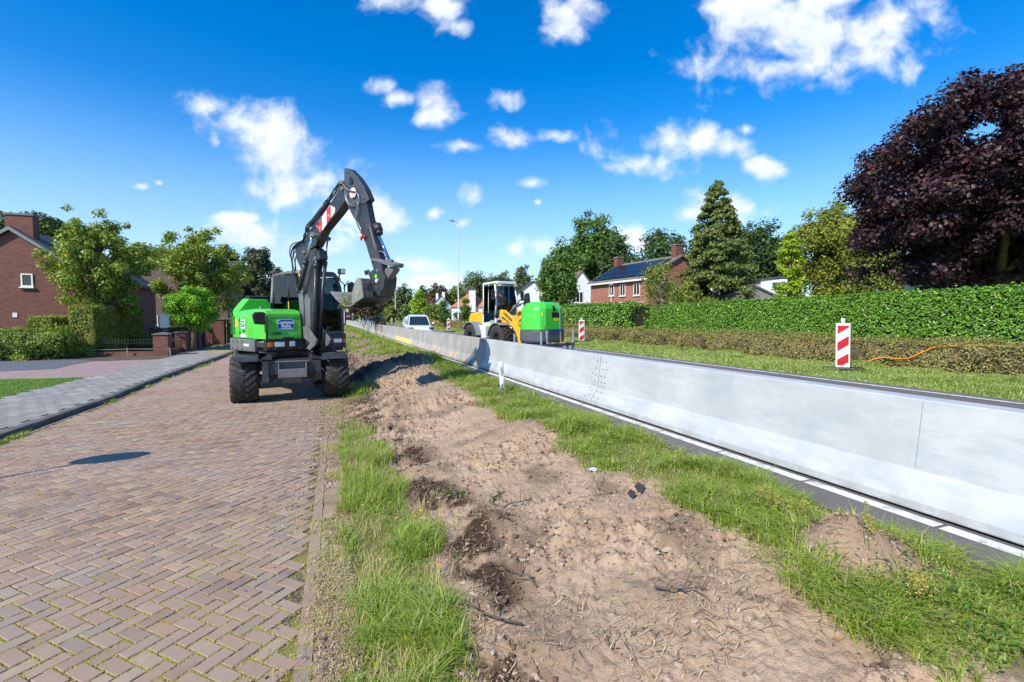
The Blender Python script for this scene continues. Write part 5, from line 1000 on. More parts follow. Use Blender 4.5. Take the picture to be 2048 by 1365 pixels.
# linkage, tilt coupler
for s in (-.14, .03): b = MB(); b.prism(B1([(820, 540), (845, 536), (900, 548), (945, 562), (958, 572), (945, 588), (905, 575), (860, 556), (825, 556)], -.14), s, s + .04, 'y'); obj('link_arm', b, M_gry, exc, .006)
b = MB(); b.prism(B1([(905, 590), (940, 580), (950, 598), (900, 672), (878, 660)], -.08), -.08, .08, 'y'); obj('tilt_link', b, M_gry, exc, .01)
b = MB(); b.prism(B1([(838, 600), (880, 590), (905, 640), (900, 700), (870, 745), (845, 700), (825, 660), (820, 620)], -.13), -.16, .16, 'y'); cp = obj('quick_coupler', b, M_char, exc, .012)
f_, z_ = TB(*c1(852, 636), -.17); b = MB(); b.cyl((f_, -.18, z_), (f_, -.16, z_), .04, 16); obj('green_disc', b, simple('bright_green', (.2, .8, .04), .4), cp)
f_, z_ = TB(*c1(856, 660), -.17); b = MB(); b.cyl((f_, -.185, z_), (f_, -.16, z_), .04, 8); obj('bolt_head', b, M_whp, cp)
b = MB(); p = P3(855, 700, 0); b.cyl((p[0], -.12, p[2]), (p[0], .16, p[2] - .02), .16, 18); b.box(p[0] - .2, p[0] + .16, -.22, .26, p[2] - .22, p[2] - .08); b.tube([P3(800, 625, -.1), P3(795, 612, -.1), P3(808, 608, -.1), P3(830, 640, -.1), P3(838, 700, -.1)], .04, 8); obj('tilt_rotator', b, M_char, exc, .01)
b = MB()
for k in range(9):
    x0, y0 = 838 + random.randint(-18, 50), 650 + random.randint(-10, 40); b.tube([P3(x0, y0, random.uniform(-.2, .2)), P3(x0 + random.randint(-15, 15), y0 + 35, random.uniform(-.25, .25)), P3(x0 + random.randint(-15, 20), y0 + 70, random.uniform(-.2, .2))], .014, 6)
obj('coupler_hoses', b, M_hose, exc)
# bucket: folded plate extruded across, side plates, cutting edge
c4 = lambda x, y: (640 + x / 8.53, 480 + y / 8.53)
BL = -.38
def B4(pts, left=BL): return [TB(*c4(*p), left) for p in pts]
BW = .70
outer = B4([(650, 650), (700, 668), (722, 740), (748, 985), (590, 1092), (520, 1140), (430, 1140), (340, 1080), (250, 985), (178, 893)])
def thick(poly, th):
    out = []; n = len(poly)
    for i, p in enumerate(poly):
        a = poly[max(0, i - 1)]; c = poly[min(n - 1, i + 1)]; d = Vector((c[0] - a[0], c[1] - a[1])).normalized(); out.append((p[0] + d.y * th, p[1] - d.x * th))
    return out
inner = thick(outer, .02); b = MB(); b.prism(outer[:5] + inner[:5][::-1], BL, BL + BW, 'y'); bk = obj('bucket', b, M_bkt, exc, .004)
b = MB(); b.prism(outer[4:] + inner[4:][::-1], BL - .005, BL + BW + .005, 'y'); obj('cutting_edge', b, M_worn, bk)
sp_ = B4([(650, 650), (700, 668), (722, 740), (748, 985), (590, 1092), (560, 1060), (560, 900), (600, 740)])
for sy_ in (BL - .02, BL + BW - .004): b = MB(); b.prism(sp_, sy_, sy_ + .024, 'y'); sdp = obj('side_plate', b, simple('bucket_side', (.20, .22, .20), .6, 0, .3, 5, .2, 50, (.32, .18, .09), .75), bk, .003)
f_, z_ = TB(*c4(640, 890), BL); text('bucket_mark', 'VZI', .1, simple('mark_yellow', (.6, .55, .15), .6), bk, frame((f_, BL - .022, z_), (.8, 0, -.5), (.5, 0, .8)), .001)
# hoses over the boom
b = MB()
def hose(pts, left, r=.014, jit=0):
    pts = [(x + random.uniform(-1, 1) * jit * (0 < i_ < len(pts) - 1), y + random.uniform(-1, 1) * jit) for i_, (x, y) in enumerate(pts)]
    b.tube([tuple(Vector(P3(x, y, left if not isinstance(left, (list, tuple)) else left[i]))) for i, (x, y) in enumerate(smooth(pts))], r, 6)
def smooth(pts, n=5):
    out = []; P = [pts[0]] + list(pts) + [pts[-1]]
    for i in range(1, len(P) - 2):
        for k in range(n):
            t_ = k / n; p0, p1, p2, p3 = P[i - 1:i + 3]; out.append(tuple(.5 * ((2 * p1[j]) + (-p0[j] + p2[j]) * t_ + (2 * p0[j] - 5 * p1[j] + 4 * p2[j] - p3[j]) * t_ ** 2 + (-p0[j] + 3 * p1[j] - 3 * p2[j] + p3[j]) * t_ ** 3) for j in range(2)))
    out.append(pts[-1]); return out
for k in range(7): d = k * 7; hose([(425 + d * .5, 720), (398 + d * .6, 640), (385 + d * .8, 560 + d * .3), (378 + d, 505 + d * .4), (400 + d, 465 + d * .3), (440 + d * .6, 450), (455 + d * .3, 420 - d * .3), (470 + d * .3, 385 - d * .5), (500, 352 - d * .4), (545, 300 - d * .3)], -.2 + .06 * k, .014, 9)
for k in range(4): d = k * 6; hose([(545, 296 - d), (590, 228 - d), (625, 180 - d), (640, 150 - d), (665, 135 - d * .5), (690, 150)], -.16 + .05 * k, .013, 7)
for k in range(3): d = k * 8; hose([(505, 470 + d), (520, 500 + d), (540, 490), (545, 465 + d), (530, 440)], -.1 + .08 * k, .012, 8)
obj('hydraulic_hose', b, M_hose, exc)
b = MB(); hose([(645, 135), (665, 128), (700, 165), (740, 175), (758, 205), (755, 250), (742, 320)], -.2, .012); hose([(685, 150), (684, 200), (700, 240), (730, 250), (752, 235), (740, 290), (738, 325), (752, 345), (770, 380), (768, 400)], -.2, .012); hose([(690, 180), (692, 215), (715, 240), (750, 222)], -.21, .011); hose([(852, 520), (870, 500), (895, 508), (905, 530)], -.1, .012)
obj('looped_hose', b, M_hoseg, exc)
b = MB(); p = P3(768, 405, -.17); b.cyl(p, (p[0], p[1], p[2] - .08), .03, 8); cpn = obj('hose_coupling', b, M_whp, exc); b = MB()
for (x, y) in ((775, 430), (787, 432), (770, 440)): p = P3(x, y, -.17); b.cyl(p, (p[0] + .02, p[1], p[2] + .08), .022, 8)
obj('red_cap', b, M_red, cpn)
b = MB(); hose([(438, 640), (432, 620), (440, 600)], -.24, .02); obj('yellow_sleeve', b, M_yel, exc)
b = MB()
for k in range(6): x = 420 + k * 9; hose([(x, 940), (x - 8, 860), (x + 6, 780), (x - 4, 700)], -.1 + .05 * k, .014, 7)
obj('valve_hoses', b, M_hose, exc)
# soil and roots hanging in the bucket : things carried by it
b = MB(); root_p = []
bc = np.array(P3(815, 790, 0)); bpos = S + bc[0] * fW + bc[2] * np.array([0, 0, 1])
sl_ = empty('soil_load', bpos, 0, 'clump of dark soil and roots hanging under the excavator bucket', 'soil')
n = 420; P = rng.normal(size=(n, 3)) * [.10, .13, .05] + [.02, .0, -.02]; Q = P[:, 0:1] * fW + P[:, 1:2] * lW + P[:, 2:3] * np.array([0, 0, 1]) + np.array([-.1, 0, -.1])
x_, y_, z_ = Q.T; s_ = .02 + .05 * rng.random(n); o = rocks('clods', x_, y_, z_, s_, simple('dark_soil', (.06, .04, .025), .95, 0, .4, 8, .5, 40), kind='stuff'); o.parent = sl_
b = MB()
for k in range(70):
    l0 = random.uniform(-.2, .35); f0 = random.uniform(-.3, .15); p = np.array([f0, l0, -.12 - .05 * random.random()]); L = random.uniform(.12, .42) * (1.3 if l0 > .15 else .8); q1 = p + [random.uniform(-.05, .05), random.uniform(-.05, .05), -L * .5]; q2_ = q1 + [random.uniform(-.08, .08), random.uniform(-.08, .08), -L * .5]
    w3 = lambda a: tuple(a[0] * fW + a[1] * lW + a[2] * np.array([0, 0, 1])); b.tube([w3(p), w3(q1), w3(q2_)], [.009, .007, .002], 5)
obj('roots', b, simple('root', (.04, .028, .018), .95), sl_)
n = 800; l0 = rng.random(n); P = np.stack([-.32 + .16 * rng.normal(size=n), -.34 + .06 * rng.normal(size=n), .06 + .1 * rng.normal(size=n)], -1); P[n // 2:] = np.stack([rng.normal(size=n - n // 2) * .15, rng.random(n - n // 2) * .6 - .3, -.16 - .12 * rng.random(n - n // 2)], -1)
Q = P[:, 0:1] * fW + P[:, 1:2] * lW + P[:, 2:3] * np.array([0, 0, 1]); leaves(Q, sph(n), np.full(n, .06), .2, LM('olive'), 'grass_tufts', sl_)['kind'] = 'stuff'
# ---- people (seated), built as one skinned body each
M_skin = simple('skin', (.55, .34, .25), .5); M_hiv = simple('orange_vest', (.95, .14, .02), .7, 0, .06); M_teal = simple('teal_shirt', (.06, .22, .32), .8); M_jean = simple('dark_trousers', (.04, .05, .08), .85); M_helm = simple('pale_hair', (.2, .13, .07), .8)
def seated(name, label, loc, rz, shirt, vest=None):
    r = empty(name, loc, rz, label, 'person')
    J = [((0, 0, 0), .13), ((0, 0, .25), .14), ((.02, 0, .48), .15), ((.03, 0, .60), .06), ((.05, 0, .68), .075), ((.05, 0, .80), .09), ((.04, 0, .87), .05),
         ((.1, -.12, -.02), .085), ((.42, -.14, .02), .06), ((.48, -.14, -.36), .045), ((.6, -.14, -.40), .04), ((.1, .12, -.02), .085), ((.42, .14, .02), .06), ((.48, .14, -.36), .045), ((.6, .14, -.40), .04),
         ((.02, -.2, .50), .06), ((.1, -.26, .26), .045), ((.34, -.2, .22), .035), ((.42, -.19, .23), .03), ((.02, .2, .50), .06), ((.1, .26, .26), .045), ((.34, .2, .22), .035), ((.42, .19, .23), .03)]
    Ed = [(0, 1), (1, 2), (2, 3), (3, 4), (4, 5), (5, 6), (0, 7), (7, 8), (8, 9), (9, 10), (0, 11), (11, 12), (12, 13), (13, 14), (2, 15), (15, 16), (16, 17), (17, 18), (2, 19), (19, 20), (20, 21), (21, 22)]
    for s, k in ((-1, 18), (1, 22)):
        for i in range(5):
            q = len(J); bx0 = J[k][0]; yy_ = bx0[1] + (i - 2) * .018; J += [((bx0[0] + .05 - (.02 if i == 0 else 0), yy_, bx0[2] + .01), .009), ((bx0[0] + .085 - (.03 if i == 0 else 0), yy_, bx0[2] - .01), .008)]; Ed += [(k, q), (q, q + 1)]
    me = bpy.data.meshes.new('body'); me.from_pydata([j[0] for j in J], Ed, []); o = bpy.data.objects.new('body', me); link(o, r); mod = o.modifiers.new('skin', 'SKIN')
    for i, j in enumerate(J): me.skin_vertices[0].data[i].radius = (j[1], j[1])
    me.skin_vertices[0].data[0].use_root = True; sb = o.modifiers.new('sub', 'SUBSURF'); sb.levels = 1; sb.render_levels = 1
    m, t, oo = newmat('person_' + shirt.name); tc = t.new('ShaderNodeTexCoord').outputs['Object']; s_ = t.new('ShaderNodeSeparateXYZ'); t.l.new(tc, s_.inputs[0])
    colS = shirt.node_tree.nodes; cs = {'teal_shirt': (.06, .30, .42), 'orange_vest': (.10, .16, .30)}[shirt.name]
    hand = t.math('MULTIPLY', t.math('GREATER_THAN', s_.outputs[0], .33), t.math('GREATER_THAN', s_.outputs[2], .15)); head = t.math('GREATER_THAN', s_.outputs[2], .60); leg = t.math('LESS_THAN', s_.outputs[2], .10)
    c = t.mix(leg, cs + (1,), (.03, .04, .07, 1)); c = t.mix(t.math('MAXIMUM', hand, head), c, (.55, .34, .25, 1)); pbsdf(t, oo, c, .7); me.materials.append(m)
    b = MB(); b.sphere((.03, 0, .82), .105, 12, 8, (1, .95, .8)); obj('hair', b, M_helm, r)
    for s in (-1, 1): b = MB(); b.sphere((.135, s * .032, .785), .013, 8, 6); obj('eye', b, M_blk, r)
    b = MB(); b.sphere((.148, 0, .76), .017, 8, 6, (1, .8, 1.4)); obj('nose', b, M_skin, r); b = MB(); b.box(.13, .142, -.025, .025, .722, .73); obj('mouth', b, M_red, r)
    if vest:
        b = MB(); b.loft([[(.16 * math.cos(a) * w_ + .01, .20 * math.sin(a) * w_, z) for a in [k * .5236 for k in range(12)]] for z, w_ in ((.0, .98), (.2, 1.02), (.42, 1.08), (.54, .85), (.57, .5))], True, False); o2 = obj('safety_vest', b, vest, r)
        b = MB(); b.loft([[(.165 * math.cos(a) * w_ + .01, .205 * math.sin(a) * w_, z) for a in [k * .5236 for k in range(12)]] for z, w_ in ((.12, 1.01), (.17, 1.02))], True, False); obj('reflective_band', b, M_whp, o2)
    return r
pw_ = S + -.12 * fW + .42 * lW; seated('person', 'person in a teal shirt sitting in the excavator cab', (pw_[0], pw_[1], 2.1), BE - math.pi / 2, M_teal)
# ================================================================== WHEEL LOADER
hL = np.array([.22, -.976, 0]); hL /= np.linalg.norm(hL); lL = np.array([-hL[1], hL[0], 0]); OL = np.array([6.68, 19.55, .56])
aL = math.atan2(hL[1], hL[0]); ld = empty('wheel_loader', OL, aL, 'yellow and white wheel loader carrying a green bonnet on the main road', 'wheel loader')
def TLd(x, y, yp=-.75):       # crop coordinates of the photograph detail -> (forward, up) on the side plane
    p = PX(900 + x / 6.825, 520 + y / 6.825, OL + yp * lL, lL) - OL; return (float(p @ hL), float(p[2]))
M_lw = simple('loader_white', (.70, .71, .70), .4, 0, .06, 3, 0, 40, (.4, .36, .3), .3); M_lg = simple('loader_grey', (.20, .24, .26), .5, 0, .15, 4, 0, 40, (.25, .2, .15), .5)
t1 = tyre_mb(.55, .42, 18, .035, .26); w0 = None
for (x, y) in ((1.12, -.78), (1.12, .78), (-1.12, -.78), (-1.12, .78)):
    if w0 is None: w0 = obj('wheel', rim_mb(.27, .36, -1), M_blk, ld); w0.location = (x, y, .55); t0 = obj('tyre', t1, M_rub, w0)
    else: o = w0.copy(); link(o, ld); o.location = (x, y, .55); o.rotation_euler = (0, random.random(), math.pi if y > 0 else 0); k = t0.copy(); link(k, o)
b = MB(); b.cyl((1.12, -.6, .55), (1.12, .6, .55), .11, 12); b.cyl((-1.12, -.6, .55), (-1.12, .6, .55), .11, 12); obj('axle', b, M_lg, ld)
b = MB(); b.box(-1.7, -.15, -.42, .42, .45, 1.0); b.box(.1, 1.3, -.33, .33, .45, .95); b.cyl((-.02, 0, .4), (-.02, 0, 1.05), .14, 14); obj('chassis', b, M_lg, ld, .02)
b = MB(); b.prism([(-2.05, .62), (-2.1, 1.35), (-1.95, 1.62), (-.75, 1.72), (-.75, 1.0), (-1.0, .95)], -.5, .5, 'y'); obj('engine_hood', b, M_yel, ld, .06, seg=3)
b = MB(); b.prism([(-2.2, .45), (-2.2, .9), (-1.75, .95), (-1.75, .45)], -.72, .72, 'y'); obj('counterweight', b, M_lg, ld, .05)
def fender(x0, r_, y0, y1, m, a0=15, a1=165): 
    b = MB(); secs = []
    for a in np.linspace(a0, a1, 10):
        c, s_ = math.cos(rad(a)), math.sin(rad(a)); secs.append([(x0 + r_ * c, y0, .55 + r_ * s_), (x0 + r_ * c, y1, .55 + r_ * s_), (x0 + (r_ + .04) * c, y1, .55 + (r_ + .04) * s_), (x0 + (r_ + .04) * c, y0, .55 + (r_ + .04) * s_)])
    b.loft(secs, True, True, False); return obj('mudguard', b, m, ld, .008)
for y0, y1 in ((-1.0, -.5), (.5, 1.0)): fender(-1.12, .66, y0, y1, M_lg, 10, 150); fender(1.12, .64, y0, y1, M_lg, 60, 170)
b = MB(); b.prism([(-.75, 1.0), (-.78, 1.72), (-.7, 1.75), (.28, 1.75), (.36, 1.5), (.42, 1.05)], -.52, .52, 'y'); b.box(-.7, -.1, -.75, -.5, .55, 1.1); obj('cab_body', b, M_lw, ld, .03)
b = MB()
for s in (-.52, .52):
    b.tube([(.34, s, 1.5), (.42, s * .98, 2.1), (.26, s * .93, 2.82)], .04, 8); b.tube([(-.66, s, 1.6), (-.66, s * .95, 2.82)], .045, 8); b.tube([(-.22, s, 1.6), (-.22, s * .95, 2.82)], .028, 8)
b.tube([(.27, -.49, 2.8), (.27, .49, 2.8)], .04, 8); obj('cab_frame', b, M_lw, ld)
b = MB(); b.loft([[(x, -w_, z0), (x, -w_ + .06, z0 + .09), (x, w_ - .06, z0 + .09), (x, w_, z0)] for x, w_, z0 in ((-.82, .5, 2.80), (-.7, .56, 2.84), (.35, .56, 2.86), (.45, .5, 2.83))], True, True, False); obj('cab_roof', b, M_lw, ld, .02)
b = MB(); b.add([(.36, -.49, 1.55), (.36, .49, 1.55), (.44, .48, 2.1), (.28, .45, 2.78), (.28, -.45, 2.78), (.44, -.48, 2.1)], [(0, 1, 2, 5), (5, 2, 3, 4)]); obj('windscreen', b, glassmat('loader_glass', (.72, .90, .92), .0), ld)
b = MB(); b.prism([(-.64, 1.2), (.28, 1.3), (.4, 2.1), (.25, 2.78), (-.64, 2.78)], -.525, -.52, 'y'); obj('side_window', b, MATS['loader_glass'], ld)
b = MB(); b.prism([(-.64, 1.6), (.3, 1.6), (.4, 2.1), (.25, 2.78), (-.64, 2.78)], .52, .525, 'y'); obj('side_window', b, MATS['loader_glass'], ld)
b = MB(); b.box(-.05, .28, -.536, -.527, 1.12, 1.32); obj('sign_panel', b, simple('pale_green', (.25, .45, .36), .4), ld)
for s in (-1, 1):
    b = MB(); b.box(.40, .50, s * .40 - .09, s * .40 + .09, 2.72, 2.84); wl = obj('work_lamp', b, M_gry, ld, .015); b = MB(); b.box(.498, .51, s * .40 - .07, s * .40 + .07, 2.735, 2.825); obj('lens', b, M_lamp, wl)
    b = MB(); b.tube([(.36, s * .54, 2.5), (.5, s * .72, 2.6), (.5, s * .74, 2.45)], .016, 6); mb_ = obj('mirror_arm', b, M_blk, ld); b = MB(); b.box(.47, .53, s * .72 - .09, s * .72 + .09, 2.15, 2.55); obj('mirror', b, M_blk, mb_, .03)
b = MB(); b.box(-.3, .0, -.25, .25, 1.65, 1.8); b.prism([(-.36, 1.75), (-.24, 1.75), (-.34, 2.4), (-.44, 2.4)], -.25, .25, 'y'); obj('driver_seat', b, M_blk, ld, .03)
b = MB(); b.lathe([(.16, 0), (.175, .01), (.175, -.01), (.16, 0)], (.25, 0, 1.98), 'x', 20); b.tube([(.25, 0, 1.98), (.33, 0, 1.6)], .02, 6); b.tube([(.25, -.16, 1.98), (.25, .16, 1.98)], .012, 6); obj('steering_wheel', b, M_blk, ld)
# lift frame: tower, arms with lettering, crosstube, tilt ram
b = MB()
for s in (-.42, .30): b.prism([(.50, .75), (.62, 1.45), (.8, 1.75), (1.0, 1.72), (1.1, 1.2), (1.35, .75)], s, s + .08, 'y')
obj('front_tower', b, M_yel, ld, .015)
for k, s in enumerate((-.56, .46)):
    b = MB(); b.prism([(.72, 1.66), (.80, 1.76), (1.15, 1.70), (1.75, 1.42), (2.25, .95), (2.45, .42), (2.3, .34), (2.15, .45), (1.95, .85), (1.55, 1.2), (1.1, 1.42), (.75, 1.5)], s, s + .10, 'y'); am = obj('lift_arm', b, M_yel, ld, .015)
    if k == 0: text('lettering', 'LIEBHERR', .17, M_blk, am, frame((1.38, s - .004, 1.46), (.86, 0, -.47), (.47, 0, .86)), .002, bold=.004)
b = MB(); b.cyl((1.75, -.5, 1.15), (1.75, .5, 1.15), .11, 14); b.box(2.2, 2.5, -.6, .6, .34, .50); obj('cross_tube', b, M_yel, ld, .01)
def lram(p, q, sp_, r_): 
    b = MB(); m_ = Vector(p).lerp(Vector(q), sp_); b.cyl(p, m_, r_, 12); o = obj('hydraulic_cylinder', b, M_gry, ld); b = MB(); b.cyl(m_, q, r_ * .5, 10); obj('rod', b, M_chr, o)
lram((.5, -.5, 1.1), (1.6, -.5, 1.0), .6, .07); lram((.9, 0, 1.85), (1.9, 0, 2.05), .5, .06); lram((.9, -.2, 1.55), (1.75, -.15, 2.2), .6, .055)
b = MB(); b.prism([(1.65, 1.2), (1.8, 2.35), (2.0, 2.4), (2.05, 2.2), (2.3, .6), (2.1, .6)], -.06, .06, 'y'); obj('tilt_lever', b, M_blk, ld, .02)
b = MB(); b.box(2.5, 2.58, -.6, .6, .35, .95); b.box(2.5, 3.7, -.38, -.28, .34, .40); b.box(2.5, 3.7, .28, .38, .34, .40); obj('fork', b, M_blk, ld, .006)
b = MB(); b.tube([(.45, -.4, 1.45), (.55, -.5, 1.5)], .02, 6); b.cyl((.52, -.56, 1.48), (.56, -.56, 1.48), .09, 14); b.cyl((.62, -.52, 1.22), (.70, -.52, 1.22), .12, 14); obj('headlamp', b, M_blk, ld)
p = OL + (-.12) * hL; seated('person', 'person in a hi-vis orange vest driving the wheel loader', (p[0], p[1], OL[2] + 1.86), aL, M_hiv, M_hiv)
# --- the carried green bonnet and its steel frame
gp = OL + 3.15 * hL - .16 * lL; gb = empty('green_machine_bonnet', (gp[0], gp[1], 1.06), aL + rad(12), 'bright green machine bonnet with grey skirt strapped on the loader forks', 'machine bonnet')
M_g2 = simple('bonnet_green', (.07, .62, .05), .35, 0, .05, 2, coat=.3); M_dg = simple('bonnet_grey', (.10, .11, .125), .45, 0, .1)
def rr(w_, d_, z, r_=.3, k=3, cut=0):
    out = []
    for (sx, sy) in ((1, 1), (-1, 1), (-1, -1), (1, -1)):
        for i in range(k):
            a = {(1, 1): 0, (-1, 1): 90, (-1, -1): 180, (1, -1): 270}[(sx, sy)] + 90 * i / (k - 1); out.append((sx * (d_ / 2 - r_) + r_ * math.cos(rad(a)), sy * (w_ / 2 - r_) + r_ * math.sin(rad(a)), z))
    return out
b = MB(); b.loft([rr(1.53, 1.18, .46), rr(1.50, 1.14, .9), rr(1.45, 1.08, 1.26), rr(1.18, .86, 1.45), rr(.9, .55, 1.50, .2)], True, True, False); obj('bonnet_shell', b, M_g2, gb, .05, seg=3)
b = MB(); b.loft([rr(1.44, 1.1, .0), rr(1.53, 1.18, .08), rr(1.54, 1.19, .46)], True, True, False); obj('skirt', b, M_dg, gb, .02)
b = MB(); b.box(.54, .575, -.12, .34, .94, 1.12); obj('number_plate_panel', b, M_blk, gb, .01); b = MB(); b.prism([(-.06, 1.18), (.1, 1.18), (.06, 1.34), (-.03, 1.36)], .50, .56, 'x'); obj('lock_recess', b, M_blk, gb)
for (x0, y0, y1, z0, z1, m, nm) in ((.55, .02, .30, .80, .90, simple('sticker_lemon', (.8, .7, .02), .4), 'yellow_sticker'), (.50, -.58, -.32, .98, 1.10, simple('sticker_lemon', (.8, .7, .02), .4), 'yellow_sticker'), (.585, -.3, .52, .44, .50, M_blue, 'blue_strip')): b = MB(); b.box(x0, x0 + .03, y0, y1, z0, z1); obj(nm, b, m, gb)
text('fleet_number', '1564', .14, M_blk, gb, frame((.572, -.40, .56), (0, 1, 0), (0, 0, 1)), .003, bold=.003)
st_m = simple('strap_grey', (.35, .35, .33), .8); b = MB(); secs = []
for (x, z) in ((.66, -.12), (.62, .1), (.6, .46), (.585, .9), (.57, 1.22), (.52, 1.39), (.42, 1.47), (-.42, 1.47), (-.6, 1.2), (-.62, 0)): secs.append([(x, .30, z), (x, .35, z), (x + .012, .35, z + .008), (x + .012, .30, z + .008)])
b.loft(secs, True, True, False); obj('lashing_strap', b, st_m, gb)
fm = empty('lifting_frame', (gp[0], gp[1], .90), aL + rad(12), 'galvanised steel rack with upright posts under the green bonnet', 'steel rack'); Mg = simple('galv_tube', (.42, .46, .50), .45, .5, .15)
def postp(x, y, z0, z1): b = MB(); b.box(x - .035, x + .035, y - .03, y + .03, z0, z1); obj('post', b, Mg, fm, .005)
for (x, y, z0, z1) in ((.72, -.85, -.05, .58), (.72, -.55, -.15, .62), (.72, .62, -.45, .15), (.72, .95, -.45, .66), (-.6, -.85, -.4, .5), (-.6, .9, -.4, .5)): postp(x, y, z0, z1)
for (x0, x1, y0, y1) in ((.66, .76, -.9, 1.0), (-.66, -.56, -.9, .95)): b = MB(); b.box(x0, x1, y0, y1, .05, .15); obj('beam', b, simple('dark_beam', (.12, .13, .14), .5, .3), fm, .006)
for y in (-.86, .9): b = MB(); b.box(-.56, .66, y - .04, y + .04, .06, .14); obj('beam', b, MATS['dark_beam'], fm, .006)
for y in (-.2, .45): b = MB(); b.box(.55, .85, y - .14, y + .14, .152, .19); obj('wood_block', b, simple('wood', (.35, .2, .1), .8), fm)
b = MB(); b.box(.69, .75, .6, .97, -.5, -.42); obj('foot_bar', b, Mg, fm)
# ================================================================== CARS
M_cgl = simple('car_glass', (.02, .03, .035), .06, 0, .2, 1, spec=.9)
def car(name, label, loc, rz, col, L=4.3, W=1.8, H=1.6, group=None, plate=None, simplec=False, hood=.95, rear=False):
    r = empty(name, loc, rz, label, 'car', group); m = simple('car_' + '%.2f%.2f%.2f' % col, col, .25, .0, .03, coat=1); h = L / 2; w_ = W / 2; b = MB()
    def sec(x, w0, z0, z1, w1): return [(x, -w0 * .9, z0), (x, -w0, z0 + .15), (x, -w0, z1 - .18), (x, -w1, z1), (x, w1, z1), (x, w0, z1 - .18), (x, w0, z0 + .15), (x, w0 * .9, z0)]
    b.loft([sec(-h, w_ * .8, .35, .95, w_ * .6), sec(-h + .12, w_ * .93, .25, 1.02, w_ * .75), sec(-h + .7, w_, .22, 1.05, w_ * .85), sec(0, w_, .22, 1.0, w_ * .86), sec(h - 1.2, w_, .22, hood, w_ * .85), sec(h - .5, w_ * .97, .22, hood - .06, w_ * .8), sec(h - .12, w_ * .88, .25, hood - .18, w_ * .7), sec(h, w_ * .72, .34, hood - .34, w_ * .55)], True, True); bd = obj('body', b, m, r, .02)
    b = MB(); zt = H
    def g(x, wb, zb, wt, zt_): return [(x, -wb, zb), (x, -wt, zt_), (x, wt, zt_), (x, wb, zb)]
    rs_ = [(-h + .18, w_ * .8, .98), (-h + .55, w_ * .68, zt - .14), (-h + 1.3, w_ * .66, zt - .01), (.15, w_ * .66, zt), (h - 1.9 + .3, w_ * .64, zt - .08)]
    b.loft([[(x, -q_, z - .09), (x, -q_ * .9, z), (x, q_ * .9, z), (x, q_, z - .09)] for x, q_, z in rs_[1:]], True, True); obj('roof', b, m, r, .02)
    b = MB(); b.loft([g(rs_[0][0], w_ * .82, .95, w_ * .78, 1.0), g(rs_[1][0], w_ * .86, .96, w_ * .68, zt - .2), g(rs_[2][0], w_ * .87, .96, w_ * .66, zt - .07), g(.15, w_ * .87, .96, w_ * .66, zt - .06), g(h - 1.6, w_ * .86, .93, w_ * .64, zt - .14), g(h - .95, w_ * .78, hood - .03, w_ * .74, hood)], True, True, False); obj('windows', b, M_cgl, r)
    for s in (-1, 1):
        for pp, q_ in (([(h - .98, s * w_ * .79, hood + .01), (h - 1.6, s * w_ * .655, zt - .11), (h - 1.9, s * w_ * .66, zt - .05)], .035), ([(-.35, s * w_ * .88, .98), (-.4, s * w_ * .67, zt - .06)], .03), ([(-h + .25, s * w_ * .82, 1.0), (-h + .6, s * w_ * .69, zt - .15)], .06)): b = MB(); b.tube(pp, q_, 6); obj('window_pillar', b, m, r)
    for x in (-h + .8, h - .85):
        for s in (-1, 1): b = MB(); b.lathe([(.19, -.1), (.31, -.11), (.33, -.06), (.33, .06), (.31, .11), (.19, .1)], (x, s * (w_ - .1), .33), 'y', 20); wh = obj('wheel', b, M_rub, r); b = MB(); b.lathe([(0, s * .09), (.19, s * .095), (.2, 0)], (x, s * (w_ - .1), .33), 'y', 16); obj('rim', b, M_gry, wh)
    sg = -1 if rear else 1
    for s in (-1, 1):
        b = MB(); x = sg * (h - .16); b.prism([(x - .12 * sg, s * w_ * .98), (x + .13 * sg, s * w_ * .70), (x + .09 * sg, s * w_ * .55), (x - .3 * sg, s * w_ * .9)], .66 if not rear else .8, .78 if not rear else .95, 'z'); obj('tail_light' if rear else 'headlight', b, M_red if rear else simple('headlamp_glass', (.10, .12, .14), .1, .2, spec=.9), r)
        b = MB(); b.sphere((h - 1.35, s * (w_ + .1), 1.05), .1, 8, 6, (.7, 1.1, .8)); obj('wing_mirror', b, m, r)
    b = MB(); x = sg * h; b.box(min(x, x + .02 * sg), max(x, x + .02 * sg), -.27, .27, .43, .54); obj('number_plate', b, simple('plate_yellow', (.75, .48, .03), .4), r)
    b = MB(); b.box(min(x, x + .01 * sg), max(x, x + .01 * sg), -.5, .5, .28, .4); obj('grille', b, M_blk, r)
    return r
rd = rotz_road(); cw = lambda Y, x0=6.55: (rx(x0, Y), Y, float(roadz(x0)))
car('car', 'white electric hatchback driving towards the camera behind the barrier', cw(34.8, 6.15), -math.pi / 2 + rad(-2), (.74, .75, .76), 4.3, 1.85, 1.66)
car('car', 'dark car with red tail lights driving away under the bucket', cw(88, 8.9), math.pi / 2 + rd, (.03, .03, .035), 4.3, 1.8, 1.5, rear=True)
car('car', 'white car in the queue in front of the lorry', cw(92, 6.6), -math.pi / 2 + rd, (.7, .7, .7), 4.3, 1.8, 1.5); car('car', 'grey car just ahead of the white car in the queue', cw(80, 6.6), -math.pi / 2 + rd, (.25, .28, .3), 4.4, 1.8, 1.5)
car('parked_car', 'pale blue white hatchback parked behind the dark box hedge', (-13.2, 41.5, .08), rad(70), (.62, .68, .74), 4.2, 1.75, 1.6); car('parked_car', 'red car parked behind the small round tree', (-12.0, 51, .08), rad(8), (.5, .02, .03), 4.2, 1.75, 1.5)
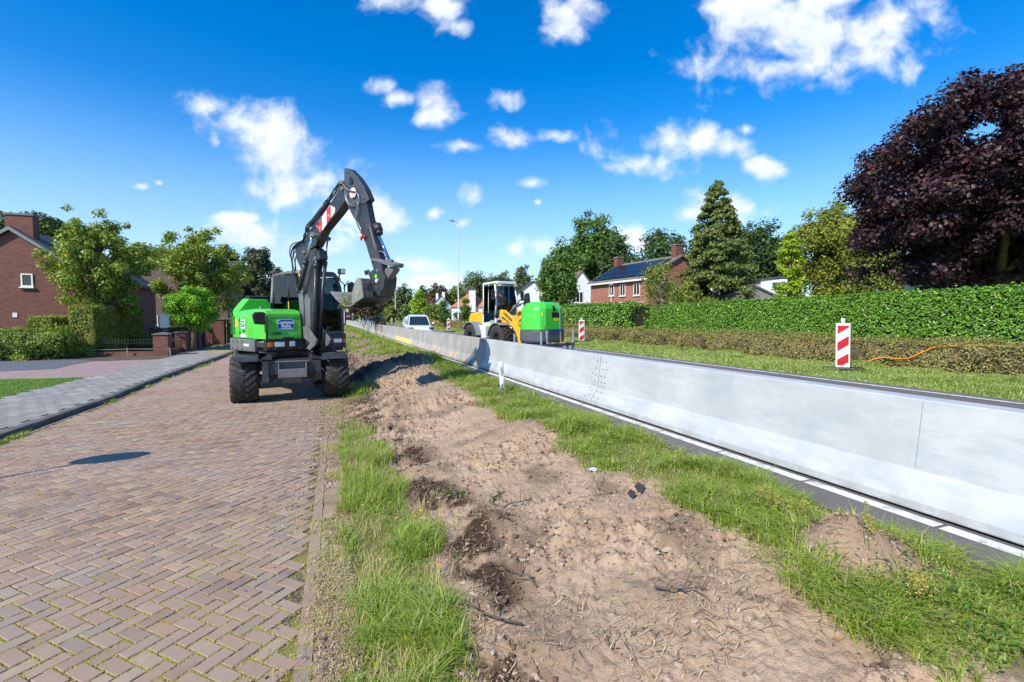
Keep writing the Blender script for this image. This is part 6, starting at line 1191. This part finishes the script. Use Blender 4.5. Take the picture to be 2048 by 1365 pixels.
car('parked_car', 'dark parked car half hidden behind the mixed border at the left', (-18.6, 30.6, .08), rad(175), (.06, .09, .10), 4.3, 1.75, 1.45)
lo = empty('lorry', cw(150, 6.2), -math.pi / 2 + rd, 'white lorry with red stripe coming up the road in the distance', 'lorry')
b = MB(); b.prism([(0, .5), (2.2, .5), (2.35, 1.4), (2.3, 2.3), (2.1, 3.6), (0, 3.7)], -1.25, 1.25, 'y'); cb_ = obj('cab', b, M_lw, lo, .05); b = MB(); b.add([(2.33, -1.1, 1.9), (2.33, 1.1, 1.9), (2.2, 1.05, 2.9), (2.2, -1.05, 2.9)], [(0, 1, 2, 3)]); b.v = [(x + .03, y, z) for x, y, z in b.v]; obj('windscreen', b, M_cgl, cb_)
b = MB(); b.box(2.36, 2.42, -1.0, 1.0, 1.5, 1.75); obj('red_stripe', b, M_red, cb_); b = MB(); b.box(2.3, 2.42, -.9, .9, .7, 1.45); obj('grille', b, M_blk, cb_); b = MB(); b.box(-12, -.3, -1.27, 1.27, 1.1, 3.9); obj('trailer', b, M_lw, lo, .04)
b = MB(); [b.cyl((x, -1.2, .5), (x, 1.2, .5), .5, 14) for x in (1.3, -1.5, -9, -10.3)]; obj('wheels', b, M_rub, lo)
# ================================================================== ROADSIDE THINGS
def clip(poly, x0, x1, z0, z1):
    for ax, lim, sg in ((0, x0, 1), (0, x1, -1), (1, z0, 1), (1, z1, -1)):
        out = []
        for i in range(len(poly)):
            a, b = poly[i - 1], poly[i]; ia = (a[ax] - lim) * sg >= 0; ib = (b[ax] - lim) * sg >= 0
            if ia != ib: t_ = (lim - a[ax]) / (b[ax] - a[ax]); out.append((a[0] + t_ * (b[0] - a[0]), a[1] + t_ * (b[1] - a[1])))
            if ib: out.append(b)
        poly = out
        if not poly: break
    return poly
M_bred = simple('reflective_red', (.50, .01, .015), .4, 0, .08, 8); M_bwh = simple('reflective_grey', (.58, .62, .66), .4, 0, .05); M_bfr = simple('board_white', (.76, .76, .74), .5, 0, .06, 4, 0, 40, (.4, .38, .33), .3)
def beacon(label, loc, rz, tilt=0, hgt=1.13):
    r = empty('road_beacon', loc, 0, label, 'road beacon', 'red and white road beacons', rot=(0, tilt, rz)); b = MB(); b.box(-.155, .155, -.03, .03, .1, .1 + hgt); bo = obj('board', b, M_bfr, r, .012)
    for sd_ in (-1, 1):
        yy_ = sorted((sd_ * .031, sd_ * .036)); b = MB(); b.box(-.12, .12, yy_[0], yy_[1], .16, .04 + hgt); obj('reflective_sheet', b, M_bwh, r)
        yy_ = sorted((sd_ * .0365, sd_ * .041))
        for k in range(5):
            z = .12 + hgt - .2 - k * .44; p = clip([(-.3, z - .22), (.3, z + .2), (.3, z + .42), (-.3, z)] if True else [], -.12, .12, .16, .04 + hgt)
            if len(p) > 2: b = MB(); b.prism(p, yy_[0], yy_[1], 'y'); obj('red_stripe', b, M_bred, r)
    b = MB(); b.cyl((0, 0, .1 + hgt), (0, 0, .22 + hgt), .045, 12); obj('lamp_socket', b, M_bfr, r, .008); b = MB(); b.prism([(-.42, -.22), (.42, -.22), (.45, -.15), (.45, .15), (.42, .22), (-.42, .22), (-.45, .15), (-.45, -.15)], 0, .1, 'z'); obj('rubber_foot', b, M_blk, r, .015); return r
def GR_(u, v, z=.64): p = G(u, v, z); return (p[0], p[1], z)
def face_cam(p, off=0): return -math.atan2(p[0], p[1]) + off
p = GR_(1685, 743, .62); beacon('nearest red and white striped road beacon, in front of the tall laurel hedge', p, face_cam(p, rad(6)), rad(-1))
p = GR_(1163, 686, .62); beacon('striped road beacon just right of the green bonnet load', p, face_cam(p, rad(10)), 0)
p = GR_(908, 657.5, .62); beacon('tilted striped road beacon at the foot of the street lamp', p, face_cam(p), rad(8))
p = cw(39, 10.9); beacon('striped road beacon close behind the right side of the white car', (rx(10.9, 45), 45, .6), rad(-8))
for i, Y in enumerate((60, 74, 88, 104)): beacon(['striped beacon beside the left mirror of the white car', 'distant striped beacon, second beyond the white car', 'distant striped beacon, third beyond the white car', 'most distant striped beacon along the verge'][i], (rx(11.0, Y), Y, .58), rad(-5 + 4 * i), rad(3 * (i % 2)))
# street lamps
M_pole = simple('galv_pole', (.50, .52, .53), .45, .3, .08)
def lamp(label, u, v, z, top_v, m=None, arm=-1):
    p = G(u, v, z); d_ = (p - C0) @ Fv; ztop = CH + (635 - top_v) * d_ / FPX; r = empty('street_lamp', p, 0, label, 'street lamp', 'street lamps'); h = ztop - z; b = MB()
    b.tube([(0, 0, 0), (0, 0, 1.6), (0, 0, 1.65), (0, 0, h)], [.11, .11, .075, .05], 12); b.tube([(0, 0, h), (arm * .1, 0, h + .1), (arm * .45, 0, h + .22)], .035, 8); obj('pole', b, M_pole, r)
    b = MB(); b.loft([[(arm * x, -w_, z1), (arm * x, w_, z1), (arm * x, w_ * .7, z1 + t_), (arm * x, -w_ * .7, z1 + t_)] for x, w_, z1, t_ in ((.4, .06, h + .19, .08), (.6, .14, h + .22, .13), (.95, .13, h + .28, .1), (1.05, .06, h + .31, .05))], True, True, False); obj('lamp_head', b, M_gry, r, .01)
lamp('tall galvanised street lamp between the white car and the loader', 917, 657.5, .64, 450); lamp('tall street lamp further off, seen right of the excavator bucket', 791, 645.5, .6, 541)
def gpole(label, u, v, z, tv, dep=None):
    p = G(u, v, z); d_ = (p - C0) @ Fv; h = CH + (635 - tv) * d_ / FPX - z; r = empty('garden_lamp', p, 0, label, 'lamp post'); b = MB(); b.tube([(0, 0, 0), (0, 0, h)], [.05, .035], 8); obj('pole', b, simple('cream_pole', (.5, .47, .36), .6), r)
    b = MB(); b.lathe([(.02, h + .02), (.22, h + .0), (.24, h + .05), (.1, h + .16), (.0, h + .18)], (0, 0, 0), 'z', 14); obj('lamp_shade', b, M_gry, r)
gpole('thin cream lamp post in front of the solar roof house', 1221.5, 668, .66, 572); gpole('thin post with small lamp beyond the white car', 862, 648, .64, 604)
# round signs seen from behind
M_sgn = simple('sign_back', (.30, .34, .37), .5, .3, .08)
def rsign(label, p, h, R_, rz, posts=(0,), face=None):
    r = empty('round_sign', p, rz, label, 'traffic sign'); 
    for x in posts: b = MB(); b.cyl((x, .03, -.2), (x, .03, h + (R_ * .6)), .028, 10); obj('post', b, M_pole, r)
    b = MB(); b.cyl((0, -.01, h), (0, .012, h), R_, 36); b.lathe([(R_ * .99, -.02), (R_ * 1.03, -.005), (R_ * 1.03, .02), (R_ * .97, .02)], (0, 0, h), 'y', 36); o = obj('sign_disc', b, M_sgn, r); b = MB()
    b.box(-R_ * .8, R_ * .8, .013, .02, h + R_ * .35, h + R_ * .42); b.box(-R_ * .8, R_ * .8, .013, .02, h - R_ * .42, h - R_ * .35); obj('rail', b, M_pole, r); return r
p = Gt(728, 668); p = At(728, 668, 36); rsign('grey back of a round traffic sign on two posts beside the barrier', (p[0], p[1], p[2]), 1.4, .40, 0, (-.02, .3)); 
p2 = At(731, 667, 38.5); rsign('second round sign half hidden behind the first grey sign disc', (p2[0], p2[1], p2[2]), 1.5, .42, 0, (.1,))
sh_ = G(226, 918, -.01); dd_ = 2.25 / math.tan(SUN_EL); ft = sh_[:2] - dd_ * np.array([-math.sin(SUN_AZ), -math.cos(SUN_AZ)]); rsign('round sign just outside the left picture edge casting its shadow on the bricks', (ft[0], ft[1], -.01), 2.25, .33, rad(-24))
# white marker post
p = Gt(1006, 787); p = np.array([p[0], p[1], float(vz(np.array([p[0]]), np.array([p[1]]))[0]) - .03]); d_ = (p - C0) @ Fv; h = 64 * d_ / FPX
r = empty('marker_post', p, 0, 'white plastic road marker post leaning in the verge grass', 'marker post', rot=(rad(-2), rad(-4), rad(-25))); b = MB(); secs = []
for z, w_ in ((0, .055), (h * .5, .053), (h * .93, .05), (h * .985, .045), (h, .03)): secs.append([(w_ * math.cos(a) * 1.0, w_ * math.sin(a) * (.75 if math.sin(a) > 0 else .9), z) for a in [k * .3927 for k in range(16)]])
b.loft(secs, True, True); obj('post_body', b, M_whp, r); b = MB(); b.box(-.022, .022, -.058, -.043, h * .62, h * .82); obj('reflector', b, simple('reflector_grey', (.4, .42, .42), .3, .3), r)
for z in (h * .84, h * .57): b = MB(); b.box(-.012, .012, -.056, -.04, z, z + .012); obj('slot', b, M_blk, r)
b = MB(); b.prism([(-.03, .09), (.02, .07), (.03, .12), (-.01, .15), (.025, .2), (-.02, .18)], -.056, -.044, 'y'); obj('dirt_mark', b, simple('dried_mud', (.12, .10, .08), .9), r)
# orange cable along the brown hedge
pts = [PX(u, v, (x, 0, 0), (1, 0, 0)) for (u, v, x) in ((1697, 731, 13.2), (1725, 727, 13.5), (1752, 717, 13.75), (1775, 715, 13.8), (1795, 718, 13.8), (1818, 717, 13.8), (1842, 706, 13.85), (1868, 695, 13.95), (1900, 692, 13.95), (1950, 691, 14.0), (2000, 692, 14.0), (2060, 697, 14.0), (2200, 703, 14.0))]
b = MB(); b.tube([tuple(q) for q in pts], .016, 6); tag(obj('orange_cable', b, simple('orange_plastic', (.85, .30, .02), .5)), 'orange cable trailing over the low brown hedge at the right', 'cable')
# stakes with rope at the left
for k, (u, v) in enumerate(((256, 713), (341, 713), (120, 716), (20, 718))):
    p = G(u, v, .08); b = MB(); b.box(-.03, .03, -.02, .02, 0, .42); o = obj('wooden_stake', b, simple('pale_wood', (.45, .42, .25), .8), None, .004, loc=tuple(p)); o.rotation_euler = (rad(4), rad(-5), .3); tag(o, ['short pale stake at the corner of the big clipped hedge', 'short pale stake beside the first brick pillar', 'short stake in front of the mixed border near its middle', 'short stake at the far left end of the rope'][k], 'stake')
b = MB(); b.tube([tuple(G(u, v, .42)) for (u, v) in ((-200, 704), (20, 702.5), (70, 702.8), (120, 701), (190, 700.5), (256, 698.5), (300, 698.6), (341, 698))], .008, 5); tag(obj('rope', b, simple('rope', (.5, .5, .42), .8)), 'thin pale rope strung between the stakes at the left', 'rope')
# brick pillars and iron fence
M_cap = simple('pillar_cap', (.17, .16, .155), .8); PL = []
for k, (u, v, w_, h) in enumerate(((326, 711, .62, 1.05), (365, 703, .55, 1.05), (391, 697, .55, 1.1), (418, 691, .5, 1.15), (439, 688, .75, 1.75), (468, 687, .75, 1.75))):
    p = G(u, v, .08); PL.append(p); r = empty('brick_pillar', p, 0, ['brick pillar with flat cap, nearest of the fence row', 'second brick pillar of the fence row', 'third brick pillar of the fence row', 'fourth brick pillar, just before the tall gate pillars', 'tall dark gate pillar left of the garden entrance', 'tall dark gate pillar right of the garden entrance'][k], 'pillar', 'brick pillars of the garden fence')
    b = MB(); b.box(-w_ / 2, w_ / 2, -w_ / 2, w_ / 2, 0, h); obj('brickwork', b, M_br_d, r); b = MB(); b.prism([(-w_ / 2 - .05, h), (w_ / 2 + .05, h), (w_ / 2 + .05, h + .05), (0, h + .12), (-w_ / 2 - .05, h + .05)], -w_ / 2 - .05, w_ / 2 + .05, 'y'); obj('cap', b, M_cap, r)
M_iron = simple('wrought_iron', (.012, .012, .013), .5)
def ifence(a, b_, label):
    a = np.array(a); b_ = np.array(b_); d = b_ - a; L = float(np.hypot(d[0], d[1])); r = empty('iron_fence', a, math.atan2(d[1], d[0]), label, 'fence'); m_ = MB()
    for z in (.3, .62, .78): m_.box(0, L, -.012, .012, z, z + .025)
    n_ = int(L / .13)
    for i in range(n_ + 1): x = L * i / n_; m_.cyl((x, 0, .22), (x, 0, .86), .009, 5)
    obj('railing', m_, M_iron, r); m_ = MB(); m_.box(0, L, -.1, .1, 0, .22); obj('plinth', m_, M_br_d, r)
A_ = PL[0].copy(); B_ = A_ - [3.3, -.3, 0]; ifence(B_, A_ - [.3, 0, 0], 'black iron fence between the big hedge and the first brick pillar')
for i in range(3): ifence(PL[i] + [.0, .3, 0], PL[i + 1] - [0, .3, 0], 'black iron fence panel between the %s brick pillars' % ['first and second', 'second and third', 'third and fourth'][i])
n = 900; p = PL[4]; Q = np.stack([p[0] + .3 + rng.normal(size=n) * .8, p[1] + 5 + rng.normal(size=n) * .9, .5 + rng.random(n) * .9], -1)
r = empty('flower_bed', (p[0] + .3, p[1] + 5, .08), 0, 'orange red flowers in the garden behind the tall gate pillars', 'flowers'); leaves(Q - [p[0] + .3, p[1] + 5, .08], sph(n), np.full(n, .22), .6, LM('fresh'), 'foliage', r); k = rng.choice(n, 160); leaves(Q[k] + [0, -.3, .5] - [p[0] + .3, p[1] + 5, .08], sph(160), np.full(160, .2), .8, leafmat('petals', [(.8, .15, .05), (.85, .3, .1), (.7, .05, .08)]), 'blossoms', r)
# pollarded tree
p = At(1322, 660, 25); r = empty('pollarded_tree', (p[0], p[1], .66), 0, 'bare pollarded tree with a few leafy tufts in the hedge gap', 'tree'); b = MB(); pq = lambda u, v, dy=0: tuple(np.array(At(u, v, 25 + dy)) - [p[0], p[1], .66]); tips = []
b.tube([pq(1320, 664), pq(1321, 625), pq(1323, 598)], [.17, .14, .13], 10); P0 = pq(1323, 600)
for (pp, rs_) in (([P0, pq(1325, 570, .2), pq(1328, 545, .2), pq(1327, 536, .2)], [.11, .09, .08, .06]), ([P0, pq(1314, 585), pq(1310, 562, -.3), pq(1309, 556, -.3)], [.09, .07, .06, .05]), ([P0, pq(1332, 590, .4), pq(1340, 578, .6)], [.08, .05, .03]), ([pq(1321, 612), pq(1310, 600, -.2), pq(1304, 582, -.4)], [.08, .06, .04]), ([P0, pq(1322, 570, .6), pq(1320, 550, .8)], [.07, .05, .04])): b.tube(pp, rs_, 8); tips.append(pp[-1])
obj('trunk', b, M_bark2, r); n = 2600; tp = np.array(tips + [pq(1304, 560), pq(1346, 574), pq(1350, 590), pq(1302, 585), pq(1338, 600), pq(1312, 545), pq(1300, 548)]); k = rng.integers(0, len(tp), n); leaves(tp[k] + rng.normal(size=(n, 3)) * .22, sph(n), np.full(n, .12), .6, LM('olive'), 'foliage', r)
# dead branches and rubble on the soil
def onv(u, v): q = Gt(u, v); return np.array([q[0], q[1], float(vz(np.array([q[0]]), np.array([q[1]]))[0])])
M_twig = simple('twig', (.12, .085, .06), .9, 0, .3, 20)
for k, (u, v, L, a, lb) in enumerate(((985, 1015, .42, .9, 'dead branch with leaves lying in front of the dark soil hump'), (1010, 1030, .34, .2, 'pale broken branch across the dark soil hump'), (1310, 1205, .34, -.5, 'black forked root lying on bare soil'), (1075, 1180, .45, 2.1, 'thin dry branch in the straw near the grass strip'), (930, 1000, .3, 2.6, 'short dead twig with green leaves on the soil'), (1040, 1280, .5, 2.3, 'long dry stalk bundle near the bottom edge'), (1620, 1150, .5, -.9, 'long dry stalk lying towards the small soil heap'))):
    p = onv(u, v); b = MB(); d = np.array([math.cos(a), math.sin(a), 0]); nrm = np.array([-d[1], d[0], 0]); b.tube([tuple(d * t_ * L + nrm * .03 * math.sin(t_ * 7 + k) + [0, 0, .02 + .03 * math.sin(t_ * 3)]) for t_ in (0, .25, .5, .75, 1)], [.008, .007, .005, .004, .002], 6)
    for j in range(5): s_ = d * L * (.2 + .15 * j) + [0, 0, .04]; e = s_ + d * .08 + nrm * .12 * (-1) ** j + [0, 0, .04 * (j % 3)]; b.tube([tuple(s_), tuple((s_ + e) / 2 + [0, 0, .01]), tuple(e)], [.004, .003, .001], 5)
    r = empty('dead_branch', p, 0, lb, 'branch'); obj('twigs', b, M_twig, r)
    if k in (0, 4): nn = 60; Q = d * (rng.random((nn, 1)) * L) + rng.normal(size=(nn, 3)) * [.06, .06, .02] + [0, 0, .04]; leaves(Q, sph(nn) * .6 + [0, 0, .6], np.full(nn, .035), .6, LM('mid'), 'leaves', r)
for (u, v, s_, lb) in ((1278, 985, .065, 'dark broken roof tile sticking out of the soil beside the grass'), (1262, 1000, .05, 'smaller dark tile shard below the broken tile')):
    p = onv(u, v); b = MB(); b.prism([(-s_, -s_ * .5), (s_ * .8, -s_ * .7), (s_, s_ * .4), (-s_ * .3, s_ * .7)], 0, .012, 'z'); o = obj('tile_shard', b, simple('shard', (.06, .045, .04), .7), None, loc=(p[0], p[1], p[2] + .03)); o.rotation_euler = (.4, -.3, .8); tag(o, lb, 'tile')
for (u, v, m, lb) in ((1124, 852, simple('blue_wrapper', (.25, .32, .7), .4), 'crumpled blue white wrapper on the soil by the grass'), (1187, 943, simple('clear_scrap', (.6, .65, .66), .3), 'scrap of clear plastic at the edge of the soil'), (1247, 1076, simple('pale_scrap', (.6, .56, .5), .6), 'small pale scrap lying on the bare soil')):
    p = onv(u, v); b = MB(); rs_ = np.random.default_rng(int(u)); vv = [(math.cos(k * .9) * .04 * (.6 + rs_.random()), math.sin(k * .9) * .03 * (.6 + rs_.random()), rs_.random() * .03) for k in range(7)] + [(0, 0, .035)]; b.add(vv, [(k, (k + 1) % 7, 7) for k in range(7)]); tag(obj('litter', b, m, None, loc=(p[0], p[1], p[2] + .01)), lb, 'litter')
# yellow flowers in the strip, dock stalks in the verge
M_pet = leafmat('yellow_petal', [(.85, .6, .02), (.8, .5, .02)], .3); M_stem = simple('stem', (.12, .2, .04), .7)
fl = None
for (u, v) in ((843, 1046), (836, 1048), (832, 1057), (842, 1062), (725, 1023), (779, 1025), (746, 1017), (752, 1048), (791, 1061), (879, 1165)):
    p = onv(u, v + 18); h = .14 + random.random() * .05
    if fl is None:
        r = empty('yellow_flower', (p[0], p[1], p[2]), 0, 'tiny yellow flower head in the tall grass strip', 'flower', 'yellow flowers in the grass strip'); b = MB(); b.tube([(0, 0, 0), (.01, 0, h * .6), (0, .01, h)], .0018, 5); obj('stem', b, M_stem, r); a = rng.random(22) * 6.28; Q = np.stack([np.cos(a) * .008, .01 + np.sin(a) * .008, h + .003 * rng.random(22)], -1); leaves(Q, np.tile([0, -.4, 1.], (22, 1)) + sph(22) * .3, np.full(22, .016), .5, M_pet, 'petals', r); fl = r
    else: c = copytree(fl); c.location = tuple(p); c.rotation_euler = (0, 0, random.random() * 6)
M_dock = leafmat('dock_seed', [(.5, .42, .06), (.42, .36, .08), (.55, .4, .1)], .3)
for k, (u, v, h) in enumerate(((1520, 1040, .24), (1535, 1045, .26), (1552, 1048, .22), (1580, 1058, .22), (1606, 1060, .2), (1726, 1170, .24), (1735, 1175, .2), (1818, 1245, .26), (1833, 1250, .24), (1845, 1240, .22))):
    p = onv(u, v); r = empty('dock_plant', tuple(p), random.random(), 'yellowish seeding dock stalk in the verge ' + ('between camera and the far clump' if k < 5 else 'beside the small soil heap' if k < 7 else 'at the lower right'), 'weed', 'dock stalks in the verge grass'); b = MB(); b.tube([(0, 0, 0), (.01, .01, h * .6), (.02, 0, h)], .0022, 5); obj('stem', b, M_stem, r)
    n = 120; t_ = rng.random(n); Q = np.stack([.015 + rng.normal(size=n) * .012, rng.normal(size=n) * .012, h * (.45 + .55 * t_)], -1); leaves(Q, sph(n), np.full(n, .012), .7, M_dock, 'seed_head', r)['kind'] = 'stuff'
# broad weeds
def weed(u, v, n, s, kd, label, hh=.12):
    p = onv(u, v); r = empty('weed_clump', tuple(p), 0, label, 'weeds'); Q = rng.normal(size=(n, 3)) * [s, s, hh * .5]; Q[:, 2] = np.abs(Q[:, 2]) + .02; leaves(Q, sph(n) * .7 + [0, 0, .8], np.full(n, .034), .36, LM(kd), 'leaves', r)
weed(905, 752, 2600, .42, 'mid', 'dark leafy weed clump beside the barrier joint', .5); weed(745, 975, 200, .12, 'mid', 'clover patch at the edge of the tall grass strip'); weed(1850, 1200, 220, .15, 'mid', 'broad leaved weeds in the lower right verge')
weed(1000, 945, 60, .1, 'mid', 'small green sprigs on the bare soil'); weed(1740, 1225, 160, .12, 'mid', 'dark broad leaved weeds below the small soil heap'); weed(1985, 1290, 260, .16, 'mid', 'broad leaved plantain clump in the bottom right corner')
# leaves strewn over brick edge and soil
n = 420; x, y = scatter(n, -.8, 3.4, 1.3, 12, lambda x, y: .8); Q = np.stack([x, y, np.where(x > -.3, vz(x, y), roadcamber(x, y)) + .012], -1); tag(leaves(Q, sph(len(x)) * .5 + [0, 0, 1], np.full(len(x), .03), .6, leafmat('dry_leaf', [(.35, .15, .06), (.42, .28, .12), (.2, .25, .05), (.5, .36, .2)], .15), 'fallen_leaves'), 'scattered small fallen leaves on soil and brick edge', 'leaves', kind='stuff')

p = At(753, 634, 96); r = empty('portable_cabin', (p[0], p[1], .6), rad(-15), 'tall blue portable cabin on the far verge below the bucket', 'portable toilet'); M_pb = simple('cabin_blue', (.02, .16, .5), .5); b = MB(); b.box(-.7, .7, -.6, .6, 0, 2.3); b.prism([(-.75, 2.3), (.75, 2.3), (.5, 2.5), (-.5, 2.5)], -.65, .65, 'y'); obj('shell', b, M_pb, r, .03); b = MB(); b.box(-.4, .4, -.63, -.6, .1, 2.1); obj('door', b, simple('cabin_blue_light', (.05, .26, .62), .5), r)
